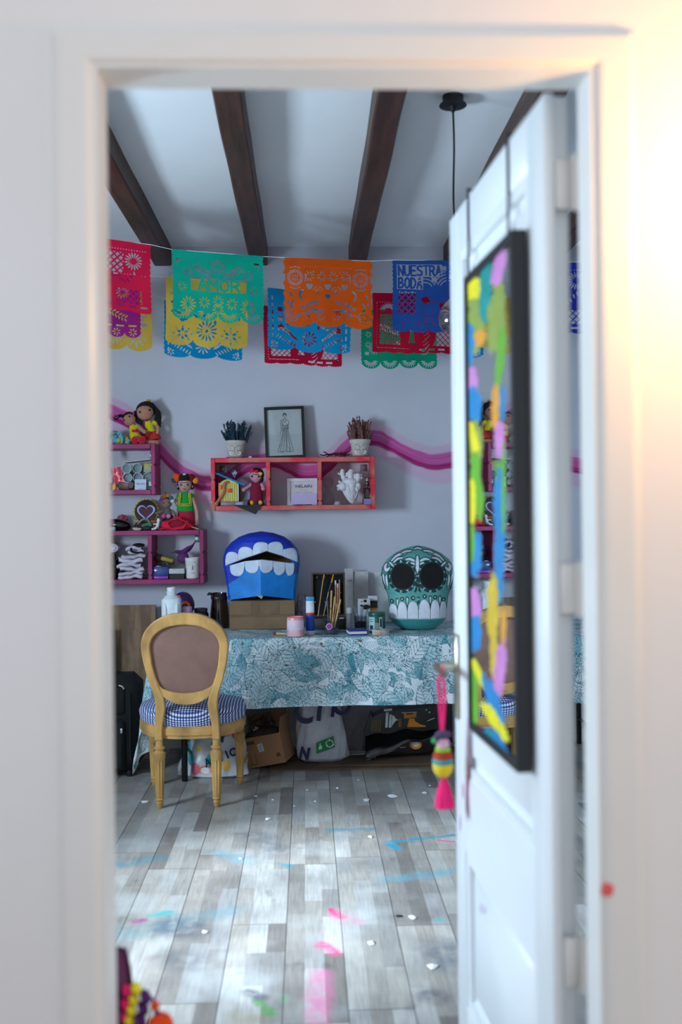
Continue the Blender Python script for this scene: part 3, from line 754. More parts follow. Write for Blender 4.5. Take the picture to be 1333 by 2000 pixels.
def d_yellow(H):
    c = Cut(H).edge(1.3, .3, 3, 4.2, .4); c.dots(5, 34, .14); c.dots(H-8, 30, .14)
    c.flower(23, H-9.5, 2, 6, 14, .5); c.dot(23, H-9.5, .9)
    for x in (9.5, 36.5):
        for k in range(6): a = k*60+30; c.petal(x+1.1*math.cos(math.radians(a)), H-7+1.1*math.sin(math.radians(a)), 2.6, .75, a)
        for k in range(8): a = k*45; c.petal(x+4*math.cos(math.radians(a)), H-7+3.2*math.sin(math.radians(a)), 1.8, .35, a)
    for i in range(12): rr = random.Random(i+50); c.petal(rr.uniform(4, 42), rr.uniform(14, H-15), 3.4, .8, rr.uniform(0, 180))
    for y in range(8, int(H)-14, 5): c.rect(3, y, 6.5, y+1.3); c.rect(39.5, y, 43, y+1.3)
    return c
def d_cyan(H):
    c = Cut(H).edge(3.0, .4, 3, 2.6, .5)
    for y in range(4, int(H)-3, 4):
        c.rect(2.4, y, 3.3, y+2.4); c.rect(PW-3.3, y, PW-2.4, y+2.4)
    for y in (10, 15, 20): c.rect(5.5, y, 8.2, y+2.6); c.rect(PW-8.2, y, PW-5.5, y+2.6)
    c.flower(23, H-7.5, .9, 4.6, 10, .45)
    for sx in (1, -1):
        for i in range(7): c.petal(23+sx*(6+1.6*i), H-6-.9*i+.3*(i % 2), 4.2, .55, -90+sx*(50-8*i)); c.petal(23+sx*(7+1.6*i), H-4.5-.8*i, 3, .4, 90-sx*40)
        c.flower(23+sx*19, H-3.2, .5, 2.2, 6, .5)
    for i in range(16): rr = random.Random(i+9); c.petal(rr.uniform(9, 37), rr.uniform(9, H-13), 3.2, .6, rr.uniform(0, 180))
    return c
def d_crimson(H):
    c = Cut(H).edge(1.4, .35, 6, .8, .5); c.dots(5.2, 30, .22); c.dots(H-3, 30, .2, 3, 20)
    for y in np.linspace(6, H-4, 16): c.dot(2.6, y, .22); c.dot(PW-2.6, y, .22)
    for a in range(200, 345, 12): c.petal(9+2.2*math.cos(math.radians(a)), 11+2.2*math.sin(math.radians(a)), 3.4, .42, a)
    c.lattice(4.2, 12, 15.5, H-5, 3.0, .5); c.lattice(19, 12, 25, H-6, 3.0, .5); c.lattice(33.5, 10, 43, H-4.4, 3.0, .5)
    c.k |= ((c.X-18)/2.6)**2+((c.Y-H*.66)/8)**2 < 1
    c.k |= ((c.X-29)/6)**2+((c.Y-H*.68)/9)**2 < 1
    for i in range(9): c.arc(27+.6*(i % 3), H*.55+1.7*i, 3.4, .3, 20, 80)
    c.arc(18, H*.62, 4.5, .3, 150, 200)
    for x in (26, 31, 36.5): c.rect(x, H-3, x+3.6, H-2)
    return c
def d_green(H):
    c = Cut(H).edge(2.4, .5, 4, 4.4)
    for y in (9, 15, 21): c.flower(4.6, y, .5, 2.0, 8); c.flower(PW-4.6, y, .5, 2.0, 8)
    c.rect(2.6, H-10, 5, H-8); c.flower(8, H-12, .8, 3.6, 14); c.flower(38, H-12, .8, 3.6, 14); c.flower(23, H-13, .8, 3.8, 14)
    c.spray([(11+1.5*i, 10+.5*i) for i in range(9)]); c.spray([(35-1.5*i, 10+.5*i) for i in range(9)])
    fans(c); return c
def d_purple(H):
    c = Cut(H).edge(2.4, .45, 5, 3.2)
    c.spray([(6+1.7*i, H-13+2.2*math.sin(i*.4)) for i in range(20)], 2.8, .45)
    for x in range(4, 42, 7): c.rect(x, H-7.2, x+4.4, H-6.2)
    for i in range(5): c.flower(PW*(i+.5)/5, H-3.2, .5, 2.4, 7)
    for i in range(14): rr = random.Random(i+3); c.petal(rr.uniform(4, 40), rr.uniform(6, H-16), 3, .6, rr.uniform(0, 180))
    c.flower(36, 10, 1, 4, 12); return c
STR = {'front': 4.97, 'middle': 5.32, 'far': 5.77}
def banner(kind, fn, color, y_, tl, tr, hpx, label):
    Y = STR[y_]; A = on(*tl, Y); B = on(*tr, Y); k = PW/100/(B-A).length
    H = hpx*Y/FPX*100*k*1.0
    c = fn(H); ny, nx = c.k.shape
    U, V = np.meshgrid(np.linspace(0, 1, nx+1), np.linspace(0, 1, ny+1))
    seed = int(tl[0]) % 17
    P = np.zeros(U.shape+(3,))
    P[..., 0] = A.x+(B.x-A.x)*U+.004*np.sin(V*5+seed)*V-.012*V*(.5-U)*0
    P[..., 2] = A.z+(B.z-A.z)*U-V*hpx*Y/FPX+.003*np.sin(U*9+seed)*V
    P[..., 1] = Y-.002+.010*np.sin(U*7+seed)*V**.8+.018*V*V*math.sin(seed*1.7)+.004*np.sin(V*11+U*5+seed)
    m = M(kind+'_tissue_paper', color, .75, var=.06, vs=14, trans=.45, spec=.2)
    Cc = np.ones(U.shape+(3,))
    o = paint_grid('paper_banner', P, Cc, m, keep=c.k)
    tag(o, label, 'paper banner', 'cut paper banners on strings')
    return A, B
ends = {k: [] for k in STR}
for args in (('red', d_red, (218, 16, 66), 'front', (117, 455), (295, 478), 136, 'crimson pink cut-paper banner hung next to the teal AMOR one, above the magenta shelves'),
             ('teal', d_teal, (0, 178, 150), 'front', (335, 487), (515, 501), 134, 'teal cut-paper banner lettered AMOR'),
             ('orange', d_orange, (236, 92, 12), 'front', (553, 503), (728, 510), 134, 'orange cut-paper banner with birds and three hearts'),
             ('blue', d_boda, (38, 84, 166), 'front', (766, 508), (944, 510), 140, 'royal blue cut-paper banner lettered NUESTRA BODA'),
             ('indigo', d_red, (40, 50, 170), 'front', (985, 512), (1160, 512), 140, 'indigo cut-paper banner seen through the slit beside the door'),
             ('purple', d_purple, (158, 30, 130), 'middle', (112, 525), (275, 538), 124, 'purple cut-paper banner hanging behind the crimson pink one'),
             ('yellow', d_yellow, (228, 190, 76), 'middle', (323, 541), (484, 553), 132, 'yellow cut-paper banner hanging behind the teal AMOR banner'),
             ('cyan', d_cyan, (0, 150, 206), 'middle', (522, 562), (685, 574), 120, 'sky blue cut-paper banner hanging behind the orange one'),
             ('crimson', d_crimson, (196, 6, 52), 'middle', (727, 571), (890, 575), 119, 'dark red lattice cut-paper banner behind the royal blue one'),
             ('yellow', d_yellow, (228, 190, 76), 'far', (140, 563), (297, 573), 114, 'yellow cut-paper banner half behind the crimson pink and purple ones'),
             ('cyan', d_cyan, (0, 150, 206), 'far', (320, 585), (474, 596), 112, 'sky blue cut-paper banner peeking out below the yellow one'),
             ('crimson', d_crimson, (196, 6, 52), 'far', (514, 597), (667, 606), 112, 'dark red cut-paper banner peeking out below the sky blue one'),
             ('green', d_green, (0, 160, 116), 'far', (705, 604), (855, 605), 116, 'green scalloped cut-paper banner below the dark red lattice one')):
    ends[args[3]].append(banner(*args))
for kname, E in ends.items():
    pts = []
    for a, b in E: pts += [a, b]
    lead = Vector((XL, STR[kname], pts[0].z+.12)); tail = Vector((XR, STR[kname], pts[-1].z+.10))
    o = mesh_obj('string', MB().tube([lead]+pts+[tail], .0011, 6), M('white_string', (235, 235, 235), .8))
    tag(o, 'thin white string carrying the %s row of paper banners' % {'front': 'AMOR', 'middle': 'purple and dark red', 'far': 'green'}[kname], 'string')
# pendant lamp
pc = on(885, 200, 4.0); pc = Vector((onz(885, 188, ZC).x, onz(885, 188, ZC).y, ZC))
lamp = thing('pendant_lamp', 'pendant lamp with a black ceiling rose, black cable and smoked glass bulb', 'lamp', pc)
lk = M('black_metal', (30, 28, 30), .45, .3, var=.1)
zb = on(872, 622, pc.y).z-ZC
part(lamp, 'ceiling_rose', lk, ('l', [(.042, 0), (.042, -.03), (.043, -.032), (.054, -.034), (.055, -.038), (.014, -.042), (.008, -.062)], (0, 0, 0), 28))
part(lamp, 'cable', M('black_fabric_cable', (26, 22, 26), .9), ('t', curve_pts([(0, 0, -.05), (.003, 0, -.2), (-.002, 0, -.4), (.004, 0, -.6), (.002, 0, zb+.13)], 24), .004, 8))
part(lamp, 'socket', M('aged_brass', (150, 116, 70), .35, 1), ('l', [(.006, .16), (.019, .15), (.02, .09), (.016, .075)], (0, 0, zb), 20))
part(lamp, 'bulb', glass('smoked_glass', (228, 214, 204), .03, .3, .2), ('l', [(.016, .09), (.020, .08), (.042, .06), (.060, .032), (.068, 0), (.064, -.026), (.050, -.048), (.028, -.062), (.010, -.067), (0, -.068)], (0, 0, zb), 36))
part(lamp, 'filament', M('filament_wire', (200, 150, 80), .4, 1), ('t', [(.01*math.cos(t*2.2), .01*math.sin(t*2.2), zb+.07-.008*t) for t in range(12)], .001, 5))
# ================================================================== wall shelves
YF = 5.975
def M2(name, c1, c2, rough=.55, vs=6, stretch=None, lo=.42, hi=.58, var=.08):
    if name in _M: return _M[name]
    m = M(name, c1, rough, var=var); nt = m.node_tree
    geo = nt.nodes.new('ShaderNodeNewGeometry'); mp = nt.nodes.new('ShaderNodeMapping'); mp.inputs['Scale'].default_value = stretch or (1, 1, 1)
    n = nt.nodes.new('ShaderNodeTexNoise'); n.inputs['Scale'].default_value = vs; r = nt.nodes.new('ShaderNodeMapRange')
    r.inputs[1].default_value = lo; r.inputs[2].default_value = hi
    mx = nt.nodes.new('ShaderNodeMix'); mx.data_type = 'RGBA'; mx.inputs[6].default_value = lin(c1); mx.inputs[7].default_value = lin(c2)
    nt.links.new(geo.outputs['Position'], mp.inputs[0]); nt.links.new(mp.outputs[0], n.inputs['Vector']); nt.links.new(n.outputs[0], r.inputs[0]); nt.links.new(r.outputs[0], mx.inputs[0])
    mul = [q for q in nt.nodes if q.type == 'MIX' and q.blend_type == 'MULTIPLY'][0]
    nt.links.new(mx.outputs[2], mul.inputs[6]); return m
magenta = M2('magenta_crate_paint', (142, 16, 86), (160, 28, 100), .5, 5)
coral = M2('brushed_red_crate_paint', (206, 104, 96), (228, 26, 64), .5, 7, (1, 1, 1.4), .48, .60)
TB = .028
def crate(name, label, xl, xr, yt, yb, divs, mat):
    cxp = (max(xl, 215)+xr)/2
    a = on(xl, yt, YF).x; b = on(xr, yt, YF).x; zt = on(cxp, yt, YF).z; zb = on(cxp, yb, YF).z
    root = thing(name, label, 'shelf', ((a+b)/2, (YF+YW)/2, zb)); w = b-a; h = zt-zb; d = YW-YF-.003; cx = (a+b)/2
    part(root, 'top_board', mat, ('b', (0, 0, h-TB/2), (w-2*TB, d, TB), .002), smooth=0)
    part(root, 'bottom_board', mat, ('b', (0, 0, TB/2), (w-2*TB, d, TB), .002), smooth=0)
    for i, px in enumerate([None, None]+list(divs)):
        if i == 0: x = -w/2+TB/2
        elif i == 1: x = w/2-TB/2
        else: x = on(px, (yt+yb)/2, YF).x-cx
        z0, z1 = (0, h) if i < 2 else (TB, h-TB)
        n1, n2 = h*.585, h*.165
        shp = []
        for p, q in ((z0, n2-.006), (n2+.006, n1-.006), (n1+.006, z1)): shp.append(('b', (x, 0, (p+q)/2), (TB*.86, d, q-p), .0015))
        for q in (n1, n2): shp.append(('b', (x, 0, q), (TB*.4, d, .014), 0))
        part(root, 'side_panel' if i < 2 else 'divider', mat, *shp, smooth=0)
    for sx in (-1, 1):
        part(root, 'wall_bracket', M('zinc', (150, 152, 158), .4, .8), ('b', (sx*(w/2-TB-.028), d/2-.0015, h-TB-.03), (.044, .003, .044), .0005), ('l', [(.008, 0), (.008, .003), (.003, .004)], (sx*(w/2-TB-.028), d/2-.003, h-TB-.03), 12, rot(90)))
    return zt, zb+TB
S1T, S1B = crate('wall_shelf', 'magenta wooden crate shelf holding clear cups, with crocheted dolls on top', 92, 303, 867, 966, [], magenta)
S2T, S2B = crate('wall_shelf', 'magenta wooden crate shelf with folded shirts and a white face cup', 100, 398, 1036, 1141, [190, 293], magenta)
M_T, M_B = crate('wall_shelf', 'brushed red and coral three-bay crate shelf under the framed sketch', 411, 733, 893, 996, [524, 625], coral)
YM = 6.085
K = upx(YM)
skin = M('crochet_tan', (196, 140, 116), .9, var=.1, vs=300, bump=.5, bs=500)
black = M('crochet_black', (18, 16, 20), .9, var=.2, vs=200, bump=.6, bs=400)
yel = M('crochet_yellow', (222, 208, 30), .9, var=.1, vs=300, bump=.5, bs=500)
red = M('crochet_red', (205, 24, 52), .9, var=.1, vs=300, bump=.5, bs=500)
dkred = M('crochet_dark_red', (150, 16, 44), .9, var=.1, vs=300, bump=.5, bs=500)
eye = M('bead_black', (10, 10, 10), .15)
# --- octopus
t = pthing('crochet_octopus', 'pale blue crocheted octopus with curly legs beside the pigtail doll on the magenta shelf', 'toy', 226, 866, YM, S1T)
bl = M('crochet_pale_blue', (120, 168, 182), .9, var=.08, vs=300, bump=.5, bs=500); cy = M('crochet_cyan', (120, 200, 214), .9, var=.08, vs=300, bump=.5, bs=500)
part(t, 'head', bl, ('e', (-3, 4, 16), (13, 12, 13)))
part(t, 'smile', eye, ('t', [(-8, -8.5, 20), (-5, -9, 18.5), (-2, -9, 20), (2, -8, 21.5), (5, -7, 20)], .5, 5))
def curl(x, y, z, r, L, ax='x', turns=2.5):
    return [(x+(L*s if ax == 'x' else r*math.cos(s*turns*6.28)), y+r*math.sin(s*turns*6.28), z+(r*math.cos(s*turns*6.28) if ax == 'x' else -L*s)) for s in np.linspace(0, 1, 30)]
for a in ((-8, -16, 5, 4.5, 8, 'x', 1.4), (8, -14, 16, 6, 12, 'x', 1.6), (14, -17, 8, 6.5, 4, 'x', 1.2), (26, -17, 8, 3.2, 15, 'z', 3), (-15, -17, 6, 3.6, 32, 'z', 4), (-2, -14, 8, 4, 9, 'x', 2)):
    part(t, 'tentacle', cy, ('t', curl(*a), 2.4, 7))
part(t, 'ball', yel, ('e', (8, -14, 8), (5.5, 5.5, 6))); part(t, 'ball', yel, ('e', (23, -12, 8.5), (5, 5, 7.5)))
# --- pigtail doll
t = pthing('crochet_doll', 'crocheted doll with pigtails, spotted yellow dress and red shoes', 'doll', 262, 866, YM, S1T)
part(t, 'head', skin, ('e', (-8, -2, 50), (12, 11, 12.5)))
part(t, 'hair', black, ('e', (-9, 1, 53.5), (12.6, 11.5, 12), rot(20, -18)), ('t', curve_pts([(-18, 0, 56), (-26, -2, 57), (-33, -3, 54)]), [3, 3, 4]*8+[4], 8), ('t', curve_pts([(0, 0, 60), (4, 1, 63), (8, 2, 60)]), 3, 8), ('e', (-34, -3, 53), (4, 4, 5)))
for x, z in ((-33, 56), (-2, 61)): part(t, 'hair_tie', M('pink_yarn', (214, 60, 150), .9), ('t', [(x+3*math.cos(a), -5+1*math.sin(a), z+3*math.sin(a)) for a in np.linspace(0, 6.28, 12)[:-1]], 1.2, 6, True))
for x, z in ((-17, 47.5), (-6, 54.5)): part(t, 'eye', eye, ('e', (x, -11.8 if x < -8 else -12.4, z), 1.7))
part(t, 'dress', yel, ('l', [(13, 2), (14, 4), (12, 14), (8, 28), (6.5, 36), (4, 40)], (6, 0, 2), 22, rot(0, -14), 0, 10, 1, .8))
for i in range(14):
    rr = random.Random(i); z = rr.uniform(8, 26); part(t, 'spot', dkred, ('e', (rr.uniform(-3, 13)-.1*z+3, -10.2+.17*z, z), (.8, .6, .8)))
part(t, 'bow', red, ('e', (0, -7, 27), (3, 1.5, 3)), ('e', (6, -7, 27), (3, 1.5, 3)), ('e', (3, -7.5, 26.5), (2, 1.5, 2)))
part(t, 'arm', skin, ('t', [(9, -5, 36), (15, -8, 31), (22, -9, 25)], [4.2, 3.8, 3.8], 10), ('e', (22, -9, 25), 3.8)); part(t, 'sleeve', yel, ('e', (8, -3, 36), (5.5, 5, 4.5)))
for x in (5, 19): part(t, 'shoe', red, ('e', (x, -16, 8.5), (7.5, 5, 8))); part(t, 'leg', skin, ('t', [(x-1, -3, 5), (x, -12, 7)], 4, 8)); part(t, 'sole_trim', M('coral_yarn', (235, 70, 80), .9), ('t', [(x+6.3*math.cos(a), -20, 8.5+6.8*math.sin(a)) for a in np.linspace(0, 6.28, 18)[:-1]], .6, 5, True))
# --- long hair doll
t = pthing('crochet_doll', 'crocheted doll with long wavy black hair, yellow top and red skirt', 'doll', 292, 866, YM+.02, S1T)
part(t, 'head', skin, ('e', (-7, -2, 64), (17, 14, 15), rot(0, -12)))
part(t, 'hair', black, ('e', (-6, 3, 69), (20, 14.5, 17), rot(14, -12)), *[('t', curve_pts([(4+1.6*i, 3, 80-2*i), (13+1.2*i, 3, 68-i), (15+1.1*i, 2, 55), (11+1.9*i, 1, 46-3*i)], 18), [4, 4.4, 3.6, 4.2, 3.4, 4.2]*3+[2.4], 8) for i in range(5)], ('t', curve_pts([(-24, 0, 66), (-26, -2, 54), (-18, -4, 45), (-12, -4, 43)], 15), 4.5, 8))
for x, z in ((-15, 63), (3.5, 67)): part(t, 'eye', eye, ('e', (x, -14.6, z), 2.0))
part(t, 'flower', M('mustard_yarn', (190, 150, 40), .9), ('e', (0, -4, 86.5), (4.5, 4, 2)))
part(t, 'neck', dkred, ('l', [(5, -2), (5, 3)], (-3, 0, 48), 14, rot(0, -10)))
part(t, 'top', yel, ('l', [(10, 0), (9.5, 10), (8, 22), (5, 30)], (5, 0, 20), 20, rot(0, -16), 0, 10, 1, .8))
part(t, 'skirt', M('crochet_tomato', (214, 46, 40), .9, bump=.5, bs=400), ('l', [(16, -2), (15.5, 2), (12, 9), (9, 14)], (7, -2, 12), 22, rot(0, -10), 0, 10, 1, .8)); part(t, 'rosette', dkred, ('e', (3, -11, 21), (5, 2, 5)))
part(t, 'arm', skin, ('t', [(12, -2, 41), (18, -4, 34), (17, -6, 24)], [3.5, 3.6, 3.4], 10), ('e', (17, -6, 24), 3.4)); part(t, 'sleeve', yel, ('e', (11, -3, 43), (6, 5, 4.5), rot(0, 30)))
part(t, 'leg', skin, ('t', [(-4, -12, 5), (6, -12, 5), (17, -11, 4.5)], [4.2, 4.6, 4.4], 10), ('e', (17, -11, 4.5), 4.4))
# --- things in shelf one
gl = glass('clear_plastic', (216, 226, 228), .08, .35)
for i, (x, z, lab) in enumerate(((251, 42, 'clear plastic cup lying in the crate, top row beside the yellow label box'), (271, 42, 'clear plastic cup lying in the crate, top row middle'), (252, 24, 'clear plastic cup lying in the crate, second row by the red pouch'), (272, 24, 'clear plastic cup lying in the crate behind the white card'), (291, 24, 'clear plastic cup lying in the crate, second row by the crate side'))):
    t = pthing('plastic_cup', lab, 'cup', x, 940, YM, S1B, group='clear cups in the crate'); zz = z
    part(t, 'cup', gl, ('l', [(8.8, 0), (9, 1), (9, 2), (8.2, 40), (0, 40)], (0, -16, zz), 22, rot(-90)))
    part(t, 'base', M('cup_base', (188, 198, 204), .3, var=.25, vs=150), ('l', [(7.4, 0), (7.4, .6)], (0, -4, zz), 20, rot(-90)))
    part(t, 'rim', M('cup_rim', (206, 216, 220), .25), ('t', [(8.9*math.cos(a), -16, zz+8.9*math.sin(a)) for a in np.linspace(0, 6.28, 20)[:-1]], .6, 5, True))
t = pthing('display_box', 'see-through storage box with a yellow label in the crate corner', 'box', 292, 940, YM, S1B)
part(t, 'box', M('yellow_label_card', (190, 186, 80), .6), ('b', (0, 4, 43), (18, 30, 18), 1)); part(t, 'label', M('grey_label', (150, 160, 150), .5), ('p', [(-9, 34), (9, 34), (9, 37), (2, 46), (-9, 40)], -11.8, -11.2), smooth=0)
tag(part(None, 'paper_sheet', M('white_paper', (224, 222, 224), .8), ('p', [(0, 0), (.165, .018), (.165, .021), (0, .003)], 0, .12), smooth=0), 'white paper sheets lying across the stacked clear cups', 'paper').location = (on(245, 904, YM).x, YM-.06, S1B+53*K)
t = pthing('foil_pouch', 'shiny dark red foil pouch with gold trim leaning in the crate', 'pouch', 232, 963, YM-.02, S1B)
fo = M('red_foil', (170, 44, 66), .22, .35, var=.2, vs=40, bump=.4, bs=40)
part(t, 'pouch', fo, ('p', [(-11, 8), (11, 5), (9, 30), (6, 46), (-14, 42), (-12, 26)], -5, 5)); part(t, 'flap', M('gold_foil', (206, 110, 66), .25, .6), ('p', [(2, 8), (13, 10), (12, 24), (6, 18)], -8, -5.4), ('p', [(-9, 10), (-4, 9), (-5, 15)], -7, -5.4))
part(t, 'seal', M('pale_gold', (210, 150, 110), .3, .5), ('r', [(-5, 29), (-1, 29), (-1, 33), (-5, 33)], [(-4.2, 29.8), (-1.8, 29.8), (-1.8, 32.2), (-4.2, 32.2)], -5.6, -5.1), smooth=0)
t = pthing('wrapped_bundle', 'brown and mauve wrapped bundle lying on the crate floor', 'bundle', 245, 963, YM-.03, S1B)
part(t, 'roll', M2('mauve_wrap', (150, 110, 110), (92, 76, 72), .35, 30), ('l', [(2, -17), (8, -14), (9, 0), (8.6, 10), (6, 16), (0, 16)], (2, 0, 9), 9, rot(0, 90, 8))); part(t, 'fold', M('dark_wrap', (50, 44, 44), .3), ('p', [(8, 5), (16, 4), (17, 14), (10, 17)], -10, -9.2))
t = pthing('bottle_cap', 'yellow screw cap on the crate floor', 'cap', 224, 963, YM-.05, S1B); part(t, 'cap', M('yellow_plastic', (236, 176, 20), .4), ('l', [(4, 0), (4.4, 1), (4.2, 9), (3.4, 10.5), (0, 10.5)], (0, 0, 1), 18, None, .08, 12))
t = pthing('cosmetic_jar', 'dark little jar with a white lid at the end of the crate', 'jar', 213, 963, YM-.05, S1B); part(t, 'jar', M('dark_glass', (40, 44, 48), .2), ('l', [(6, 0), (6.4, 1), (6.4, 14), (5, 15)], (0, 0, 0), 20)); part(t, 'lid', M('white_plastic', (228, 230, 232), .4), ('l', [(6.6, 15), (6.8, 16), (6.8, 24), (6, 25)], (0, 0, 0), 20))
def card(label, px, py, w, h, z, col, Y, txt=None, tilt=8, sub=True, tcol=(70, 74, 86), name='card'):
    t = pthing(name, label, 'card', px, py, Y, z, rx=-tilt)
    part(t, 'sheet', M('card_%d_%d_%d' % col, col, .7, var=.02), ('b', (0, 0, h/2), (w, .8, h), .1), smooth=0)
    if txt:
        lettering(txt, w*.2, M('ink_%d' % tcol[0], tcol, .7), t, (0, -.45, h*.5), xs=1.15, bold=.05, depth=.06)
        if sub: part(t, 'print_line', M('ink_%d' % tcol[0], tcol, .7), ('b', (0, -.45, h*.12), (w*.3, .1, .35), 0), smooth=0)
    return t
card('pale blue white card printed HELAIN in the magenta crate', 274.5, 963, 22, 21, S1B, (206, 218, 238), YM-.07, 'HELAIN')
t = pthing('clear_box', 'little clear box with a mint label behind the crate side', 'box', 293, 963, YM-.04, S1B); part(t, 'box', gl, ('b', (0, 0, 8), (12, 12, 15), .8)); part(t, 'label', M('mint_label', (180, 214, 200), .5), ('p', [(-1, 8), (6, 8), (6, 15), (-1, 15)], -6.8, -6.2), smooth=0)

# --- on top of the second magenta shelf
YT = 6.06
t = pthing('beret', 'glossy black leather bag slumped on the lower magenta shelf', 'bag', 232, 1036, YT, S2T); t.name = 'leather_bag'
gb = M('black_gloss_leather', (14, 14, 16), .18, var=.2, vs=40, bump=.5, bs=18)
part(t, 'body', gb, ('e', (0, 0, 11), (25, 16, 12), rot(0, 8)), ('e', (-16, 2, 12), (14, 14, 11)))
t = pthing('scrunchie', 'dusty pink fabric scrunchie behind the black bag', 'scrunchie', 239, 1036, YT+.06, S2T)
part(t, 'loop', M('dusty_pink_cloth', (168, 84, 104), .8, bump=.4, bs=60), ('t', [(7*math.cos(a), 5*math.sin(a), 22+5*math.sin(a*1.0)) for a in np.linspace(0, 6.28, 16)[:-1]], [4.6, 3.4]*7+[4], 8, True))
part(t, 'knot', M('dusty_pink_cloth', (168, 84, 104)), ('e', (0, -3, 25), (4, 3, 5)), ('l', [(6, 0), (8, 8), (6, 19)], (0, 2, 0), 12))
t = pthing('glass_tile', 'small clear glass block on the lower magenta shelf', 'ornament', 220, 1036, YT-.05, S2T); part(t, 'block', M('blue_glass', (150, 180, 200), .15), ('b', (0, 0, 4), (12, 8, 7), 1))
t = pthing('heart_plaque', 'scallop-edged brown tin plaque with a blue and silver heart', 'ornament', 286, 1036, YT+.03, S2T, rx=-12)
n = 44
def scal(cx, cz, r, a): return [(cx+(r+a*math.cos(i*PI))*math.cos(2*PI*i/n)*.98, cz+(r+a*math.cos(i*PI))*math.sin(2*PI*i/n)*1.02) for i in range(n)]
part(t, 'edge', M('gold_tin', (176, 140, 40), .4, .5), ('p', scal(-1, 37, 24.5, 1.5), 0, 1.4), smooth=0)
part(t, 'plate', M('dark_maroon_tin', (52, 20, 24), .35, .2), ('p', [(-1+22*math.cos(2*PI*i/40), 37+23*math.sin(2*PI*i/40)) for i in range(40)], -1.5, 0), smooth=0)
def heart(cx, cz, s): return [(cx+s*.062*16*math.sin(a)**3, cz+s*.062*(13*math.cos(a)-5*math.cos(2*a)-2*math.cos(3*a)-math.cos(4*a))) for a in np.linspace(0, 2*PI, 41)[:-1]]
part(t, 'heart_border', M('silver_tin', (200, 204, 214), .25, .8), ('r', heart(-1, 36, 17.5), heart(-1, 36, 14.5), -3.4, -1), smooth=30)
part(t, 'heart_band', M('cobalt_enamel', (34, 50, 160), .3), ('r', heart(-1, 36, 14.5), heart(-1, 36, 12), -3, -1), smooth=30)
part(t, 'heart_centre', M('oxblood', (96, 14, 22), .3), ('p', heart(-1, 36, 12), -2.6, -1), smooth=30)
t = pthing('silver_tassel', 'silver and grey tassel bundle in front of the heart plaque', 'tassel', 268, 1036, YT-.02, S2T)
sl = M('grey_thread', (150, 148, 142), .5, .3)
part(t, 'strands', sl, *[('t', [(8, -2, 14), (2-i*.5, -3, 16+i*.9-3), (-6-i*.4, -4, 11+i*1.8)], .6, 5) for i in range(9)])
part(t, 'cord', sl, ('t', curve_pts([(0, -6, 2), (4, -7, 14), (14, -7, 22), (22, -6, 20), (26, -6, 12)], 20), [2.2, 1.6]*10+[1.5]*1 if False else 1.9, 8))
part(t, 'pouch', M('dark_maroon_cloth', (60, 22, 26), .8), ('e', (8, -2, 9), (13, 8, 9)))
t = pthing('clay_whistle', 'small mint green crochet tube on the lower magenta shelf', 'toy', 287, 1036, YT-.06, S2T); t.name = 'crochet_tube'
part(t, 'tube', M('mint_yarn', (70, 140, 96), .9, bump=.5, bs=400), ('t', [(-9, 0, 9), (0, -1, 12), (9, 0, 12.5)], 3, 10)); part(t, 'stand', M('dark_stone', (40, 36, 36), .6), ('e', (2, 0, 4.5), (12, 6, 4.5)))
t = pthing('shell', 'cream seashell lying by the mint green tube', 'shell', 267, 1036, YT-.07, S2T); part(t, 'shell', M('cream_shell', (206, 180, 160), .5), ('e', (0, 0, 3), (8, 5, 3.2), rot(0, 8, 10)), ('e', (6, 0, 3), (4, 3, 2.4)))
t = pthing('wooden_block', 'small orange brown wooden block behind the white figure', 'block', 302, 1036, YT-.02, S2T); part(t, 'block', M('orange_wood', (150, 84, 50), .6), ('b', (0, 0, 17), (15, 8, 6), 1), ('b', (0, 1, 7), (10, 8, 14), 1))
t = pthing('clay_figure', 'tiny white clay figure sitting on the lower magenta shelf', 'figurine', 308, 1036, YT-.075, S2T)
wc = M('white_clay', (226, 222, 228), .7)
part(t, 'figure', wc, ('e', (2, 0, 20), (3.4, 3.2, 3.6)), ('t', [(2, 0, 17), (0, 0, 9), (-1, 0, 5)], [2.4, 3, 3], 8), ('t', [(1, -1, 14), (-4, -2, 12), (-8, -2, 13)], [1.5, 1.4, 1.2], 6), ('t', [(-1, 0, 5), (-6, -3, 4), (-11, -4, 2)], [2.3, 2, 1.8], 8), ('t', [(0, 0, 5), (-2, -5, 6), (-5, -7, 2)], [2.3, 2, 1.8], 8))
t = pthing('crochet_doll', 'small grey crocheted doll with multicoloured flower hair', 'doll', 328, 1036, YT, S2T)
gy = M('crochet_grey', (110, 102, 100), .9, bump=.5, bs=500); sk2 = M('crochet_brown', (146, 112, 92), .9, bump=.5, bs=500)
part(t, 'body', gy, ('l', [(8, 4), (10, 10), (9, 30), (7, 40), (3, 44)], (0, 0, 0), 18, None, 0, 10, 1, .8)); part(t, 'skirt', M('crochet_navy', (40, 40, 56), .9), ('l', [(11, 8), (12, 14), (10, 28)], (1, 0, 0), 18, None, 0, 10, 1, .85))
part(t, 'head', sk2, ('e', (-1, -2, 53), (10.5, 9.5, 10.5))); part(t, 'hair', black, ('e', (-1, 1, 56.5), (12, 10, 11)))
for x, z, c in ((-11, 58, (110, 60, 130)), (-5, 65, (176, 100, 50)), (2, 67, (186, 120, 60)), (8, 62, (40, 110, 120)), (10, 56, (220, 214, 222)), (-9, 63, (140, 70, 60))): part(t, 'flower', M('yarn_%d_%d' % c[:2], c, .9), ('e', (x, -5, z), (4.6, 3.6, 4.2)))
part(t, 'stalk', M('brown_twig', (110, 70, 40), .8), ('t', [(0, -3, 68), (-2, -3, 72), (-5, -3, 74)], .7, 5))
for x in (-6, 4): part(t, 'eye', eye, ('e', (x, -11, 53), 1.2))
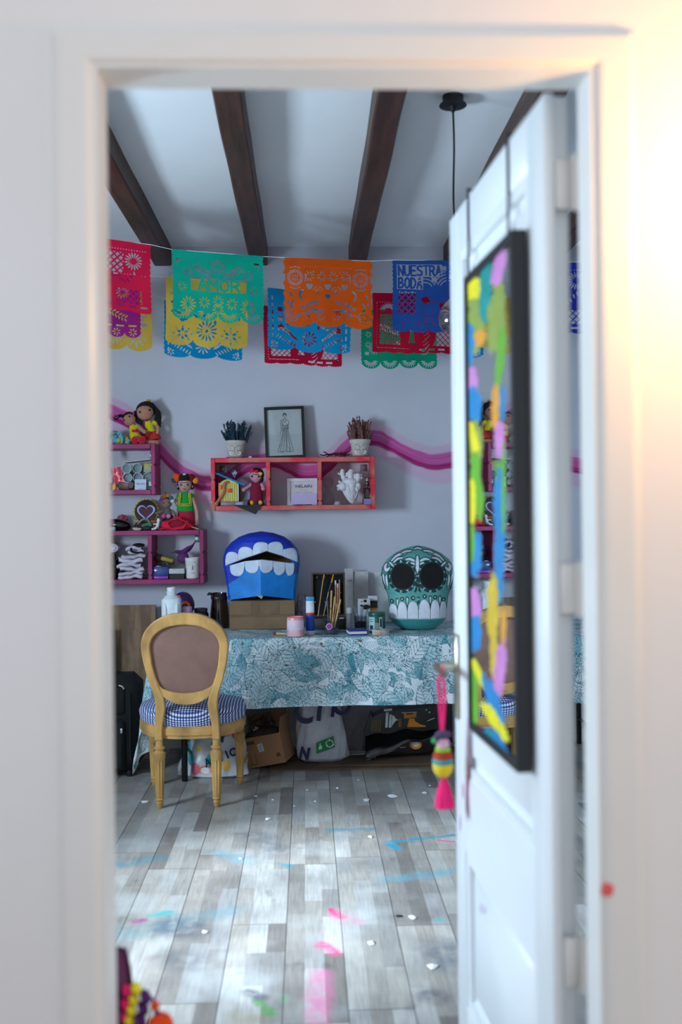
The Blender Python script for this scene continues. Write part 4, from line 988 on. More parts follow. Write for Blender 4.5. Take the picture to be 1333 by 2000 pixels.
part(t, 'arm', sk2, ('t', [(-8, -2, 38), (-16, -4, 34), (-23, -5, 32)], [3, 2.8, 3], 8)); part(t, 'arm', sk2, ('t', [(8, -2, 38), (14, -3, 32), (16, -5, 28)], [3, 2.8, 3], 8))
for x, c in ((-6, (214, 80, 140)), (3, (196, 140, 170))): part(t, 'rosette', M('yarn_%d_%d' % c[:2], c, .9), ('e', (x, -10, 27), (4.4, 2.5, 4.4)))
t = pthing('crochet_doll', 'tall crocheted doll with flower crown, green blouse with yellow trim and red skirt', 'doll', 363, 1036, YT+.03, S2T)
sk3 = M('crochet_peach', (202, 160, 148), .9, var=.08, vs=300, bump=.4, bs=500)
part(t, 'head', sk3, ('l', [(0, 73), (6, 74), (11, 80), (13.5, 88), (13, 96), (8, 102), (0, 104)], (0, -2, 0), 20, None, 0, 10, 1, .9)); part(t, 'hair', black, ('e', (0, -2.6, 99.5), (15.5, 12.8, 10)), ('e', (0, 3, 93), (16, 11, 13)), ('e', (-13, 1, 84), (4, 5, 6)), ('e', (13, 1, 84), (4, 5, 6)))
for x, z, c, r in ((-20, 97, (26, 84, 80), 6), (-16, 101, (236, 84, 24), 8), (0, 103, (220, 212, 216), 6.4), (13, 101, (110, 16, 26), 7.5), (21, 95, (236, 150, 20), 6)):
    part(t, 'flower', M('yarn_%d_%d' % c[:2], c, .9), ('e', (x, -8, z), (r, r*.6, r))); part(t, 'swirl', M('yarn_%d_%d' % c[:2], c, .9), ('t', [(x+(.8+s*.5*r/7)*math.cos(s*1.1), -8-r*.62+s*.04, z+(.8+s*.5*r/7)*math.sin(s*1.1)) for s in range(9)], .7, 5))
for x in (-6, 6): part(t, 'ear', sk3, ('e', (x*2.25, -2, 84), (2.5, 2, 3.2))); part(t, 'eye', eye, ('e', (x, -12.6, 87), (2.6, 1, 1.6)))
part(t, 'brow', eye, ('t', [(-9, -12.3, 90), (-4, -13.4, 91.5), (0, -13.8, 90.6), (4, -13.4, 91.5), (9, -12.3, 90)], .55, 5)); part(t, 'mouth', dkred, ('t', [(-3, -12.6, 79.4), (0, -13, 78.6), (3, -12.6, 79.4)], .7, 5)); part(t, 'nose', sk3, ('e', (0, -14, 83.5), (1.5, 1.3, 1.5)))
gn = M('crochet_green', (30, 158, 62), .9, var=.08, vs=300, bump=.4, bs=500)
part(t, 'blouse', gn, ('l', [(15.5, 36), (17, 39), (15, 52), (12.5, 62), (9.5, 70), (6, 74)], (0, 0, 0), 20, None, 0, 10, 1, .62)); part(t, 'sleeve', gn, ('e', (-12, -1, 65), (5, 5, 5.5)), ('e', (12, -1, 65), (5, 5, 5.5)))
part(t, 'trim', yel, *[('t', q, 1.1, 6) for q in ([(-7.5, -8, 72), (-8.5, -9.5, 62), (-9.5, -10.4, 50.5), (0, -11.6, 49.5), (9.5, -10.4, 50.5), (8.5, -9.5, 62), (7.5, -8, 72)], [(-10, -7, 71), (-11.6, -8.5, 60), (-12.5, -9.4, 47.5), (0, -11.8, 46.5), (12.5, -9.4, 47.5), (11.6, -8.5, 60), (10, -7, 71)])])
part(t, 'skirt', M('crochet_crimson', (190, 26, 62), .9, bump=.4, bs=400), ('l', [(18, 0), (19, 4), (17, 22), (13, 40)], (0, 0, 0), 20, None, 0, 10, 1, .65))
part(t, 'arm', sk3, ('t', curve_pts([(13, -1, 63), (19, -3, 48), (23, -4, 30), (22, -6, 12)], 12), [3.8]*13, 10), ('e', (22, -6, 11), 3.9)); part(t, 'arm', sk3, ('t', [(-13, -1, 63), (-18, -4, 56), (-15, -8, 48)], [3.8, 3.4, 3.4], 10))
t = pthing('crochet_cloth', 'crumpled coral red crocheted dress with a dark red inside', 'cloth', 341, 1036, YT-.07, S2T)
cr = M('coral_red_yarn', (232, 24, 62), .9, var=.1, vs=200, bump=.6, bs=350)
def ruff(u, v):
    a = 2*PI*u; r = 13+14*v+2.5*v*math.sin(a*7); z = 12+10*math.sin(a+1)*(1-v*.7)-10*v+2*math.sin(a*5)*v
    return (2+r*math.cos(a)*1.15, -1+r*.42*math.sin(a), max(.6, z+2))
part(t, 'ruffle', cr, ('g', ruff, 56, 7, True)); part(t, 'folded_body', cr, ('e', (-12, 2, 9), (14, 9, 9.5), rot(0, 20)), ('e', (4, 8, 15), (12, 6, 12)), ('e', (20, 4, 7), (11, 6, 7)))
part(t, 'inside', dkred, ('e', (6, -6, 12), (15, 5, 8.5)), label='dark red inside')
part(t, 'hem', cr, ('t', [(6+17*math.cos(a)*(1+.07*math.sin(5*a)), -10, 12+10*math.sin(a)*(1+.1*math.sin(6*a))) for a in np.linspace(0, 6.28, 40)[:-1]], 1.6, 6, True))
card('lilac blue card tucked behind the coral crocheted dress', 348, 1036, 20, 26, S2T, (122, 136, 206), YT-.02, tilt=18)
t = pthing('felt_leaf', 'lime green crocheted leaf beside the coral dress', 'toy', 361, 1036, YT-.05, S2T); part(t, 'leaf', M('lime_yarn', (150, 205, 50), .9), ('e', (0, 0, 16), (8, 4, 3.4), rot(0, 12)), ('e', (-2, 2, 8), (6, 5, 8)))
t = pthing('wooden_stick', 'thin pale wooden stick lying on the lower magenta shelf', 'stick', 378, 1036, YT-.06, S2T); part(t, 'stick', M('pale_wood', (206, 176, 140), .7), ('t', [(-12, 0, 9), (12, -8, 1.2)], .9, 6))

# --- inside the second shelf
def folded(root, mat, x0, x1, y0, y1, zs, seed):
    rr = random.Random(seed)
    for i in range(len(zs)-1):
        z0, z1 = zs[i], zs[i+1]; sx = rr.uniform(-4, 4); ph = rr.uniform(0, 6)
        def fn(u, v, z0=z0, z1=z1, sx=sx, ph=ph):
            a = 2*PI*u; ca, sa = math.cos(a), math.sin(a); h = (z1-z0)/2
            w = (x1-x0)/2; x = (x0+x1)/2+sx+w*(2*v-1)
            z = (z0+z1)/2+h*1.08*math.copysign(abs(sa)**.8, sa)+1.9*math.sin(v*6+ph)+.9*math.sin(v*15+ph)
            return (x+1.2*math.sin(a*2+ph), (y0+y1)/2+(y1-y0)/2*math.copysign(abs(ca)**.7, ca)*(1-.15*abs(2*v-1)**4)+.8*math.sin(v*9+ph), z if z > .3 else .3)
        part(root, 'fold', mat, ('g', fn, 18, 22, True))
sh = M('lilac_white_jersey', (214, 206, 220), .85, var=.06, vs=20, bump=.5, bs=22)
t = pthing('folded_shirts', 'stack of crumpled white shirts folded in the lower magenta shelf', 'shirts', 259, 1133, YM, S2B); folded(t, sh, -22, 24, -22, 14, [0, 8, 15, 23, 31, 40, 47], 3)
t = pthing('black_cloth', 'black folded cloth under the rolled white shirt', 'cloth', 219, 1133, YM, S2B); folded(t, M('black_jersey', (16, 16, 20), .9, bump=.4, bs=30), -11, 10, -18, 14, [0, 12, 25, 38, 49], 5)
t = pthing('rolled_shirt', 'rolled white shirt lying on top of the black cloth', 'shirt', 222, 1133, YM, S2B+50.5*K); part(t, 'roll', sh, ('l', [(6, -16), (9, -15), (10, 0), (9, 14), (6, 15)], (0, 0, 10), 20, rot(90, 0, 0), 0, 10, 1.3, .95)); part(t, 'end_spiral', sh, ('t', [((2+s*.55)*math.cos(s*.8)*1.2, -16.4, 10+(2+s*.55)*math.sin(s*.8)*.9) for s in range(13)], 1.0, 6))
t = pthing('striped_shirt', 'white shirt with a black band crumpled on the shirt stack', 'shirt', 268, 1133, YM+.01, S2B+48*K); folded(t, sh, -16, 14, -12, 10, [0, 7, 15], 9); part(t, 'black_band', M('black_jersey', (16, 16, 20)), ('e', (5, -6, 17), (12, 8, 4)), ('t', [(-9, -11, 12), (-8, -12, 5), (2, -13, 2), (13, -12, 3)], 2.2, 8))
t = pthing('plastic_case', 'translucent blue box with a purple base in the lower magenta shelf', 'box', 313.5, 1133, YM-.05, S2B)
part(t, 'lid', M('blue_plastic', (62, 84, 140), .2, var=.2), ('b', (0, 0, 15), (35, 26, 18), 1)); part(t, 'base', M('purple_plastic', (160, 70, 190), .4), ('b', (0, 0, 3), (34, 26, 5.6), .6)); part(t, 'catch', M('white_plastic', (228, 230, 232)), ('e', (-3, -6, 24.4), (5, 4, 1.2)))
t = pthing('gift_box', 'black box with a grey white lid beside the blue plastic box', 'box', 347, 1133, YM-.05, S2B); part(t, 'base', M('black_card', (24, 24, 28), .6), ('b', (0, 0, 5), (28, 24, 10), .3), smooth=0); part(t, 'lid', M('grey_white_card', (196, 200, 200), .6), ('b', (0, 0, 15), (29.5, 25.5, 9.6), .4), smooth=0)
t = pthing('sculpted_cup', 'white ceramic cup sculpted as a face in the lower magenta shelf', 'cup', 377, 1133, YM-.055, S2B); wcer = M('matte_white_ceramic', (226, 222, 220), .7, var=.04, bump=.2, bs=60)
part(t, 'cup', wcer, ('l', [(11, 0), (13, 2), (12.5, 12), (13.5, 24), (15, 40), (14.2, 40.5), (12, 38), (11, 6), (0, 5)], (0, 0, 0), 26))
part(t, 'face', wcer, ('e', (-5.5, -12, 28), (3.5, 2.6, 2)), ('e', (5.5, -12, 28), (3.5, 2.6, 2)), ('e', (0, -13.5, 22), (2, 3, 5)), ('e', (0, -12.4, 12.5), (4.5, 2, 1.2)), ('e', (0, -12.2, 10.2), (4, 2, 1.2)), ('t', [(-10, -11, 32), (-6, -13.6, 33.5), (-2, -14.4, 31)], 1, 6), ('t', [(10, -11, 32), (6, -13.6, 33.5), (2, -14.4, 31)], 1, 6))
t = pthing('dried_leaf', 'dark purple dried leaf stretched above the white face cup', 'leaf', 366, 1133, YM-.02, S2B)
pl = M('purple_leaf', (94, 34, 104), .7, var=.25, vs=60, bump=.4, bs=80)
def leafsheet(u, v):
    s = u*2-1; w = (1-abs(s)**1.6)*9*(v*2-1); return (-8+26*s*.9+4, -4+3*math.sin(u*9)+abs(v*2-1)*3, 50+24*max(0, s)**1.2+w*.8+1.5*math.sin(u*14))
part(t, 'blade', pl, ('g', leafsheet, 26, 9)); part(t, 'stalk', pl, ('t', [(-30, -5, 50), (-18, -5, 51), (0, -6, 54)], .9, 6)); part(t, 'lower_blade', pl, ('e', (-8, 0, 40), (12, 6, 10), rot(0, -20)))
t = pthing('work_tool', 'yellow banded brush head lying on the blue plastic box', 'brush', 323, 1133, YM-.02, S2B+25.5*K); part(t, 'band', M('ochre_cloth', (176, 146, 50), .8), ('b', (4, 0, 11), (26, 9, 8), 2, rot(0, 14))); part(t, 'head', M('dark_brown', (60, 50, 46), .7), ('e', (-12, 2, 14), (9, 7, 8)), ('b', (2, 3, 4), (30, 8, 7), 1)); part(t, 'wire', M('steel', (170, 170, 175), .3, 1), ('t', [(-6, -6, 0.6), (-2, -7, 5), (3, -7, 6), (6, -7, .6)], .8, 6))
# ================================================================== on and in the red shelf
leafd = M('dusty_blue_heather', (34, 62, 80), .8, var=.3, vs=60); leafr = M('dried_rose_heather', (140, 92, 88), .8, var=.3, vs=60)
potm = M('stone_white_pot', (198, 192, 184), .8, var=.06, vs=60, bump=.2, bs=150); ink = M('black_ink', (34, 30, 32), .7)
def plant(label, px, mat, seed, spread, hgt):
    t = pthing('potted_heather', label, 'plant', px, 893, YM, M_T)
    part(t, 'saucer', M('terracotta_saucer', (140, 110, 104), .8), ('l', [(14, 0), (18.5, 1), (19, 3.2), (17, 3.4), (15, 2), (0, 2)], (0, 0, 0), 26))
    part(t, 'pot', potm, ('l', [(14, 3), (15, 4), (18.5, 27), (20.3, 28), (20.5, 34.5), (18.8, 35), (18, 30), (0, 30)], (0, 0, 0), 30))
    # closed-eye face with daisies
    R_ = lambda z: -(14.4+(z-3)*.172)-.15
    def q(x, z): r = -R_(z); return (x, -math.sqrt(max(r*r-x*x, 0)), z)
    sh = []
    for sx in (-1, 1):
        sh += [('t', [q(sx*(3+i*1.3), 15.8-1.6*math.sin(i/6*PI)) for i in range(7)], .35, 4), ('t', [q(sx*(2.6+i*1.5), 23.2+1.2*math.sin(i/6*PI)) for i in range(7)], .35, 4)]
        sh += [('t', [q(sx*(4+i*2), 14.6), q(sx*(4.3+i*2.1), 13.2)], .25, 4) for i in range(4)]
    sh += [('t', [q(-2.4, 22.5), q(-1.2, 19), q(-1.5, 12), q(0, 10.8), q(1.6, 11.4)], .4, 4), ('t', [q(2.4, 22.5), q(1.2, 19)], .35, 4), ('t', [q(-2.4, 7.6), q(0, 8), q(2.4, 7.6)], .4, 4)]
    part(t, 'face_lines', ink, *sh)
    for sx in (-1, 1):
        c = q(sx*7.6, 10)
        part(t, 'daisy', M('daisy_white', (236, 232, 224), .8), *[('e', (c[0]+2.6*math.cos(a), c[1]-.4, c[2]+2.6*math.sin(a)), (1.5, .5, 1.1), rot(0, -math.degrees(a))) for a in np.linspace(0, 6.28, 9)[:-1]])
        part(t, 'daisy_eye', M('daisy_yellow', (220, 180, 60), .8), ('e', (c[0], c[1]-.7, c[2]), (1.3, .6, 1.3)))
    rr = random.Random(seed); sprigs = []
    for i in range(72):
        a = rr.uniform(0, 6.28); k = rr.random()**.6; sx = k*math.cos(a); sy = k*math.sin(a); L = hgt*(rr.uniform(.55, 1.05)-.34*k)
        p0 = Vector((sx*13, sy*12, 30)); p2 = Vector((sx*spread*1.0+rr.uniform(-3, 3), sy*spread*.7, 34+L)); p1 = (p0+p2)/2+Vector((rr.uniform(-3, 3), 0, rr.uniform(-4, 4)-4*k))
        pts = curve_pts([p0, p1, p2], 12); sprigs.append(('t', pts, .45, 4))
        for j, p in enumerate(pts):
            if j < 3: continue
            for s in range(3):
                b = rr.uniform(0, 6.28); r = .9+.9*(1-j/len(pts))
                sprigs.append(('e', (p.x+r*math.cos(b), p.y+r*math.sin(b), p.z+rr.uniform(-1, 1)), (.85, .85, 1.7), None, 5, 4))
    part(t, 'foliage', mat, *sprigs, smooth=60)
    part(t, 'soil', M('dark_soil', (40, 32, 28), .95), ('l', [(17.6, 29), (17.6, 31), (0, 32)], (0, 0, 0), 20))
plant('face-painted pot of blue grey heather beside the framed sketch', 461, leafd, 4, 30, 44)
plant('face-painted pot of dried rose brown heather at the plain end of the shelf', 704, leafr, 8, 27, 50)
t = pthing('price_tag', 'tiny white tag lying on the red shelf', 'tag', 489, 893, YF+.03, M_T); part(t, 'tag', M('white_paper', (224, 222, 224)), ('b', (0, 0, 1.6), (6, 2, 3), .2), smooth=0)
# framed fashion sketch
t = pthing('framed_sketch', 'black framed pencil sketch of a woman in a long gown', 'picture', 558.5, 893, YM+.02, M_T, rx=-5, ry=-1.6)
fwp, fh = 78, 102
part(t, 'frame', M('black_wood', (14, 14, 15), .4), ('r', [(-39, 0), (39, 0), (39, fh), (-39, fh)], [(-33.5, 5.5), (33.5, 5.5), (33.5, fh-5.5), (-33.5, fh-5.5)], -3, 3), smooth=0)
nx, ny = 150, 206
U, V = np.meshgrid(np.linspace(-33.5, 33.5, nx), np.linspace(5.5, fh-5.5, ny))
img = np.ones(U.shape+(3,))*np.array([216, 218, 220])/255.
img *= (1-.05*(V < 48))[..., None]
def seg(img, X, Y, pts, w, c, a=1.0):
    for p, q in zip(pts[:-1], pts[1:]):
        vx, vy = q[0]-p[0], q[1]-p[1]; s = np.clip(((X-p[0])*vx+(Y-p[1])*vy)/(vx*vx+vy*vy+1e-9), 0, 1)
        d = np.hypot(X-p[0]-s*vx, Y-p[1]-s*vy); m = (np.clip((w-d)/w*1.8, 0, 1)*a)[..., None]
        img[:] = img*(1-m)+np.array(c)/255.*m
G = (60, 60, 66)
def el(img, X, Y, x, y, rx, ry, c, a=1, soft=6):
    m = (np.clip((1-np.hypot((X-x)/rx, (Y-y)/ry))*soft, 0, 1)*a)[..., None]; img[:] = img*(1-m)+np.array(c)/255.*m
el(img, U, V, 1, 86, 4, 4.5, (50, 48, 50)); el(img, U, V, 1, 83.6, 2.6, 4, (206, 200, 200)); el(img, U, V, 1, 86.8, 1.8, 1.6, (170, 166, 168))
for q in ([(0, 80), (-1, 77), (-6.5, 75.5), (-7.5, 70), (-6.5, 54), (-8, 53)], [(2, 80), (3, 77), (7.5, 75), (8.5, 70), (7, 58)], [(-4.6, 73), (-4.2, 67), (-5, 55)], [(-3, 76.5), (1, 71), (4, 76.5)], [(-4, 68), (-2, 65), (4.5, 65), (6.5, 68)],
          [(-2, 65), (-4, 52), (-8, 34), (-15, 14)], [(5, 65), (8, 48), (12, 30), (16, 14)], [(-15, 14), (-8, 13), (0, 14), (8, 13), (16, 14)], [(0, 64), (-1, 40), (-4, 14)], [(3, 64), (4, 40), (3, 14)], [(1.5, 62), (2, 30), (1, 16)], [(4, 60), (8, 30), (10, 15)], [(-1, 60), (-6, 30), (-10, 14)], [(-8, 53), (-9, 50), (-8.5, 47)], [(-13, 20), (-9, 28)], [(6, 22), (10, 16)]):
    seg(img, U, V, q, .62, G, .85)
seg(img, U, V, [(5, 67), (6.2, 58)], 1.1, (60, 58, 80), .8); el(img, U, V, 2.5, 45, 2, 20, (150, 150, 156), .5, 2); el(img, U, V, -6, 13.4, 2, 1, (30, 30, 30)); el(img, U, V, 8, 13.6, 4, .8, (40, 40, 42))
paint_grid('drawing', np.stack([U, np.full_like(U, .5), V], -1), img, MV('sketch_paper', .7, .03), t)
part(t, 'glazing', glass('picture_glass', (245, 247, 247), .03, .06), ('b', (0, -.8, fh/2), (67, .4, fh-11), 0), smooth=0)
part(t, 'back_board', M('brown_board', (110, 90, 70), .8), ('b', (0, 2.4, fh/2), (72, 1, fh-8), 0), smooth=0)
# dried leaves
t = pthing('dried_leaves', 'heap of curled brown and purple dried leaves on the red shelf', 'leaves', 655, 893, YM, M_T)
for i, (x, z, w, c) in enumerate(((-18, 4, 12, (60, 40, 30)), (-8, 3, 14, (70, 50, 36)), (6, 5, 16, (110, 78, 52)), (14, 4, 15, (96, 66, 46)), (-14, 7, 9, (60, 36, 70)), (20, 8, 10, (120, 84, 58)))):
    def lf(u, v, x=x, z=z, w=w, i=i): s = u*2-1; q = v*2-1; return (x+w*s, -6+i*2+8*q*(1-s*s), z+2.5*abs(q)+2*math.sin(s*3+i)+.15*w*s*(1 if i % 2 else -1))
    part(t, 'leaf', M('dry_leaf_%d' % i, c, .8, var=.25, vs=60), ('g', lf, 12, 6))
# crochet house, grey box, crochet doll, black sheet
t = pthing('grey_case', 'flat grey box under the crocheted house', 'box', 459, 988, YM-.03, M_B); part(t, 'case', M('grey_translucent', (120, 116, 124), .4), ('b', (0, 0, 4.3), (52, 44, 8.4), .8)); part(t, 'label', M('lilac_label', (166, 166, 190), .6), ('p', [(3, 2), (17, 2), (17, 7), (3, 7)], -22.6, -22.1), smooth=0)
t = pthing('crochet_house', 'yellow crocheted house with sloping bright blue roof and orange windows', 'toy house', 449, 988, YM-.03, M_B+8.7*K)
yw = M('pale_yellow_yarn', (226, 214, 120), .9, var=.12, vs=200, bump=.5, bs=400); pkt = M('pink_yarn_trim', (224, 130, 130), .9)
part(t, 'front_wall', yw, ('p', [(-18, 0), (17, 0), (17, 34), (8, 41), (0, 44), (-10, 41), (-18, 35)], -18, -15))
for i in range(8): part(t, 'knit_rib', yw, ('t', [(-16+4.4*i, -18.4, .5), (-16+4.4*i, -18.4, 34+5*math.sin((i+.5)/8*PI))], .9, 6))
part(t, 'side_wall', M('dark_crochet', (40, 30, 34), .9), ('b', (18, -2, 17), (3, 28, 34), .5), ('b', (-18, -2, 17), (3, 28, 34), .5), ('b', (0, 13, 18), (36, 3, 36), .5))
part(t, 'edging', pkt, ('t', [(-18.5, -17.5, 36), (-19, -17.5, 18), (-18, -17.5, 0), (0, -18, -.2), (17, -17.5, 0)], 1.4, 6)); part(t, 'white_edging', M('white_yarn', (220, 216, 220), .9), ('t', [(18, -17.5, 34), (18, -17.5, 0)], 1.3, 6))
bu = M('bright_blue_yarn', (20, 150, 220), .9, bump=.6, bs=300)
part(t, 'roof', M('dark_roof_crochet', (44, 30, 40), .9), ('b', (-2, -2, 45), (66, 34, 2), .8, rot(0, 23)))
part(t, 'roof_edge', bu, ('t', [(-33+i*2.9, -19.5+.6*(i % 2), 58.2-1.235*i+.5*(i % 2)) for i in range(23)], 1.7, 6), label='bright blue roof edge')
part(t, 'chimney_tuft', M2('blue_white_tuft', (30, 90, 140), (200, 205, 210), .9, 60), *[('t', [(10, -4, 44), (10+rr*2, -4, 52), (10+rr*5, -5, 62-abs(rr)*3)], .6, 5) for rr in (-1.2, -.8, -.4, 0, .4, .8, 1.2)])
for x, z in ((-12, 28), (3, 21)):
    w = part(t, 'window', M('orange_yarn', (224, 70, 28), .9), ('b', (x, -18.8, z), (8, 1.2, 8), .4))
    part(w, 'window_bar', M('coral_yarn2', (236, 120, 70), .9), ('b', (x, -19.6, z), (.9, .6, 8), 0), ('b', (x, -19.6, z), (8, .6, .9), 0))
part(t, 'climbing_stem', M('terracotta_yarn', (206, 120, 84), .9, bump=.5, bs=300), ('t', curve_pts([(0, -20, 37), (-6, -21, 36.5), (-9, -21, 28), (-9, -21, 20), (-14, -22, 10), (-20, -23, 2), (-24, -24, -5)], 24), [2.6]*20+[3, 3.4, 3.8, 4, 4][:5], 8) if False else ('t', curve_pts([(0, -20, 37), (-6, -21, 36.5), (-9, -21, 28), (-9, -21, 20), (-14, -22, 10), (-20, -23, 2), (-24, -24, -5)], 24), 2.7, 8), ('e', (-24, -24, -4), (4.5, 4, 4.5)))
t = pthing('crochet_doll', 'pink faced crocheted doll in a dark red dress with flowers', 'doll', 501, 988, YM-.04, M_B)
pkn = M('crochet_pink_skin', (214, 152, 172), .9, var=.08, vs=300, bump=.4, bs=500)
part(t, 'head', pkn, ('e', (0, -2, 58), (12, 10.5, 12))); part(t, 'hair', black, ('e', (2, 1, 61), (14, 11, 13.5)), ('e', (11, 0, 52), (4, 5, 7)))
for x, z, c in ((-7, 68, (214, 30, 50)), (1, 66, (214, 30, 50)), (9, 62, (220, 190, 90))): part(t, 'flower', M('yarn_%d_%d' % c[:2], c, .9), ('e', (x, -9, z), (4.4, 3, 3.8)))
part(t, 'brow', eye, ('t', [(-6, -11.6, 62), (-2, -12.6, 60.6), (0, -12.6, 59.8), (2, -12.6, 60.6), (6, -11.8, 61.4)], .5, 5))
for x in (-7, 5.5): part(t, 'eye', eye, ('e', (x, -11, 57), (2, 1, 2)))
wine = M('crochet_wine', (136, 14, 56), .9, var=.1, vs=300, bump=.4, bs=400)
part(t, 'dress', wine, ('l', [(13, 0), (14, 3), (12.5, 20), (11, 36), (10, 45), (5, 49)], (0, 0, 0), 20, None, 0, 10, 1, .75)); part(t, 'collar', pkn, ('t', [(-4, -7.5, 47), (0, -8.6, 46), (4, -7.5, 47)], .8, 5))
part(t, 'arm', pkn, ('t', [(-10, -2, 42), (-17, -4, 36), (-23, -5, 32)], [3.4, 3.2, 3.6], 10), ('e', (-24, -5, 31.5), 4)); part(t, 'arm', pkn, ('t', [(11, -3, 42), (14, -7, 36), (14, -9, 33)], [3.6, 3.6, 3.8], 10), ('e', (14, -9, 33), 4))
for x, c in ((-8.5, (236, 170, 40)), (0, (24, 50, 30)), (8.5, (220, 190, 90))): part(t, 'hem_flower', M('yarn_%d_%d' % c[:2], c, .9), ('e', (x, -9.6, 6), (4, 2, 4.2)))
t = pthing('plastic_wrap', 'crumpled clear plastic wrap between the house and the doll', 'wrap', 481, 988, YM-.01, M_B)
part(t, 'wrap', M('lilac_wrap', (150, 146, 170), .25, var=.25, vs=30, bump=.6, bs=25), ('p', [(-12, 2), (2, 8), (10, 18), (10, 28), (6, 36), (0, 26), (-4, 14), (-14, 6)], -3, 0))
t = pthing('black_sheet', 'black paper sheet overhanging the edge of the red shelf', 'paper', 487, 996, YF-.012, M_B)
part(t, 'sheet', M('black_paper', (22, 20, 24), .6), ('p', [(-30, 1.2), (24, 1.2), (13, -17)], -1.2, -.4), ('b', (-3, 12, .5), (54, 30, .7), 0), smooth=0)
# white HELAIN frame, lilac card
t = pthing('white_frame', 'white framed certificate reading HELAIN in the middle bay', 'picture', 591, 988, YM+.03, M_B, rx=-8)
part(t, 'frame', M('white_wood', (222, 218, 224), .5), ('r', [(-29.5, 0), (29.5, 0), (29.5, 53), (-29.5, 53)], [(-24, 5.5), (24, 5.5), (24, 47.5), (-24, 47.5)], -2.5, 2), smooth=0); part(t, 'paper', M('cream_paper', (216, 210, 218), .7), ('b', (0, .5, 26.5), (50, .6, 44), 0), smooth=0)
lettering('HELAIN', 8.2, M('ink_30', (30, 30, 36), .7), t, (3, .1, 35), xs=1.18, bold=.12, depth=.05)
for i, w in enumerate((12, 34, 38)): part(t, 'print_line', M('ink_grey', (120, 118, 126), .7), ('b', (2, .15, 30-i*4), (w, .1, .5), 0), smooth=0)
card('lavender card leaning on the white HELAIN frame', 594.5, 988, 50, 23, M_B, (196, 182, 222), YM-.04, tilt=12)
t = pthing('dark_scraps', 'dark shavings in front of the lavender card', 'scraps', 592, 988, YM-.07, M_B); part(t, 'scraps', M('dark_scrap', (40, 36, 40), .8), *[('b', (-17+i*4, random.Random(i).uniform(-4, 4), .9), (6, 3, 1.2), .2, rot(0, random.Random(i).uniform(-8, 8), i*40)) for i in range(9)])
# right bay: glass, jar, white heart, figurine
t = pthing('glass_ornament', 'clear double-globe glass vessel beside the white heart', 'glass', 641, 988, YM-.01, M_B)
part(t, 'globes', glass('thin_clear_glass', (246, 245, 246), .03, .14), ('l', [(6, 0), (11, 2), (13, 12), (9, 22), (4, 28), (4, 32), (9, 37), (11, 44), (9, 50), (6, 52)], (0, 0, 0), 26))
t = pthing('glass_dish', 'small clear glass dish on the shelf by the white heart', 'dish', 660, 988, YM-.05, M_B); part(t, 'lid', M('pale_glass', (150, 166, 164), .15), ('l', [(7, 0), (7.4, 1), (7, 3), (5.5, 5), (5.5, 6.5), (0, 7)], (0, 0, 0), 22))
t = pthing('heart_sculpture', 'matte white anatomical heart sculpture in the red shelf', 'sculpture', 684, 988, YM-.02, M_B)
wh = M('matte_white_plaster', (220, 222, 228), .7, var=.03, bump=.1, bs=60)
def heartbody(u, v):
    a = 2*PI*u; z = 2+48*v; r = 22*math.sin(PI*min(1, .08+.92*v**.62)*.78+.05)*(1-.28*max(0, v-.55)/.45)
    r = max(.2, (max(0, v)**.55)*23*(1-.42*max(0, v-.45)**1.3/.46)); cx = 1+3.5*(1-v)**1.5-1.5*v
    bulge = 1+.07*math.cos(2*a+4*v)+.05*math.cos(3*a-5*v+1)
    return (cx+r*math.cos(a)*bulge, r*.72*math.sin(a)*bulge, z)
part(t, 'ventricles', wh, ('g', heartbody, 36, 24, True))
part(t, 'atrium', wh, ('e', (-14, -6, 36), (8, 8, 9)), ('e', (15, -4, 34), (7, 8, 10), rot(0, 20)), ('e', (0, -4, 45), (15, 10, 8)))
for pts, r in (([(-8, -2, 44), (-13, -1, 55), (-15, 0, 66)], 4.6), ([(-15, 0, 62), (-20, -1, 60), (-23, -2, 62)], 2.0), ([(-15, 0, 64), (-13, 0, 69)], 3.6), ([(1, -4, 46), (2, -4, 56), (1, -2, 62), (4, 0, 66)], 6.0), ([(8, -3, 46), (12, -3, 53), (9, -2, 59)], 4.2), ([(12, -4, 44), (17, -3, 52), (16, -2, 60)], 5.4), ([(17, -3, 54), (22, -3, 53), (24, -3, 51)], 2.6), ([(-12, 0, 52), (-4, 2, 58), (-6, 2, 63)], 3.2), ([(20, -2, 56), (23, -2, 58), (22, -2, 60)], 1.6), ([(-20, -3, 38), (-25, -4, 36)], 3.0), ([(-20, -3, 32), (-24, -4, 30)], 2.6), ([(-18, -2, 44), (-22, -3, 46)], 2.4)):
    part(t, 'vessel', wh, ('t', pts, [r]*(len(pts)-1)+[r*.92], 12))
for q in ([(-8, -15, 40), (-6, -17, 30), (-2, -16, 18), (2, -11, 8)], [(6, -16, 40), (2, -17.4, 28), (4, -15, 14)], [(12, -13, 36), (14, -12.6, 24), (10, -11, 12)], [(2, -17.4, 28), (10, -14.6, 22)]):
    part(t, 'coronary_ridge', wh, ('t', curve_pts(q, 12), .8, 6))
t = pthing('small_box', 'pale blue and red box under the black figurine', 'box', 719, 988, YM-.04, M_B); part(t, 'box', M('red_card', (176, 20, 34), .5), ('b', (0, 0, 5.8), (21, 16, 11.6), .3), smooth=0); part(t, 'front_label', M('sky_card', (120, 150, 210), .5), ('b', (1, -8.2, 5.8), (18, .4, 10.6), 0), smooth=0)
t = pthing('black_figurine', 'glossy black figurine with a white face standing on the blue box', 'figurine', 718, 988, YM-.04, M_B+11.8*K)
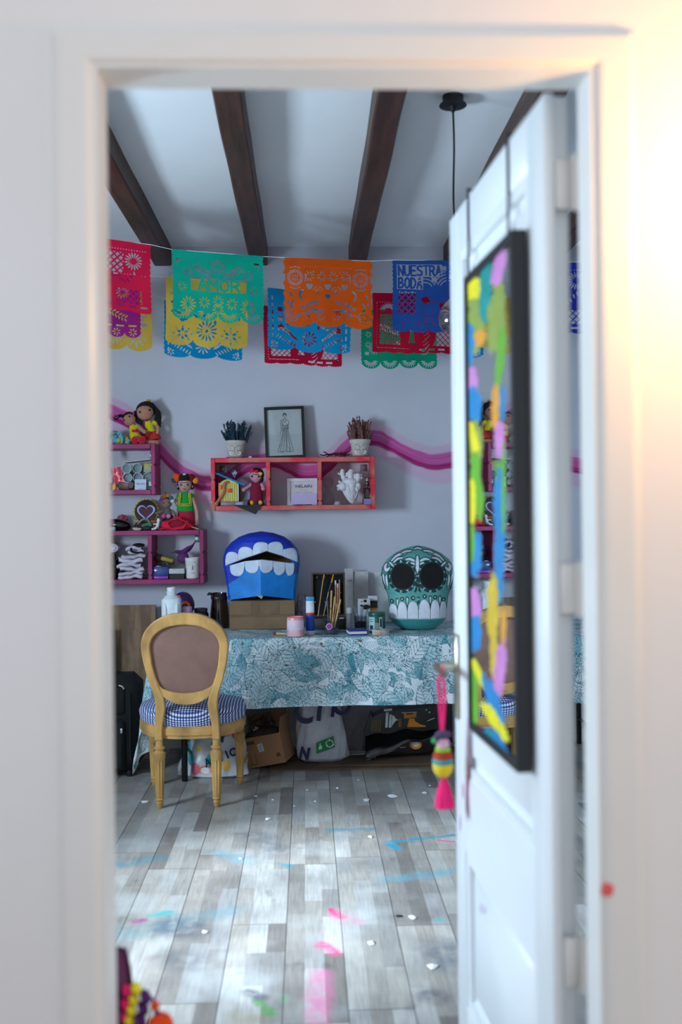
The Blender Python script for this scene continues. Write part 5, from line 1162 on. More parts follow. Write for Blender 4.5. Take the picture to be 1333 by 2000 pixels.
part(t, 'body', M('gloss_black', (14, 14, 18), .2), ('l', [(2.6, 22), (3.8, 25), (2.6, 32), (3, 34)], (0, 0, 0), 16), ('t', [(-6, 0, .6), (-6.6, 0, 8), (-5, 0, 18), (0, 0, 23), (5, 0, 18), (6.6, 0, 8), (6, 0, .6)], [2.4, 2.2, 2.2, 3, 2.2, 2.2, 2.4], 10), ('b', (0, 0, .6), (16, 7, 1.2), .3))
part(t, 'face', M('cream_paint', (214, 190, 190), .5), ('e', (0, -1, 36.5), (2.6, 2.4, 3.2))); part(t, 'horns', M('gloss_black', (14, 14, 18)), ('t', [(-2, 0, 38), (-3, 0, 41.5)], [1, .5], 6), ('t', [(2, 0, 38), (3, 0, 41.5)], [1, .5], 6), ('e', (-1, -3.2, 37), .6), ('e', (1, -3.2, 37), .6))
part(t, 'white_dots', M('white_dots', (230, 230, 230), .5), *[('e', (x, -3, z), (.5, .4, .7)) for x, z in ((0, 31), (0, 28.5), (0, 26), (-3, 21), (3, 21), (-1.4, 23), (1.4, 23))])
# ================================================================== table, printed cloth
YTF, YTB, TZ = 5.38, 6.14, .772
TX0 = on(302, 1245, YTF).x; TX1 = 1.75
tbl = thing('folding_table', 'long work table with black metal legs under the leaf-print cloth', 'table', ((TX0+TX1)/2, (YTF+YTB)/2, 0))
tw, td = TX1-TX0, YTB-YTF
part(tbl, 'tabletop', M('white_table_plastic', (206, 206, 204), .6), ('b', (0, 0, TZ-.022), (tw-.01, td-.01, .036), .004))
for sx in (-1, 1):
    for sy in (-1, 1):
        x = sx*(tw/2-.08) if sx > 0 else on(361, 1500, 5.42).x-(TX0+TX1)/2
        part(tbl, 'leg', M('black_steel', (20, 20, 22), .35, .4), ('t', [(x, sy*(td/2-.04), TZ-.04), (x, sy*(td/2-.04), .004)], .0165, 12))
    part(tbl, 'stretcher', M('black_steel', (20, 20, 22)), ('t', [(x, -td/2+.04, .16), (x, td/2-.04, .16)], .009, 10))
LD, FDR = .60, .372
res = .0034
Ls, Lt = LD+tw+.02, td+FDR
ns, ntt = int(Ls/res), int(Lt/res)
S, Tt = np.meshgrid(np.linspace(0, Ls, ns), np.linspace(0, Lt, ntt))
img = np.ones(S.shape+(3,))*np.array([226, 236, 242])/255.
rr = np.random.default_rng(42)
TEALS = [np.array(c)/255. for c in ((226, 237, 242), (200, 222, 228), (150, 198, 208), (84, 156, 172), (214, 230, 236), (176, 210, 218), (230, 238, 242), (226, 237, 242), (222, 234, 240))]
DK = np.array((8, 70, 92))/255.
for i in range(1700):
    cx, cy_ = rr.uniform(0, Ls), rr.uniform(0, Lt); L = rr.uniform(.08, .18); an = rr.uniform(0, 2*PI); kind = rr.choice([0, 0, 1, 1, 2, 2, 3])
    x0, x1 = int((cx-L)/res), int((cx+L)/res); y0, y1 = int((cy_-L)/res), int((cy_+L)/res)
    x0, y0 = max(x0, 0), max(y0, 0); x1, y1 = min(x1, ns), min(y1, ntt)
    if x1-x0 < 4 or y1-y0 < 4: continue
    X = S[y0:y1, x0:x1]-cx; Y = Tt[y0:y1, x0:x1]-cy_
    u = (X*math.cos(an)+Y*math.sin(an))/L+.5; v = (-X*math.sin(an)+Y*math.cos(an))/L
    v = v-.12*np.sin(u*2.6)*(1 if i % 2 else -1)
    uc = np.clip(u, 0, 1); a = np.abs(v)
    if kind == 0: hw = .30*np.sin(PI*uc**.75)**.8                       # broad heart leaf
    elif kind == 1: hw = .13*np.sin(PI*uc)                              # blade
    elif kind == 2: hw = .36*np.sin(PI*uc**.7)**.7*(.45+.55*(np.abs(((uc*9-a*7) % 1)-.5) < .30))   # frond with slits
    else: hw = .42*np.sin(PI*uc**.6)**.6*(np.abs(((uc*14-a*13) % 1)-.5) < .24)+.012                # fern
    ins = (u > 0) & (u < 1) & (a < hw)
    edge = ins & ((hw-a < .022*(.12/L)) | (u < .02))
    base = TEALS[rr.integers(0, len(TEALS))]; tip = TEALS[rr.integers(0, len(TEALS))]
    sh = np.clip(uc*.7+a*.8, 0, 1)[..., None]
    c = base*(1-sh)+tip*sh
    vein = (a < .010*(.12/L)) | (np.abs(((uc*(7 if kind != 3 else 14)-a*(6 if kind != 3 else 13)) % 1)-.5) < .085)
    hatch = (np.abs(((uc*15-a*11) % 1)-.5) < .17) & (np.sin(uc*9+i)+v*3 > .35)
    sub = img[y0:y1, x0:x1]
    sub[ins] = c[ins]
    w = .62; sub[ins & hatch] = sub[ins & hatch]*.5+DK*.5
    m = ins & vein; sub[m] = sub[m]*(1-w)+DK*w
    sub[edge] = sub[edge]*.22+DK*.78
for px, py in ((575, 1265), (627, 1258), (665, 1258), (705, 1252), (610, 1300), (475, 1257), (560, 1300)):           # little rust stains
    p = on(px, py, YTF); s0, t0 = LD+p.x-TX0, td+(TZ-p.z)
    d = np.hypot(S-s0, (Tt-t0)*1.2)+.003*np.sin(S*260+px)+.002*np.sin(Tt*310+px); img[d < .008] = np.array((120, 84, 60))/255.
du = np.maximum(0, LD-S); dv = np.maximum(0, Tt-td); d = np.hypot(du, dv); phi = np.arctan2(du, dv+1e-9)
corner = np.sin(2*phi)**2*((du > 0) & (dv > 0))
fl = .012*(1-np.exp(-d*60))+.05*d+.17*d*corner
X = TX0+np.maximum(0, S-LD)-np.sin(phi)*fl; Y = YTB-np.minimum(Tt, td)-np.cos(phi)*fl*(d > 0)*(1-.5*corner)
wave = dv/FDR*(.010*np.sin(S*7+1)+.008*np.sin(S*17+.4)+.006*np.sin(S*29))
Y = Y-np.maximum(wave, -.008)
X = X+du/LD*.012*np.sin(Tt*19)
Z = TZ+.0015-d*.995-.006*np.where(dv > 0, np.sin(S*2.1+.7)*dv/FDR, 0)+np.where(d <= 0, .0012*np.sin(S*40)*np.sin(Tt*33)+.0008*np.sin(S*90+Tt*60), 0)
Z = np.maximum(Z, .01)
tc_ = paint_grid('tablecloth', np.stack([X, Y, Z], -1), img, MV('leaf_print_oilcloth', .38, .03, 30, .12, 40, .5))
tag(tc_, 'white tablecloth printed all over with teal jungle leaves', 'tablecloth')

# ------------------------------------------------------------------ big teal skull
def ip(z, zs, vs): return np.interp(z, zs, vs)
class Head:
    def __init__(s, zs, a, bf, bb, nf): s.zs, s.a, s.bf, s.bb, s.nf = zs, a, bf, bb, nf
    def front(s, x, z):
        a = ip(z, s.zs, s.a); q = np.clip(np.abs(x)/np.maximum(a, 1e-3), 0, 1); n = ip(z, s.zs, s.nf)
        return -ip(z, s.zs, s.bf)*(1-q**n)**(1/n)
    def mesh(s, z, nfr=220, nbk=90):
        n = nfr+nbk; th = np.concatenate([np.linspace(PI, 2*PI, nfr, endpoint=False), np.linspace(0, PI, nbk, endpoint=False)])
        TH, Zg = np.meshgrid(th, z); a = ip(Zg, s.zs, s.a); nn = ip(Zg, s.zs, s.nf)
        c, si = np.cos(TH), np.sin(TH)
        x = a*np.sign(c)*np.abs(c)**(2/nn); yb = np.where(si < 0, ip(Zg, s.zs, s.bf), ip(Zg, s.zs, s.bb))
        y = yb*np.sign(si)*np.abs(si)**(2/nn)
        return x, y, Zg, si < 0
YS = 5.72
skull = pthing('painted_skull', 'large teal papier-mache skull with black eyes and white teeth on the table', 'skull', 818, 1240, YS, TZ+.003, rz=-7)
sk = Head([22, 40, 58, 70, 80, 92, 105, 120, 135, 147, 155, 160, 162.5], [55, 57, 58, 60, 66, 71.5, 73, 70, 61, 46, 30, 15, .4], [56, 57, 57, 57, 59, 61, 62, 60, 53, 42, 28, 14, .4], [30, 40, 46, 54, 62, 66, 68, 66, 58, 44, 30, 15, .4], [3.2, 3.2, 3, 2.7, 2.5, 2.4, 2.3, 2.2, 2.1, 2, 2, 2, 2])
zr = np.concatenate([np.linspace(22, 150, 140), 150+12.5*np.sin(np.linspace(.04, PI/2, 34))])
x, y, z, fr = sk.mesh(zr)
img = np.ones(x.shape+(3,))*np.array([92, 168, 160])/255.
DKG, WHT = (6, 62, 62), (226, 232, 240)
eyes = ((-28.5, 105, 22, 24), (27, 106, 21.5, 24.5))
for ex, ez, rx_, rz_ in eyes:
    th = np.arctan2(z-ez, x-ex); r = np.hypot((x-ex)/(rx_+6.2), (z-ez)/(rz_+6.2))
    lim = 1+.055*np.abs(np.cos(th*6.5)); m = (r < lim); img[m] = np.array(DKG)/255.
    for k in range(13):
        a = 2*PI*(k+.5)/13
        for j in range(3):
            el(img, x, z, ex+(rx_+4.4+1.2*math.cos(2.1*j))*math.cos(a)+1.3*math.cos(2.1*j+a), ez+(rz_+4.4)*math.sin(a)+1.4*math.sin(2.1*j+a), .95, .95, WHT, 1, 9)
    img[np.hypot((x-ex)/rx_, (z-ez)/rz_) < 1] = .04
def stroke(pts, w, c=WHT, o=1.6):
    P3 = [(p[0], p[1]) for p in [(v.x, v.y) for v in curve_pts([(a, b, 0) for a, b in pts], 18)]]
    n = len(P3)
    for i in range(n-1):
        ww = w*math.sin(PI*(.12+.76*i/(n-1)))+.3; seg(img, x, z, P3[i:i+2], ww+o+.6, DKG, 1)
    for i in range(n-1):
        ww = w*math.sin(PI*(.12+.76*i/(n-1)))+.3; seg(img, x, z, P3[i:i+2], ww+.3, c, 1)
imgback = img.copy()
# forehead lily
for sx in (-1, 1):
    stroke([(0, 122), (sx*5, 133), (sx*14, 138), (sx*22, 137)], 2.4); stroke([(0, 120), (sx*4, 128), (sx*12, 131)], 1.6)
    stroke([(sx*22, 148), (sx*32, 147), (sx*42, 142), (sx*50, 134)], 2.2); stroke([(sx*12, 153), (sx*22, 152), (sx*30, 149)], 1.6)
    stroke([(sx*28, 140), (sx*38, 138), (sx*46, 131)], 1.7); stroke([(sx*60, 128), (sx*63, 122), (sx*60, 116), (sx*54, 121)], 3.0)
    stroke([(sx*67, 108), (sx*64, 96), (sx*58, 82)], 2.6); stroke([(sx*60, 107), (sx*60, 98), (sx*58, 86)], 2.0); stroke([(sx*71, 104), (sx*70, 92), (sx*64, 78)], 1.4); stroke([(sx*46, 124), (sx*50, 128), (sx*54, 131)], 1.6)
    stroke([(sx*66, 80), (sx*62, 72), (sx*58, 60)], 1.3); stroke([(sx*71, 120), (sx*72, 110)], 1.0); stroke([(sx*58, 54), (sx*57, 42), (sx*56, 30)], 1.2)
stroke([(0, 119), (0, 130), (0, 143)], 3.2)
m = (np.abs(x) < 3.4-(123-z)*.25) & (z > 112) & (z < 124); img[m] = np.array(WHT)/255.
stroke([(-6, 156), (0, 158), (8, 156)], 1.2)
for sx in (-1, 1): seg(img, x, z, [(sx*.6, 91), (sx*2.8, 82), (sx*4.6, 76.5)], 2.0, (14, 12, 14), 1); seg(img, x, z, [(0, 92), (sx*3.5, 78)], 1.6, (14, 12, 14), 1)
bt = [-56, -39, -20, 1.5, 24, 42, 55]
for i, bx in enumerate(bt[1:-1]):
    zt = [55, 58, 58, 60, 59][i]
    for k in range(14):
        t_ = k/13; seg(img, x, z, [(bx, zt+6-t_*20), (bx, zt+5-t_*20)], max(.5, 4.0*(1-t_)**.8), DKG, 1)
    for k in range(10):
        t_ = k/9; seg(img, x, z, [(bx, zt+5-t_*11), (bx, zt+4-t_*11)], max(.4, 2.0*(1-t_)**.7+.2), WHT, 1)
for i, (bx, bz) in enumerate(((-50, 57), (-30, 62), (-9, 64), (13, 67), (33, 65), (49, 60))):
    el(img, x, z, bx, bz, 4.4, 4.4, DKG, 1, 9); el(img, x, z, bx, bz, 1.5, 1.5, WHT, 1, 9)
bk = ~fr
nz = np.sin(x*.16+z*.11)+np.sin(z*.21-x*.07+1)
img[bk] = np.where((np.abs(nz[bk]) < .25)[:, None], np.array(DKG)/255., np.array([92, 168, 160])/255.)
ins = np.zeros_like(x)
for ex, ez, rx_, rz_ in eyes: ins = np.maximum(ins, np.clip((1-np.hypot((x-ex)/rx_, (z-ez)/rz_))*5, 0, 1)*fr)
y = y+ins*4+.25*np.sin(x*.5+z*.7)
papm = MV('painted_papier_mache', .5, .06, 25, .25, 30, .4)
paint_grid('cranium', np.stack([x, y, z], -1), img, papm, skull, wrap=True)
for ex, ez, rx_, rz_ in eyes:
    def pol(u, v): a = 2*PI*u; xx = ex+rx_*1.005*v*math.cos(a); zz = ez+rz_*1.005*v*math.sin(a); return (xx, float(sk.front(xx, zz))+.3+2.6*(1-v)-.9*v, zz)
    part(skull, 'eye_panel', M('black_felt', (14, 13, 16), .9, bump=.2), ('g', pol, 40, 8, True), label='black round eye panel')
whp = M('white_tooth_paint', (222, 224, 236), .55, var=.05, vs=30, bump=.15, bs=40)
tops = [52, 57, 58, 61, 60, 57]
for i in range(len(bt)-1):
    a_, b_ = bt[i]+.3, bt[i+1]-.3
    def tg(u, v, a_=a_, b_=b_, zt=tops[i]):
        xx = a_+(b_-a_)*u; top = 38+(zt-38)*max(0, 1-abs(2*u-1)**2.2)**.5; zz = 24+(top-24)*v
        return (xx, float(sk.front(xx*.985, zz))-1.6, zz)
    o = part(skull, 'tooth', whp, ('g', tg, 14, 12)); md = o.modifiers.new('thickness', 'SOLIDIFY'); md.thickness = .8
def jaw(u, v):
    a = 2*PI*u; w = np.interp(v, [0, .15, .6, 1], [.02, 32, 48, 57]); d = np.interp(v, [0, .15, .6, 1], [.02, 26, 42, 53]); c, s_ = math.cos(a), math.sin(a)
    return (w*math.copysign(abs(c)**.72, c)-1, d*(1 if s_ < 0 else .6)*math.copysign(abs(s_)**.72, s_), [0, .2, 12, 23.6][0]+np.interp(v, [0, .15, .6, 1], [.1, .3, 11, 23.4]))
part(skull, 'lower_jaw', M('teal_jaw_paint', (74, 168, 168), .5, var=.12, vs=14, bump=.2, bs=20), ('g', jaw, 48, 12, True))

# ------------------------------------------------------------------ blue mouth head on its cardboard box
YB = 5.78
cb = M('brown_cardboard', (132, 104, 78), .85, var=.12, vs=8, bump=.1, bs=60); cbd = M('dark_cardboard', (96, 74, 54), .9, var=.1)
t = pthing('cardboard_box', 'taped brown cardboard box standing on the table under the blue head', 'box', 513, 1230, YB, TZ+.003)
part(t, 'carton', cb, ('b', (0, 48, 28), (127, 96, 55.6), .8), smooth=0)
part(t, 'tape', M('clear_tape', (118, 94, 70), .25), ('b', (0, -.3, 27), (127, .5, 5), 0), ('b', (-14, -.3, 42), (16, .5, 26), 0), ('b', (24, -.3, 42), (18, .5, 26), 0), smooth=0)
head = pthing('mouth_head', 'blue painted papier-mache head with an open white-toothed mouth, on the cardboard box', 'mask', 512, 1172, YB+.09, TZ+.003+56.2*upx(YB))
zz_ = [0, 20, 42, 66, 82, 98, 112, 122, 129, 132.5]
aw = [66, 67, 70, 74, 74.5, 70, 58, 44, 24, .4]
keel = [1, 1, 1, .95, .8, .5, .2, .05, 0, 0]; bfh = [44, 44, 45, 46, 47, 46, 40, 32, 18, .4]
def hf(x, z):
    a = ip(z, zz_, aw); b = ip(z, zz_, bfh); k = ip(z, zz_, keel); q = np.clip(np.abs(x)/np.maximum(a, 1e-3), 0, 1)
    return -b*(k*(.30+.70*(1-q))*np.clip((1-q)*14, 0, 1)**.5+(1-k)*np.sqrt(np.clip(1-q**2.2, 0, 1)))
zu = lambda x: np.interp(x, [-69, -30, 12, 40, 71], [67, 82, 95.5, 86, 72]); zl = lambda x: np.interp(x, [-62, -31, 3, 48, 66], [67, 76, 79.5, 72, 70])
def head_mesh(sc, off, name, mat, keepmouth):
    nf, nb = 190, 60
    xs = np.concatenate([np.linspace(-1, 1, nf), np.linspace(1, -1, nb+2)[1:-1]]); v = np.concatenate([np.linspace(0, .93, 130), .93+.07*np.sin(np.linspace(.05, PI/2, 20))])
    XQ, V = np.meshgrid(xs, v); front = np.zeros_like(XQ, bool); front[:, :nf] = True
    zq = V*132.5; a = ip(zq, zz_, aw); X = XQ*a
    zb_ = 11*(1-np.abs(XQ))*front; Z = np.where(V < .3, zb_+(zq)*(1-zb_/39.75), zq)
    Yf = hf(X, Z); Yb = ip(zq, zz_, bfh)*.95*np.sqrt(np.clip(1-np.abs(XQ)**2.6, 0, 1)); Y = np.where(front, Yf, Yb)
    C = np.ones(X.shape+(3,))*np.array([14, 52, 186])/255.
    n1 = fnoise(X, Z*2.2, 10, 5)
    light = front & (Z+10*n1*.6 < 74-.9*np.maximum(0, -(X+12))) & (X > -62+8*n1)
    C[light] = np.array([16, 128, 214])/255.; mid = front & ~light & (Z+8*n1 < 86-.9*np.maximum(0, -X)) & (X > -70); C[mid] = np.array([14, 84, 204])/255.
    C[(X > 62) & (Z > 50)] = np.array([18, 92, 170])/255.
    hole = front & (Z < zu(X)) & (Z > zl(X)) & (X > -58) & (X < 60)
    hc = hole[:-1, :]&hole[1:, :]; hc = hc & np.concatenate([hole[:-1, 1:]&hole[1:, 1:], hole[:-1, :1]&hole[1:, :1]], 1)
    P = np.stack([X*sc, Y*sc+off, Z*(1 if sc == 1 else .985)+(0 if sc == 1 else .8)], -1)
    return paint_grid(name, P, C if sc == 1 else np.ones(C.shape)*np.array([110, 82, 58])/255., mat, head, keep=~hc, wrap=True)
head_mesh(1, 0, 'shell', MV('blue_poster_paint', .5, .12, 12, .2, 25, .4), True); head_mesh(.965, 0, 'inner_card', MV('raw_card', .9, .1), True)
wtp = M('white_poster_paint', (206, 216, 234), .6, var=.06, vs=30, bump=.1, bs=40)
ub = [-69, -44, -15, 15.5, 44, 71]; ut = [94, 104, 113, 113, 100]
for i in range(5):
    def tg(u, v, i=i):
        xx = ub[i]+(ub[i+1]-ub[i])*u; e = float(zu(xx)); s = max(0, 1-abs(2*u-1)**2.6)**.55
        nt_ = [78, 88, 96, 107, 97, 82]; nb_ = nt_[i]+(nt_[i+1]-nt_[i])*u; zz = e+(nb_+(ut[i]-nb_)*s-e)*v
        return (xx, float(hf(xx*.99, zz))-1.6, zz)
    o = part(head, 'upper_tooth', wtp, ('g', tg, 16, 9)); md = o.modifiers.new('thickness', 'SOLIDIFY'); md.thickness = .8
lb = [-60, -31, -2.5, 24, 47, 64]; lbm = [47, 53, 53, 48, 46]
for i in range(5):
    def tg(u, v, i=i):
        xx = lb[i]+(lb[i+1]-lb[i])*u; e = float(zl(xx)); s = max(0, 1-abs(2*u-1)**2.6)**.55; nb_ = e-8; zz = e-(e-(nb_+(lbm[i]-nb_)*s))*v
        return (xx, float(hf(xx*.99, zz))-1.4, zz)
    o = part(head, 'lower_tooth', wtp, ('g', tg, 16, 9)); md = o.modifiers.new('thickness', 'SOLIDIFY'); md.thickness = .8
part(head, 'torn_card', M('torn_paper', (170, 166, 156), .9), ('p', [(-8, 11), (2, 13), (4, 9), (1, 4)], -42, -40), smooth=0)
# ================================================================== small things on the table
TT = TZ+.003
def tt(name, label, cat, px, Y, **kw): return pthing(name, label, cat, px, 1230, Y, TT, **kw)
t = tt('plastic_jug', 'white square plastic jug without its cap on the table', 'jug', 336, 5.62)
wpl = M('cloudy_white_plastic', (222, 230, 236), .4, var=.03, bump=.1, bs=30)
part(t, 'body', wpl, ('b', (0, 0, 36), (36, 32, 72), 5), ('l', [(15, 71), (13, 74), (8.5, 76)], (0, 0, 0), 20)); part(t, 'neck', wpl, ('l', [(9, 75), (9, 80), (9.8, 81), (9.8, 83), (8.6, 84), (8.6, 90), (7.6, 91), (7.2, 84)], (0, 0, 0), 24)); part(t, 'grip_recess', wpl, ('e', (-10, -14, 40), (4, 5, 24)), ('e', (12, -14, 40), (4, 5, 24)))
t = tt('painted_skull', 'small dark purple skull with orange ringed eyes behind the white jug', 'skull', 358, 5.85)
pur = M2('purple_skull_paint', (46, 24, 120), (60, 30, 70), .35, 14)
part(t, 'cranium', pur, ('e', (0, 0, 47), (23, 26, 26)), ('e', (-2, -8, 22), (18, 16, 22)))
for x in (-13, 7):
    part(t, 'eye_ring', M('orange_paint', (244, 96, 20), .5), ('p', [(x+(10.5+1.2*math.cos(i*PI))*math.cos(2*PI*i/28), 46+(10.5+1.2*math.cos(i*PI))*math.sin(2*PI*i/28)) for i in range(28)], -25.6, -20), smooth=0); part(t, 'eye', M('black_paint', (12, 10, 14), .5), ('e', (x, -25, 46), (6.6, 2, 6.6)))
part(t, 'petals', M('red_orange_paint', (236, 60, 30), .5), *[('e', (-6+4*math.cos(a), -22.5, 63+4*math.sin(a)), (2.4, 1.6, 2.4)) for a in np.linspace(0, 6.28, 7)[:-1]]); part(t, 'flower_centre', M('yellow_paint', (244, 216, 40), .5), ('e', (-6, -23.6, 63), (2, 1.4, 2)))
part(t, 'teal_strokes', M('teal_paint', (40, 190, 180), .5), *[('t', [(-6+i*3, -25.5, 34), (-8+i*4, -25, 26)], 1.2, 6) for i in range(3)])
t = tt('pill_jar', 'mauve translucent jar with a ribbed lid behind the chair', 'jar', 366, 5.66); part(t, 'jar', M('mauve_plastic', (150, 110, 150), .35), ('l', [(11, 0), (12, 1), (12, 40), (10, 42)], (0, 0, 0), 22)); part(t, 'lid', M('mauve_lid', (176, 140, 170), .4), ('l', [(10, 42), (10, 51), (9, 52), (0, 52)], (0, 0, 0), 24, None, .05, 12))
t = tt('paint_jar', 'dark glass jar with a black lid beside the carafe', 'jar', 393, 5.84); part(t, 'jar', M('dark_jar_glass', (28, 26, 30), .15), ('l', [(14, 0), (15, 2), (15, 30), (12, 34)], (0, 0, 0), 24)); part(t, 'lid', M('dark_lid', (62, 54, 62), .4), ('l', [(12.5, 34), (13, 35), (13, 40), (12, 41), (0, 41)], (0, 0, 0), 24))
t = tt('glass_carafe', 'dark brown glass coffee carafe with a spout beside the cardboard box', 'carafe', 429, 5.90)
part(t, 'body', M('brown_smoked_glass', (40, 22, 20), .08, coat=.6), ('l', [(17, 0), (18.5, 3), (18.5, 22), (16.5, 44), (14.5, 62), (15.5, 68), (14, 68), (13, 62), (0, 58)], (0, 0, 0), 28), ('t', [(-14, -2, 65), (-19, -3, 67), (-22, -3, 64)], [3.4, 2.8, 1.8], 8))
part(t, 'collar', M('black_plastic', (24, 22, 24), .4), ('l', [(16, 56), (16.2, 57), (16, 61), (15, 62)], (0, 0, 0), 24))
t = tt('cup', 'frosted pink glass tumbler standing on the table edge', 'cup', 577.5, 5.44)
part(t, 'glass', M2('frosted_pink', (232, 150, 156), (236, 196, 206), .35, 8), ('l', [(15.5, 0), (17, 1), (17.2, 2), (16, 36), (15.2, 38), (14, 36), (14.5, 6), (0, 5)], (0, 0, 0), 28)); part(t, 'rim', M('rose_rim', (222, 110, 116), .35), ('t', [(15.6*math.cos(a), 15.6*math.sin(a), 37.6) for a in np.linspace(0, 6.28, 28)[:-1]], .9, 6, True)); part(t, 'frosting', M('milky_pink', (228, 206, 222), .5), ('l', [(16.95, 7), (16.35, 32)], (0, 0, 0), 28))
t = tt('paint_tube', 'blue, white and red paint tube standing on its cap', 'tube', 606.5, 5.5)
part(t, 'tube', M('blue_tube_label', (20, 62, 170), .4), ('l', [(8, 8), (8.6, 9), (8.4, 39)], (0, 0, 0), 18, None, 0, 10, 1, .9)); part(t, 'upper', M('white_tube_label', (220, 224, 232), .4), ('l', [(8.4, 43), (8, 66)], (0, 0, 0), 18, None, 0, 10, 1, .6)); part(t, 'red_band', M('red_tube_label', (210, 50, 40), .4), ('l', [(8.5, 39), (8.5, 43)], (0, 0, 0), 18, None, 0, 10, 1, .85)); part(t, 'crimped_end', M('sky_tube_label', (50, 150, 200), .4), ('b', (0, 0, 70), (16, 2.5, 8), .4)); part(t, 'cap', M('grey_white_cap', (190, 194, 196), .4), ('l', [(8.6, 0), (9, 1), (9, 7), (8, 8)], (0, 0, 0), 20))
t = tt('paint_crayon', 'paint brush with red tip and cream ferrule lying by the pink cup', 'brush', 548, 5.5); part(t, 'grip', M('cream_wood', (226, 190, 130), .5), ('t', [(-8, 0, 3), (10, -2, 2.4)], [2.6, 1.8], 10)); part(t, 'tip', M('red_tip', (190, 20, 30), .4), ('t', [(-14, 0, 3.2), (-8.5, 0, 3)], [2.8, 2.8], 10)); part(t, 'bristles', M('clear_bristles', (190, 200, 210), .4), ('t', [(10, -2, 2.4), (20, -3, 1.4)], [1.6, .6], 8))
# wooden paint box with the lid open
t = tt('paint_box', 'open dark wooden paint box with brass knobs and brushes against its lid', 'box', 643, 5.78)
wd = M('walnut_wood', (84, 62, 46), .5, var=.2, vs=20, stretch=(1, 1, 6)); inn = M('black_lining', (14, 13, 13), .9)
part(t, 'tray', M('dark_box_wood', (40, 32, 28), .6), ('b', (0, 0, 11), (68, 44, 22), 1))
part(t, 'lid_frame', wd, ('r', [(-33, 22), (33, 22), (33, 108), (-33, 108)], [(-30, 25), (30, 25), (30, 105), (-30, 105)], 14, 24), smooth=0); part(t, 'lid_lining', inn, ('b', (0, 22, 65), (61, 2, 81), 0), smooth=0)
for x, z in ((-22, 99), (-7, 99), (24, 68), (24, 46)): part(t, 'brass_knob', M('brass', (214, 176, 110), .25, 1), ('e', (x, 17, z), 1.8))
part(t, 'elastic', M('dark_elastic', (60, 44, 36), .8), ('t', [(11, 17, 68), (23, 17, 68)], .6, 5), ('t', [(11, 17, 46), (23, 17, 46)], .6, 5)); part(t, 'ferrule_clips', M('silver_clip', (190, 190, 195), .3, 1), *[('e', (x, 17.5, 50), (1, .8, 1.8)) for x in (-26, -16, -7)])
wood_b = M('bamboo_handle', (204, 160, 104), .5, var=.15, vs=40)
def brush(label, px, Y, pts, mats, r, group='brushes and pencils', base=None, name='paint_brush'):
    t = tt(name, label, 'brush' if 'brush' in name else 'pencil', px, Y, group=group)
    if base is not None: t.location.z = base
    n = len(pts)-1
    names = ['handle', 'ferrule', 'bristles'] if name == 'paint_brush' else ['shaft', 'end_cap']
    for i in range(n): part(t, names[i] if i < len(names) else 'tip', mats[i], ('t', [pts[i], pts[i+1]], [r[i], r[i+1]], 8))
org = M('orange_bristle', (236, 150, 20), .6); dkf = M('green_ferrule', (30, 60, 50), .4)
zt_ = TT+22.4*upx(5.78)
brush('thin brush with an orange tip slanting across the black lid', 630, 5.797, [(-8, 0, 2), (2, 4, 68), (5, 5, 82)], [M('tan_handle', (190, 140, 96), .5), org], [1.1, 1.1, 1.3], base=zt_)
brush('long brush with a yellow tip and green ferrule slanting to the lid top', 645, 5.795, [(-12, 0, 2), (-2, 3, 48), (4, 4, 66), (8, 5, 82)], [M('silver_handle', (170, 150, 120), .4), dkf, org], [1.0, 1.2, 1.4, 1.0], base=zt_)
for i, (x, zt2, c) in enumerate(((657, 70, 0), (661, 64, 1), (664.5, 72, 2))):
    brush('wooden pencil held by elastic in the paint box lid, %s' % ('with a white and blue end', 'with a lilac end', 'the tallest, plain brown')[i], x, 5.803, [(0, 4, 6), (0, 5, zt2-8), (0, 5, zt2)], [M('pencil_wood', (176, 124, 92), .5), M('pencil_end_%d' % i, ((200, 208, 226), (206, 186, 214), (150, 96, 66))[i], .5)], [1.3, 1.7, 1.7], base=zt_, name='pencil')
YG = 5.52
t = tt('glass_jar', 'clear glass tumbler with a purple sticker holding brushes', 'glass', 648, YG)
part(t, 'glass', glass('tumbler_glass', (230, 234, 238), .03, .14), ('l', [(11, 0), (13, 1), (16, 27), (15, 27), (12.4, 3), (0, 2)], (0, 0, 0), 28)); part(t, 'sticker', M('purple_sticker', (170, 50, 160), .5), ('p', [(-5+5*math.cos(2*PI*i/14)*(1+.15*math.sin(3*i)), 16+5*math.sin(2*PI*i/14)) for i in range(14)], -15.4, -14.6), smooth=0)
part(t, 'sticker_edge', M('white_sticker', (226, 220, 230), .5), ('p', [(-5+6.2*math.cos(2*PI*i/14)*(1+.15*math.sin(3*i)), 16+6.2*math.sin(2*PI*i/14)) for i in range(14)], -14.9, -14.3), smooth=0)
part(t, 'water', M('grey_water', (120, 124, 134), .1), ('l', [(11.6, 2.6), (12.6, 10), (0, 10)], (0, 0, 0), 22))
zg = TT+11*upx(YG)
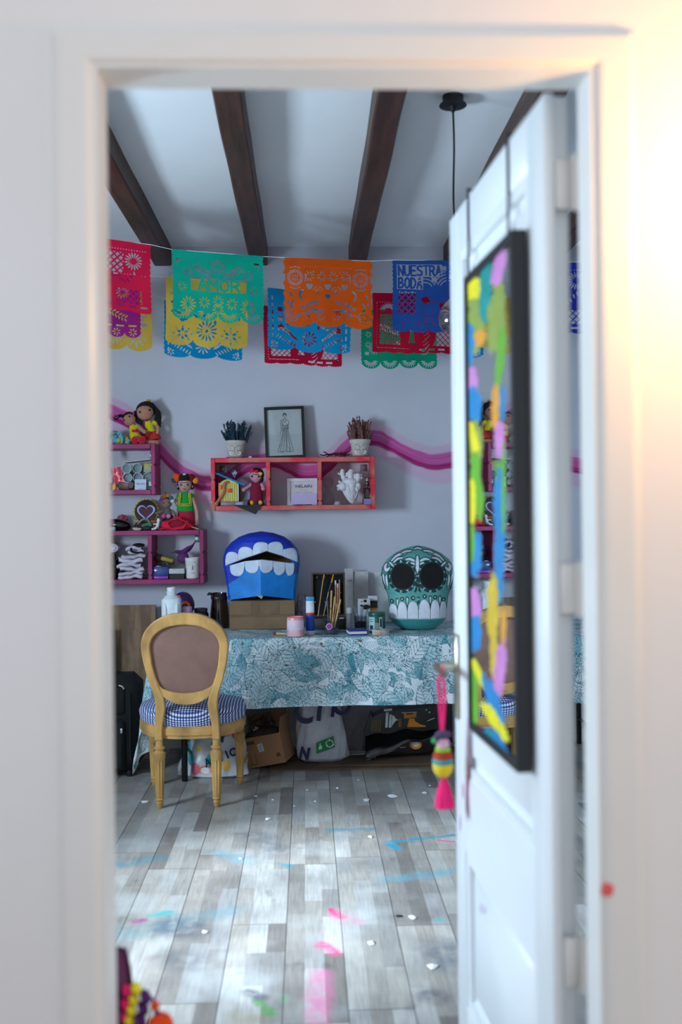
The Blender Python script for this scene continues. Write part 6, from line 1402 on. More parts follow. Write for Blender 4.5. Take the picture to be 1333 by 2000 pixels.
for i, (x0, x1, h, r, m, lab) in enumerate(((-7, -8, 68, 1.6, M('grey_blue_handle', (80, 92, 104), .5), 'grey blue brush handle standing in the glass tumbler'), (-4, 1, 84, 2.0, M2('mottled_bamboo', (206, 160, 90), (120, 80, 40), .5, 30), 'mottled bamboo brush handle standing in the glass tumbler'),
        (1, 7, 72, 1.7, wood_b, 'pale bamboo brush handle leaning in the glass tumbler'), (3, 11, 58, 1.3, M('reddish_handle', (170, 110, 80), .5), 'reddish thin brush handle leaning in the glass tumbler'), (8, 18, 66, 1.9, wood_b, 'thick pale bamboo handle leaning far over in the glass tumbler'))):
    h -= 12
    brush(lab, 648, YG, [(x0*.7, 2-i, .6), (x1, 1+i*.6, h), (x1+.4, 1+i*.6, h+2)], [m, m], [r*.8, r, r*.6], base=zg, name='paint_brush')
t = tt('jar_lid', 'white plastic lid on the paint box tray', 'lid', 668, 5.68); t.location.z = TT+22.3*upx(5.78); part(t, 'lid', M('white_plastic', (228, 230, 232)), ('l', [(5, 0), (5.2, .5), (5, 2), (0, 2.2)], (0, 0, 0), 20))
t = tt('small_bottle', 'little white bottle behind the paint box', 'bottle', 682, 5.7); part(t, 'bottle', M('bottle_grey', (150, 150, 160), .4), ('l', [(5.4, 0), (5.8, 1), (5.8, 30), (5, 32)], (0, 0, 0), 18)); part(t, 'cap', M('white_plastic', (228, 230, 232)), ('l', [(5.6, 32), (5.8, 33), (5.8, 42), (5, 43)], (0, 0, 0), 18))
# leaning boards against the wall
t = tt('leaning_board', 'tall pale grey board with a red stamp leaning behind the paint box', 'board', 683, 6.10, rx=-1); part(t, 'board', M('pale_grey_board', (196, 192, 192), .8), ('b', (0, 0, 52), (17, 3, 104), .4), smooth=0); part(t, 'red_stamp', M('red_stamp', (160, 50, 60), .7), ('b', (1, -1.7, 80), (9, .2, 1.2), 0), ('b', (3, -1.7, 82), (5, .2, .8), 0), smooth=0)
t = tt('leaning_board', 'blank warm white board leaning between the stamped board and the teal skull', 'board', 706, 6.115, rx=-1); part(t, 'board', M('warm_white_board', (206, 202, 202), .8), ('b', (0, 0, 50), (30, 3, 96), .4), smooth=0)
t = tt('leaning_board', 'white canvas leaning against the wall behind the teal skull', 'board', 753, 6.05, rx=-1); part(t, 'board', M('white_canvas', (214, 216, 218), .8), ('b', (0, 0, 50), (40, 5, 98), .5), smooth=0)
t = tt('mask_card', 'white printed box with a barcode behind the green tin', 'box', 712, 5.86); part(t, 'box', M('white_card_box', (214, 212, 216), .6), ('b', (0, 0, 27), (24, 12, 54), .6), smooth=0)
part(t, 'print', ink, ('b', (2, -6.2, 50), (6, .2, 5), 0), ('b', (-5, -6.2, 49), (2, .2, 2), 0), ('e', (4, -6.2, 38), (8, .3, 5)), smooth=0); part(t, 'dark_oval', ink, ('e', (-5, -6.2, 41), (3, .3, 2)))
t = tt('carton', 'white, black and orange carton behind the green tin', 'box', 729, 5.90); part(t, 'carton', M('white_card_box', (214, 212, 216)), ('b', (0, 0, 29), (18, 14, 58), .4), smooth=0); part(t, 'black_band', M('black_band', (34, 36, 40), .5), ('b', (0, -7.2, 42), (18.2, .4, 14), 0), smooth=0); part(t, 'orange_band', M('orange_band', (236, 130, 24), .5), ('b', (0, -7.2, 33), (18.2, .4, 4), 0), smooth=0)
t = tt('tool_jar', 'clear jar of grey modelling tools beside the green tin', 'jar', 705, 5.72); part(t, 'jar', glass('tool_glass', (226, 230, 234), .05, .14), ('l', [(10, 0), (12, 1), (12.5, 26), (11.5, 26), (11, 2), (0, 1)], (0, 0, 0), 22)); part(t, 'contents', M('dark_contents', (44, 38, 38), .8), ('l', [(10.6, 1.4), (11, 14), (0, 16)], (0, 0, 0), 18))
for i, (x1, z1) in enumerate(((-13, 44), (-8, 40), (1, 40), (5, 42), (15, 38))):
    s_ = tt('modelling_tool', 'thin grey modelling tool standing in the clear jar', 5 and 'tool', 705, 5.72, group='modelling tools in the jar'); s_.location.z = TT+16.5*upx(5.72)
    part(s_, 'shaft', M('grey_tool', (150, 156, 162), .4), ('t', [(x1*.4, (i-2)*1.5, 0), (x1, (i-2)*1.6, z1-16)], [1, 1], 6)); part(s_, 'tip', M('grey_tool', (150, 156, 162)), ('t', [(x1, (i-2)*1.6, z1-16), (x1*1.03, (i-2)*1.6, z1-14)], [1.3, .5], 6))
t = tt('green_tin', 'dark green metal tin with a pale barcode label', 'tin', 737, 5.56)
part(t, 'body', M('teal_tin', (34, 90, 84), .35, .2), ('l', [(16, 0), (16.4, 1), (16.4, 35), (15.6, 36)], (0, 0, 0), 28)); part(t, 'lid', M('dark_green_lid', (16, 84, 66), .35), ('l', [(16.8, 33), (17, 34), (17, 39), (16, 40), (0, 40)], (0, 0, 0), 28))
def arcp(r, a0, a1, z0, z1): return ('g', lambda u, v: (r*math.sin(a0+(a1-a0)*u), -r*math.cos(a0+(a1-a0)*u), z0+(z1-z0)*v), 8, 2)
part(t, 'label', M('pale_teal_label', (170, 204, 206), .5), arcp(16.6, -1.3, -.35, 3, 31), arcp(16.6, .2, .6, 8, 31)); part(t, 'label_print', ink, arcp(16.75, -1.05, -.55, 7, 15), arcp(16.75, -1.1, -.5, 22, 23), arcp(16.75, -1.1, -.5, 26, 27), arcp(16.75, .3, .5, 12, 28)); part(t, 'grey_panel', M('stone_grey_panel', (130, 146, 140), .5), arcp(16.65, -.3, .16, 3, 20))
t = tt('notebook', 'navy blue notebook with white page edges lying on the table', 'notebook', 697, 5.5, rz=6)
part(t, 'cover', M('navy_cover', (24, 44, 140), .45), ('b', (0, 0, 8.2), (37, 44, 2), .6), ('b', (0, 0, 1.2), (37, 44, 2), .6), ('b', (18, 0, 4.6), (1.2, 44, 6), .3)); part(t, 'pages', M('white_paper', (224, 222, 224)), ('b', (-.5, 0, 4.7), (35, 42, 5), 0), smooth=0)
t = tt('tape_roll', 'clear tape roll with a beige core lying beside the green tin', 'tape', 742, 5.45); part(t, 'tape', M('clear_tape_roll', (186, 192, 194), .2), ('r', [(17*math.cos(a), 17*math.sin(a)) for a in np.linspace(0, 6.28, 33)[:-1]], [(10*math.cos(a), 10*math.sin(a)) for a in np.linspace(0, 6.28, 33)[:-1]], 0, 10, rot(90), (2, 0, .2)))
part(t, 'core', M('beige_core', (206, 164, 140), .6), ('b', (-4, -17, 5), (16, 1, 8), .3), ('r', [(10*math.cos(a), 10*math.sin(a)) for a in np.linspace(0, 6.28, 33)[:-1]], [(9*math.cos(a), 9*math.sin(a)) for a in np.linspace(0, 6.28, 33)[:-1]], 0, 10, rot(90), (2, 0, .2)))
t = tt('plastic_bag', 'crumpled clear plastic bag beside the cardboard box', 'bag', 592, 5.94); part(t, 'bag', M('grey_film', (150, 146, 162), .2, var=.3, vs=20, bump=.9, bs=14), ('g', lambda u, v: ((10+5*math.sin(v*3))*math.cos(6.28*u)*(1+.2*math.sin(u*31+v*9))*(1-.3*v), 10*math.sin(6.28*u)*(1+.2*math.sin(u*25))*(1-.5*v), 60*v+.2), 30, 14, True))
# ================================================================== oval-back chair
crx = (onz(312, 1577, 0).x+onz(422, 1577, 0).x)/2; yr = onz(367, 1577, 0).y
chair = thing('dining_chair', 'carved golden wood oval-back chair with blue gingham seat, pulled to the table', 'chair', (crx+.004, yr, 0))
oak = M('golden_oak', (196, 150, 86), .45, var=.28, vs=12, bump=.12, bs=40, stretch=(1, 1, .5))
legp = [(.010, .0), (.013, .004), (.016, .018), (.019, .03), (.013, .036), (.021, .042), (.021, .048), (.017, .052), (.019, .058), (.027, .235), (.031, .262), (.029, .275), (.021, .283), (.021, .289), (.027, .293), (.027, .302), (.018, .306)]
def leg(x, y, top, back=0):
    fl = [(r, z) for r, z in legp]
    sub = [q for q in fl if .055 < q[1] < .24]
    mb = ('l', [q for q in fl if q[1] <= .058], (x, y, 0), 24); mb2 = ('l', [(.0195, .057), (.0275, .237)], (x, y, 0), 40, None, .16, 10); mb3 = ('l', [(.0275, .236)]+[q for q in fl if q[1] > .24]+[(.018, top)], (x, y, 0), 24)
    return mb, mb2, mb3
fx, rx_, dy = .228, .140, .405
for x, y in ((-rx_, 0), (rx_, 0), (-fx, dy), (fx, dy)): part(chair, 'leg', oak, *leg(x, y, .35), smooth=35)
# seat rail: rounded apron in two steps with a bead
def seat_outline(s, n=64):
    out = []
    for i in range(n):
        a = 2*PI*i/n; c, si = math.cos(a), math.sin(a)
        w = .276
        x = w*math.copysign(abs(c)**.72, c); y = .215+.238*math.copysign(abs(si)**.72, si)
        x *= 1-.30*max(0, (.215-y)/.238)**1.4
        out.append((x*s, .215+(y-.215)*s))
    return out
part(chair, 'seat_rail', oak, ('f', seat_outline(.955), .340, .362), ('f', seat_outline(.985), .358, .392), ('f', seat_outline(.965), .388, .400), smooth=30)
def gingham():
    m = M('blue_gingham', (240, 240, 245), .85, var=.05); nt = m.node_tree; N = nt.nodes.new; L = nt.links.new
    tc = N('ShaderNodeTexCoord'); sep = N('ShaderNodeSeparateXYZ'); L(tc.outputs['Object'], sep.inputs[0])
    def w(o, off=0):
        a = N('ShaderNodeMath'); a.operation = 'MULTIPLY_ADD'; L(o, a.inputs[0]); a.inputs[1].default_value = 1/.0145; a.inputs[2].default_value = off
        b = N('ShaderNodeMath'); b.operation = 'FRACT'; L(a.outputs[0], b.inputs[0]); c = N('ShaderNodeMath'); c.operation = 'GREATER_THAN'; L(b.outputs[0], c.inputs[0]); c.inputs[1].default_value = .5; return c.outputs[0]
    yz = N('ShaderNodeMath'); yz.operation = 'SUBTRACT'; L(sep.outputs[1], yz.inputs[0]); L(sep.outputs[2], yz.inputs[1])
    ad = N('ShaderNodeMath'); ad.operation = 'ADD'; L(w(sep.outputs[0]), ad.inputs[0]); L(w(yz.outputs[0]), ad.inputs[1])
    r = N('ShaderNodeValToRGB'); L(N('ShaderNodeMath').outputs[0], r.inputs[0])
    hf_ = N('ShaderNodeMath'); hf_.operation = 'MULTIPLY'; hf_.inputs[1].default_value = .5; L(ad.outputs[0], hf_.inputs[0]); L(hf_.outputs[0], r.inputs[0])
    e = r.color_ramp.elements; e[0].position = 0; e[0].color = lin((232, 236, 246)); e[1].position = 1; e[1].color = lin((22, 26, 66)); k = e.new(.5); k.color = lin((96, 112, 168))
    L(r.outputs[0], [q for q in nt.nodes if q.type == 'MIX'][0].inputs[6]); return m
so = seat_outline(.99, 72)
def cush(u, v):
    p = so[int(round(u*72)) % 72]; lv = np.interp(v, [0, .12, .3, .6, 1], [.955, 1.015, .97, .68, .0]); z = np.interp(v, [0, .12, .3, .6, 1], [.396, .435, .475, .497, .505])
    return (p[0]*lv, .215+(p[1]-.215)*lv, z)
part(chair, 'seat_cushion', gingham(), ('g', cush, 72, 14, True), label='navy and white gingham seat')
# oval back frame, tilted
def oval(a, b, zc, n=56, sq=2.25):
    out = []
    for i in range(n):
        t = 2*PI*i/n; c, s = math.cos(t), math.sin(t)
        x = a*math.copysign(abs(c)**(2/sq), c); z = b*math.copysign(abs(s)**(2/sq), s)
        if s < 0: x *= 1-.17*(-s)**1.5
        out.append((x, zc+z))
    return out
TR = lambda z: -.09*max(0, (z-.40))/.55
def tilt(o):
    for v in o.data.vertices: v.co.y += TR(v.co.z)
    o.data.update(); return o
def bv(o, w=.006):
    md = o.modifiers.new('round_edges', 'BEVEL'); md.width = w; md.segments = 2; md.limit_method = 'ANGLE'; return o
def arch(side, hw, z0, ztop, n=15, sq=2.15):
    """contour from the foot of one post over the top to the other; side = points of the left post going up"""
    up = [(-a, b) for a, b in side]
    top = [(hw*math.copysign(abs(math.cos(t))**(2/sq), math.cos(t)), z0+(ztop-z0)*abs(math.sin(t))**(2/sq)) for t in np.linspace(PI, 0, 2*n+1)]
    return up+top+[(-x, z) for x, z in up[::-1]]
def resamp(side, k): 
    P = curve_pts([(a, b, 0) for a, b in side], k*(len(side)-1)); return [(p.x, p.y) for p in P]
so_ = resamp([(.160, .335), (.159, .40), (.154, .47), (.152, .516), (.160, .573), (.184, .645), (.204, .734)], 3)
si_ = resamp([(.121, .335), (.121, .40), (.108, .47), (.104, .516), (.112, .56), (.137, .625), (.160, .715)], 3)
OUT = arch(so_, .2125, .80, .972); INN = arch(si_, .168, .80, .912)
def strip(mb, A_, B_, y0, y1):
    n = len(A_); vs = [(x, y, z) for y in (y0, y1) for L_ in (A_, B_) for x, z in L_]; fs = []
    for i in range(n-1): fs += [(i, i+1, n+i+1, n+i), (2*n+i, 3*n+i, 3*n+i+1, 2*n+i+1), (i, 2*n+i, 2*n+i+1, i+1), (n+i, n+i+1, 3*n+i+1, 3*n+i)]
    fs += [(0, n, 3*n, 2*n), (n-1, 3*n-1, 4*n-1, 2*n-1)]; return mb.add(vs, fs)
bv(tilt(mesh_obj('back_frame', strip(MB(), OUT, INN, -.022, .022), oak, chair, 30)))
cu = [(-.146, .655), (-.138, .622), (-.115, .598), (-.08, .582), (-.04, .573), (0, .570)]; cl_ = [(-.125, .600), (-.112, .556), (-.092, .540), (-.065, .525), (-.035, .516), (0, .513)]
cu += [(-x, z) for x, z in cu[-2::-1]]; cl_ += [(-x, z) for x, z in cl_[-2::-1]]
bv(tilt(mesh_obj('cross_rail', strip(MB(), cu, cl_, -.020, .018), oak, chair, 30)), .004)
taup = M('brown_suede', (140, 104, 92), .9, var=.1, vs=9, bump=.25, bs=160, sheen=.3)
inner = [(x, z) for x, z in INN if z > .63]+[(x, z) for x, z in cu[::-1]]
NI = len(inner); czp = .745
def pad(sgn):
    def fn(u, v):
        p = inner[int(round(u*NI)) % NI]; k = 1-v; z = czp+(p[1]-czp)*k*1.01
        return (p[0]*k*1.01, sgn*(.004+.018*(1-k**3)), z)
    return fn
tilt(part(chair, 'back_upholstery', taup, ('g', pad(-.5), NI, 8, True), label='brown suede back')); tilt(part(chair, 'front_upholstery', taup, ('g', pad(1), NI, 8, True)))
# ------------------------------------------------------------------ left of the table
wpan = M2('oak_veneer', (150, 118, 88), (116, 86, 62), .6, 5, (4, 4, .5))
a = on(303, 1182, 6.1); t = thing('wood_panel', 'tall oak veneer panel leaning on the wall beside the table', 'panel', (a.x-.25, 6.10, 0), rx=-2)
part(t, 'panel', wpan, ('b', (0, 0, a.z/2), (.5, .018, a.z), .001), smooth=0)
a = on(220, 1225, 6.02); t = thing('wood_panel', 'second darker panel standing in front of the oak veneer one', 'panel', (a.x-.26, 6.0, 0), rx=-2); part(t, 'panel', M('dark_veneer', (84, 62, 50), .6, var=.2), ('b', (0, 0, a.z/2), (.5, .018, a.z), .001), smooth=0)
fab = M('black_ballistic_nylon', (11, 11, 13), .8, var=.2, vs=120, bump=.3, bs=300)
sx_ = on(270, 1420, 5.5).x; zt3 = on(240, 1322, 5.5).z
t = thing('suitcase', 'black fabric suitcase standing beside the table', 'suitcase', (sx_-.20, 5.62, 0))
part(t, 'shell', fab, ('b', (0, 0, (zt3+.03)/2), (.40, .24, zt3-.03), .05)); part(t, 'front_pocket', fab, ('b', (-.02, -.125, .19), (.30, .05, .28), .02)); part(t, 'upper_pocket', fab, ('b', (-.02, -.122, zt3-.13), (.30, .03, .15), .012))
part(t, 'handle', M('black_rubber', (24, 24, 26), .5), ('t', curve_pts([(-.1, -.02, zt3), (-.08, -.02, zt3+.03), (.04, -.02, zt3+.03), (.06, -.02, zt3)], 16), .01, 8)); part(t, 'zip', M('dark_zip', (50, 50, 54), .4, .4), ('t', [(-.17, -.128, zt3-.05), (.12, -.128, zt3-.05), (.155, -.12, zt3-.09), (.155, -.12, .1)], .003, 6))
part(t, 'zip_pull', M('silver_pull', (206, 196, 190), .3, .6), ('b', (.115, -.155, .27), (.012, .004, .026), .001), ('t', [(.10, -.13, zt3-.045), (.118, -.135, zt3-.05), (.128, -.135, zt3-.065)], .004, 6)); part(t, 'badge', M('teal_badge', (30, 120, 130), .4), ('e', (.06, -.152, .245), (.013, .004, .013)))
for x in (-.14, .14): part(t, 'wheel', M('black_rubber', (24, 24, 26)), ('l', [(.02, -.012), (.024, -.008), (.024, .008), (.02, .012)], (x, -.07, .024), 16, rot(0, 90)), ('l', [(.02, -.012), (.024, -.008), (.024, .008), (.02, .012)], (x, .07, .024), 16, rot(0, 90)))
# ------------------------------------------------------------------ under the table
crd = M('floor_card', (116, 92, 74), .85, var=.15, vs=6)
c0 = onz(527, 1507, 0)
for i, (dx, dyy, w, d, z) in enumerate(((0, 0, 1.35, .48, .001), (.28, .05, .95, .40, .008))):
    t = thing('cardboard_sheet', ('large flat cardboard sheet on the floor under the table', 'smaller cardboard sheet lying on top of the large one')[i], 'cardboard', (c0.x+dx+w/2, c0.y+dyy+d/2, z)); part(t, 'sheet', crd, ('b', (0, 0, .003), (w, d, .006), .001), smooth=0)
CZ = .0155
def bag_shape(w0, w1, d, h, seed, lean=0, wr=.05):
    def fn(u, v):
        a = 2*PI*u; c, s = math.cos(a), math.sin(a); k = np.interp(v, [0, .04, .3, .8, 1], [.80, 1, 1, .9, .82]); w = (w0+(w1-w0)*v)/2*k; dd = d/2*np.interp(v, [0, .04, .4, 1], [.8, 1, .95, .35])
        nz_ = 1+wr*math.sin(a*5+v*7+seed)+wr*.6*math.sin(a*11-v*13+seed*2)
        return (w*math.copysign(abs(c)**.7, c)*nz_+lean*v, dd*math.copysign(abs(s)**.7, s)*nz_, h*v+.012*h*math.sin(a*4+seed)*v)
    return fn
def bag_paint(root, fn, nu, nv, painter, mat, name='sack'):
    U, V = np.meshgrid(np.arange(nu)/nu, np.linspace(0, 1, nv)); P = np.array([[fn(u, v) for u in U[0]] for v in V[:, 0]])
    C = np.ones(P.shape)*np.array([206, 208, 214])/255.; painter(C, P[..., 0], P[..., 2], P[..., 1] < 0)
    return paint_grid(name, P, C, mat, root, wrap=True)
plasm = MV('printed_plastic_bag', .35, .06, 20, .5, 16, .5)
# printed shopping bag behind the chair
p = onz(415, 1521, 0); t = thing('shopping_bag', 'white shopping bag printed with leaves and ACTION, slumped behind the chair', 'bag', (p.x, 5.565, 0), rz=-4); pu = 5.4/FPX
def act(C, X, Z, fr):
    X, Z = X/pu, Z/pu
    for x, z, r, s_, c in ((-40, 40, 7, 16, (60, 160, 175)), (-46, 62, 6, 14, (90, 180, 190)), (5, 62, 6, 16, (20, 110, 60)), (-24, 58, 5, 6, (240, 205, 40)), (55, 76, 5, 6, (240, 205, 60)), (-30, 20, 10, 13, (232, 110, 140)), (0, 36, 11, 14, (50, 180, 165)), (-10, 18, 15, 9, (226, 130, 80)), (-10, 17, 11, 7, (236, 240, 242)), (30, 90, 14, 10, (230, 120, 120)), (48, 84, 9, 9, (220, 80, 110)), (10, 88, 5, 14, (30, 50, 90)), (22, 80, 4, 12, (30, 50, 90)), (58, 30, 9, 8, (200, 140, 60)), (66, 100, 10, 9, (70, 170, 170)), (-20, 100, 10, 6, (80, 180, 200)), (30, 26, 9, 12, (240, 190, 90)), (12, 22, 8, 10, (110, 190, 170)), (-56, 26, 6, 10, (200, 90, 60)), (40, 112, 12, 5, (226, 110, 120))):
        el(C, X, Z, x, z, r, s_, c, 1, 8)
    seg(C, X, Z, [(10, 92), (34, 86), (62, 90)], 1.4, (70, 40, 40), .9); seg(C, X, Z, [(4, 76), (7, 48)], .8, (10, 60, 40), .9)
fnb = bag_shape(.39, .27, .22, .32, 3, .02)
bag_paint(t, fnb, 200, 120, act, plasm)
navy = M('navy_print', (18, 24, 78), .5)
for i, ch_ in enumerate('ACTION'): lettering(ch_, .062, navy, t, (-.005+i*.034, -.124+.006*i, .075+.013*i), ry=-22, rz=2+i*7, bold=.0018, xs=.9)
part(t, 'gathered_top', plasm, ('g', lambda u, v: (.02+.08*math.cos(6.28*u)*(1+.3*math.sin(u*38))*(1-.3*v), .04*math.sin(6.28*u)*(1+.3*math.cos(u*31)), .31+.05*v), 30, 5, True))
cc = bpy.data.objects[t.children[-1].name]; ca = cc.data.color_attributes.new('Col', 'FLOAT_COLOR', 'POINT'); ca.data.foreach_set('color', [.6, .61, .65, 1]*len(cc.data.vertices))
# small carton with scraps
p = onz(532, 1500, CZ); t = thing('cardboard_box', 'open brown carton full of paper scraps tilted under the table', 'box', (p.x-.015, 5.74, CZ+.004), rz=-14, ry=-12)
bw_, bd_, bh_ = .24, .20, .17
part(t, 'carton', M('kraft_carton', (172, 126, 92), .85, var=.08, vs=8), ('b', (0, -bd_/2, bh_/2), (bw_, .005, bh_), 0), ('b', (0, bd_/2, bh_/2), (bw_, .005, bh_), 0), ('b', (-bw_/2, 0, bh_/2), (.005, bd_, bh_), 0), ('b', (bw_/2, 0, bh_/2), (.005, bd_, bh_), 0), ('b', (0, 0, .003), (bw_, bd_, .005), 0), smooth=0)
part(t, 'flap', M('kraft_carton', (172, 126, 92)), ('b', (bw_/2+.012, 0, bh_+.04), (.004, bd_, .09), 0, rot(0, 16)), ('b', (0, bd_/2+.01, bh_+.05), (bw_, .004, .10), 0, rot(-12)), smooth=0)
part(t, 'shipping_label', M('white_paper', (224, 222, 224)), ('b', (-.005, -bd_/2-.003, .105), (.032, .001, .045), 0, rot(0, -6)), smooth=0); part(t, 'label_print', M('ink_grey', (120, 118, 126)), *[('b', (-.005, -bd_/2-.0037, .09+i*.006), (.022, .0004, .0025), 0, rot(0, -6)) for i in range(6)], smooth=0)
[part(t, 'print_mark', M('box_print', (110, 76, 52), .8), ('b', (x, -bd_/2-.0028, z), (w, .001, h), 0), smooth=0) for x, z, w, h in ((-.075, .05, .003, .06), (-.045, .05, .003, .06), (-.06, .018, .05, .003), (.09, .05, .022, .022), (-.06, .14, .05, .02))]
for i in range(16):
    rr = random.Random(i+70); c = rr.choice([(70, 60, 54), (120, 96, 76), (190, 180, 160), (60, 50, 46), (50, 44, 42), (150, 120, 92), (84, 70, 60)]); x, y = rr.uniform(-.085, .08), rr.uniform(-.06, .06); L_ = rr.uniform(.03, .07)
    def scr(u, v, L_=L_, i=i): s = u*2-1; return (L_*s, .3*L_*(v*2-1)*(1-.5*s*s), .3*L_*math.sin(s*2+i)+.1*L_*math.cos(v*5))
    o = part(t, 'scrap', M('scrap_%d' % (c[0]), c, .8, var=.2), ('g', scr, 7, 4)); o.location = (x, y, bh_+.005+rr.uniform(-.01, .07)); o.rotation_euler = (rr.uniform(-1.4, 1.4), rr.uniform(-1.2, 1.2), rr.uniform(0, 6))
part(t, 'scrap_fill', M('scrap_70', (70, 60, 54)), ('e', (-.01, 0, bh_-.02), (bw_/2-.012, bd_/2-.012, .06)))
# white bag with big navy letters
p = onz(632, 1494, CZ); t = thing('shopping_bag', 'white paper-like bag with big navy lettering and a green recycling patch', 'bag', (p.x, 5.80, CZ), rz=3); pu2 = 5.7/FPX
def plainp(C, X, Z, fr): C[:] = np.array([206, 206, 214])/255.
fnw = bag_shape(.30, .25, .19, .46, 8, -.03, .035)
bag_paint(t, fnw, 90, 60, plainp, plasm)
big = M('navy_print', (18, 24, 78))
for ch_, x, z, sz, ry_ in (('C', -.120, .235, .21, 8), ('T', -.030, .245, .20, 8), ('I', .050, .265, .17, 10), ('O', .098, .275, .17, 10), ('N', -.118, .03, .09, 12)): lettering(ch_, sz, big, t, (x, -.109+(.012 if z > .2 else -.0), z), ry=ry_, rx=86 if z > .2 else 90, bold=.005, xs=.8)
g_ = part(t, 'green_patch', M('green_print', (24, 140, 70), .5), ('p', [(-.045, .055), (.062, .090), (.055, .155), (-.045, .118)], -.112, -.1105), smooth=0)
part(g_, 'white_symbols', M('white_print', (226, 232, 230), .5), ('p', [(-.030, .078), (-.012, .083), (-.012, .102), (-.019, .100), (-.021, .115), (-.025, .114), (-.026, .098), (-.032, .094)], -.1128, -.112), *[('t', [(.032+.020*math.cos(a+i*2.09), -.1125, .112+.020*math.sin(a+i*2.09)) for a in np.linspace(.15, 1.6, 5)], .0035, 5) for i in range(3)], *[('e', (.032+.020*math.cos(1.75+i*2.09), -.1125, .112+.020*math.sin(1.75+i*2.09)), (.007, .0008, .007), None, 3, 4) for i in range(3)])
# black gusseted bag
p = onz(800, 1500, CZ); t = thing('plastic_sack', 'glossy black plastic sack with white and orange print lying under the table', 'sack', (p.x, 5.82, CZ), rz=-4)
gbk = M('black_gloss_film', (9, 9, 11), .2, var=.2, vs=20, bump=.35, bs=10)
q = pu2
part(t, 'sack', gbk, ('p', [(a*q, b*q) for a, b in ((-85, 18), (-82, 44), (-70, 78), (-66, 86), (-62, 80), (-45, 88), (-10, 94), (40, 98), (95, 104), (95, 30), (60, 12), (0, 6), (-62, 3))], -.04, .10))
part(t, 'lip', gbk, ('g', lambda u, v: ((-76+170*u)*q, (-.045-.07*math.sin(v*PI/2)*(1-.4*u)), max(1, 42+13*math.sin(u*2.6)+3*math.sin(u*17)-40*v*(1-u)**1.4-6*v)*q), 30, 8), ('g', lambda u, v: ((-78+22*u*v)*q, -.045-.07*v, (44-40*v+2*u)*q), 8, 8), label='folded-over glossy lip')
orp = M('orange_print', (226, 140, 40), .5); wtpn = M('white_print', (226, 232, 230))
def pr(*polys): return [('p', [(a*q, b*q) for a, b in pl], -.0415, -.0405) for pl in polys]
part(t, 'orange_letter', orp, *pr([(0, 78), (24, 80), (24, 89), (18, 89), (17, 86), (5, 85), (4, 88), (-1, 88)], [(6, 64), (10, 78), (20, 78), (22, 72), (32, 66), (42, 64), (42, 61), (6, 61)]), smooth=0)
part(t, 'white_print', wtpn, *pr([(-38, 60), (-33, 60), (-31, 90), (-36, 90)], [(-31, 60), (-26, 60), (-25, 86), (-29, 86)], [(-25, 62), (-20, 70), (-16, 74), (-10, 75), (-16, 77), (-21, 84), (-24, 84)], [(-40, 92), (-24, 94), (-24, 98), (-40, 97)], [(44, 93), (46, 95), (44, 97), (42, 95)], [(50, 88), (52, 90), (50, 92), (48, 90)], [(46, 72), (60, 78), (60, 79.5), (45, 73)], [(-5, 88.5), (25, 90), (25, 91), (-5, 89.5)]), smooth=0)
part(t, 'gold_lines', M('gold_print', (120, 92, 50), .5), *pr(*[[(-66+i*4, 52), (-64+i*4, 52), (-63+i*4.4, 74), (-65+i*4.4, 74)] for i in range(5)], [(-12, 61), (-6, 61), (-5, 78), (-11, 78)]), smooth=0)
part(t, 'lower_print', orp, *[('p', [(12*math.cos(2*PI*i/20)*q+22*q, 9*math.sin(2*PI*i/20)*q+26*q) for i in range(20)], -.046, -.0405)], smooth=0); part(t, 'lower_white', wtpn, ('p', [(8*math.cos(2*PI*i/20)*q+22*q, 5*math.sin(2*PI*i/20)*q+27*q) for i in range(20)], -.0466, -.046), ('t', [(-22*q, -.043, 20*q), (-14*q, -.043, 26*q), (-8*q, -.043, 20*q), (2*q, -.043, 21*q)], .003, 5), smooth=0)
t = thing('paper_stack', 'pale card offcuts lying flat beside the black sack', 'card', (onz(706, 1488, CZ).x, 5.93, CZ)); part(t, 'offcut', M('pale_card', (186, 180, 174), .8), ('b', (0, 0, .003), (.17, .12, .005), 0, rot(0, 0, 8)), ('b', (.02, .03, .008), (.13, .10, .004), 0, rot(0, 0, -6)), smooth=0)
t = thing('leaning_card', 'grey white card leaning on the wall under the table', 'card', (onz(725, 1470, CZ).x, 6.02, CZ), rx=-14); part(t, 'sheet', M('grey_white_card2', (150, 150, 156), .8), ('p', [(-.12, 0), (.12, 0), (.12, .18), (-.05, .19), (-.11, .09)], 0, .003), smooth=0)
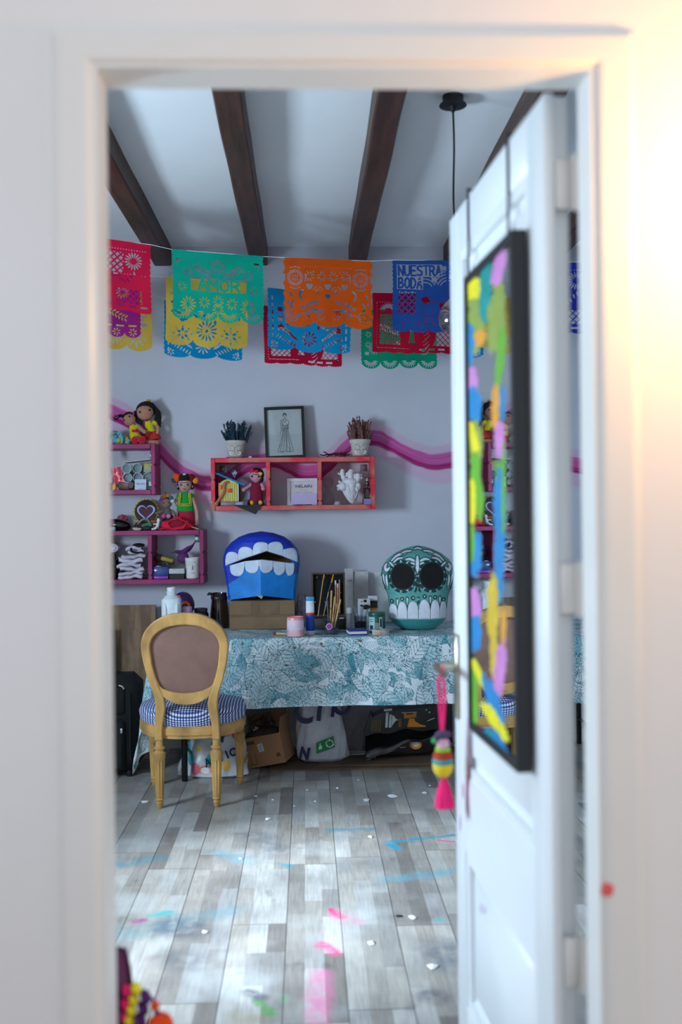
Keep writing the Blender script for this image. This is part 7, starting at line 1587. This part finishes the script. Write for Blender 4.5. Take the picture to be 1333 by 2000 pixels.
# ------------------------------------------------------------------ scraps of paper on the floor
names = ['torn white paper scrap on the floor between the white bag and the pink tassel', 'long white paper sliver on the floor below the black sack', 'white paper scrap on the floor past the chair, on pale boards', 'small pale scrap just beyond the long teal paint stroke', 'crumpled white scrap at the foot of the chair', 'white scrap on the bluish grey smudge side of the floor', 'folded white scrap near the pink paint blots', 'largest crumpled white scrap, close to the door', 'white flakes beside the dark dried paint flake']
for i, (px, py, s_) in enumerate(((716, 1563, 20), (768, 1556, 28), (523, 1600, 15), (725, 1635, 14), (284, 1567, 20), (400, 1821, 16), (726, 1843, 20), (846, 1889, 26), (807, 1792, 20), (500, 1556, 9), (533, 1563, 7), (616, 1566, 7), (660, 1540, 8), (830, 1549, 16), (470, 1678, 8), (312, 1563, 10), (600, 1544, 6), (700, 1524, 5), (575, 1575, 6), (840, 1535, 5))):
    p = onz(px, py, 0); sc = s_*p.y/FPX; rr = random.Random(i+200); n = 9
    poly = [(sc*.5*math.cos(2*PI*k/n)*rr.uniform(.5, 1.1), sc*.55*math.sin(2*PI*k/n)*rr.uniform(.5, 1.1)) for k in range(n)]
    mb = MB(); vs = [(0, 0, .006+.05*sc)]+[(a, b, .001+abs(a)*.16) for a, b in poly]+[(0, 0, .004+.05*sc)]+[(a, b, .0004+abs(a)*.16) for a, b in poly]
    fs = [(0, 1+k, 1+(k+1) % n) for k in range(n)]+[(n+1, n+2+(k+1) % n, n+2+k) for k in range(n)]+[(1+k, n+2+k, n+2+(k+1) % n, 1+(k+1) % n) for k in range(n)]
    mb.add(vs, fs); o = mesh_obj('paper_scrap', mb, M('scrap_white', (232, 232, 236), .8), smooth=0); o.location = (p.x, p.y, .0004)
    tag(o, names[i] if i < len(names) else 'tiny white paper crumb on the wooden floor', 'paper scrap', 'paper scraps on the floor')
o = mesh_obj('dried_paint_flake', MB().ell((0, 0, .002), (.014, .008, .003)), M('dark_flake', (30, 30, 36), .7)); o.location = onz(780, 1790, 0); tag(o, 'dark dried paint flake on the floorboards', 'flake')
# ------------------------------------------------------------------ purple cushion and pompom bag just inside the door
vel = M('purple_velvet', (92, 16, 74), .85, var=.12, vs=20, bump=.15, bs=150, sheen=.4)
YA = 2.02; ax = on(259, 1920, YA).x; az = on(232, 1842, YA).z
t = thing('floor_cushion', 'big purple velvet cushion standing on its edge just inside the doorway', 'cushion', (ax-.30, YA, 0))
def cushf(u, v):
    a = 2*PI*u; c, s_ = math.cos(a), math.sin(a); w = math.sin(PI*v)
    k = .30*(1-.04*math.sin(2*a)**2); r = 1-abs(2*v-1)**3*.06
    return (.30*math.copysign(abs(c)**.28, c)*r, .055*(2*v-1)*(1-.75*max(abs(c), abs(s_))**6), az/2+az/2*math.copysign(abs(s_)**.28, s_)*r)
def face(sg):
    def fn(u, v):
        x, z = 2*u-1, 2*v-1; e = 1-max(abs(x), abs(z))**4; q = .5*(1-abs(x)**12)
        return (.30*x*(1-.05*abs(z)**4), sg*.058*max(0, e)**.35, az/2+az/2*z*(1-.05*abs(x)**4))
    return fn
part(t, 'cover', vel, ('g', face(-1), 25, 25), ('g', face(1), 25, 25)); part(t, 'piping', M('plum_piping', (70, 12, 58), .8), ('t', [(.30*x*(1-.05*abs(z)**4), 0, max(.008, az/2+az/2*z*(1-.05*abs(x)**4))) for x, z in [(-1+i/8, -1) for i in range(16)]+[(1, -1+i/8) for i in range(16)]+[(1-i/8, 1) for i in range(16)]+[(-1, 1-i/8) for i in range(16)]], .006, 6, True))
YP = 1.98
t = thing('pompom_bag', 'knitted bag in magenta, yellow and purple with orange pompoms beside the purple cushion', 'bag', (on(262, 2000, YP).x, YP+.035, 0)); u_ = YP/FPX; zz0 = on(262, 2000, YP).z
def stitch(x, z, rx, rz_, a): return ('e', (x*u_, -.03, zz0+z*u_), (rx*u_, 14*u_, rz_*u_), rot(0, a), 10, 8)
part(t, 'sack', M('plum_knit', (70, 14, 66), .9, bump=.4, bs=120), ('g', lambda u, v: ((-16+26*math.cos(6.28*u)*np.interp(v, [0, .5, .9, 1], [1.2, 1.1, .8, .3]))*u_-.02, -.005+.05*math.sin(6.28*u), .004+(zz0+62*u_-.004)*v), 24, 14, True))
for i in range(9):
    k = -i*1.0
    for nm, col_, x, z in (('magenta_stitch', (222, 20, 100), -14-4*i, 62-24*i), ('yellow_stitch', (236, 214, 24), 4-5*i, 66-20*i), ('purple_stitch', (74, 12, 92), 22-5*i, 50-22*i)):
        if zz0+z*u_ < .03: continue
        part(t, nm, M(nm, col_, .9, bump=.5, bs=90), stitch(x, z, 9.5, 12.5 if 'purple' not in nm else 15, -28))
og = M('neon_orange_yarn', (255, 84, 20), .95, var=.15, vs=150, bump=.9, bs=200)
part(t, 'pompom', og, ('e', (40*u_, -.03, zz0+32*u_), (9*u_, 9*u_, 10*u_))); part(t, 'knot', M('purple_stitch', (74, 12, 92)), ('e', (43*u_, -.03, zz0+18*u_), (6*u_, 6*u_, 5*u_)), ('t', [(30*u_, -.02, zz0+44*u_), (40*u_, -.03, zz0+40*u_)], 3*u_, 6))
def pom(x, z, r, seed):
    rr = random.Random(seed)
    return [('e', (x*u_, -.03, zz0+z*u_), (r*.88*u_,)*3, None, 16, 10)]+[('e', ((x+r*.8*math.cos(a)*math.cos(b))*u_, -.03+r*.8*u_*math.sin(a)*math.cos(b), zz0+(z+r*.8*math.sin(b))*u_), (r*.26*u_,)*3, None, 6, 5) for a, b in [(rr.uniform(0, 6.28), math.asin(rr.uniform(-1, 1))) for _ in range(70)]]
part(t, 'pompom', og, *pom(50, -8, 25, 1)); part(t, 'pompom', og, *pom(30, -22, 17, 2)); part(t, 'cord', M('purple_stitch', (74, 12, 92)), ('t', [(43*u_, -.03, zz0+20*u_), (48*u_, -.03, zz0+2*u_)], 2.5*u_, 6))
# ------------------------------------------------------------------ warm wall lamp in the hall
lp = Vector((on(1500, 330, YH).x, YH, on(1500, 330, YH).z))
t = thing('wall_lamp', 'small brass wall lamp with a warm globe bulb in the hall', 'lamp', lp)
part(t, 'back_plate', M('aged_brass', (150, 116, 70), .35, 1), ('l', [(.05, 0), (.05, .012), (.02, .02)], (0, 0, 0), 24, rot(90))); part(t, 'arm', M('aged_brass', (150, 116, 70)), ('t', [(0, -.01, 0), (0, -.10, 0), (0, -.13, -.02)], .008, 10))
part(t, 'bulb', M('glowing_bulb', (255, 196, 120), .4, emit=14), ('e', (0, -.13, -.06), .035))
l = bpy.data.lights.new('lamp_light', 'POINT'); l.energy = 22; l.color = (1.0, .50, .16); l.shadow_soft_size = .04
o = bpy.data.objects.new('lamp_light', l); COL.objects.link(o); o.location = lp+Vector((0, -.18, -.06))
t = thing('hall_lamp', 'small warm white lamp on a slim stand in the hall, out of the doorway', 'lamp', (-.35, -.45, 0))
part(t, 'stand', M('aged_brass', (150, 116, 70)), ('l', [(.12, 0), (.12, .012), (.02, .02), (.010, .04), (.010, 1.86), (.02, 1.88)], (0, 0, 0), 24)); part(t, 'bulb', M('warm_white_bulb', (255, 226, 180), .4, emit=8), ('e', (0, 0, 1.92), .045))
l = bpy.data.lights.new('hall_lamp_light', 'POINT'); l.energy = 9; l.color = (1.0, .84, .62); l.shadow_soft_size = .08
o = bpy.data.objects.new('hall_lamp_light', l); COL.objects.link(o); o.location = (-.35, -.45, 2.04)
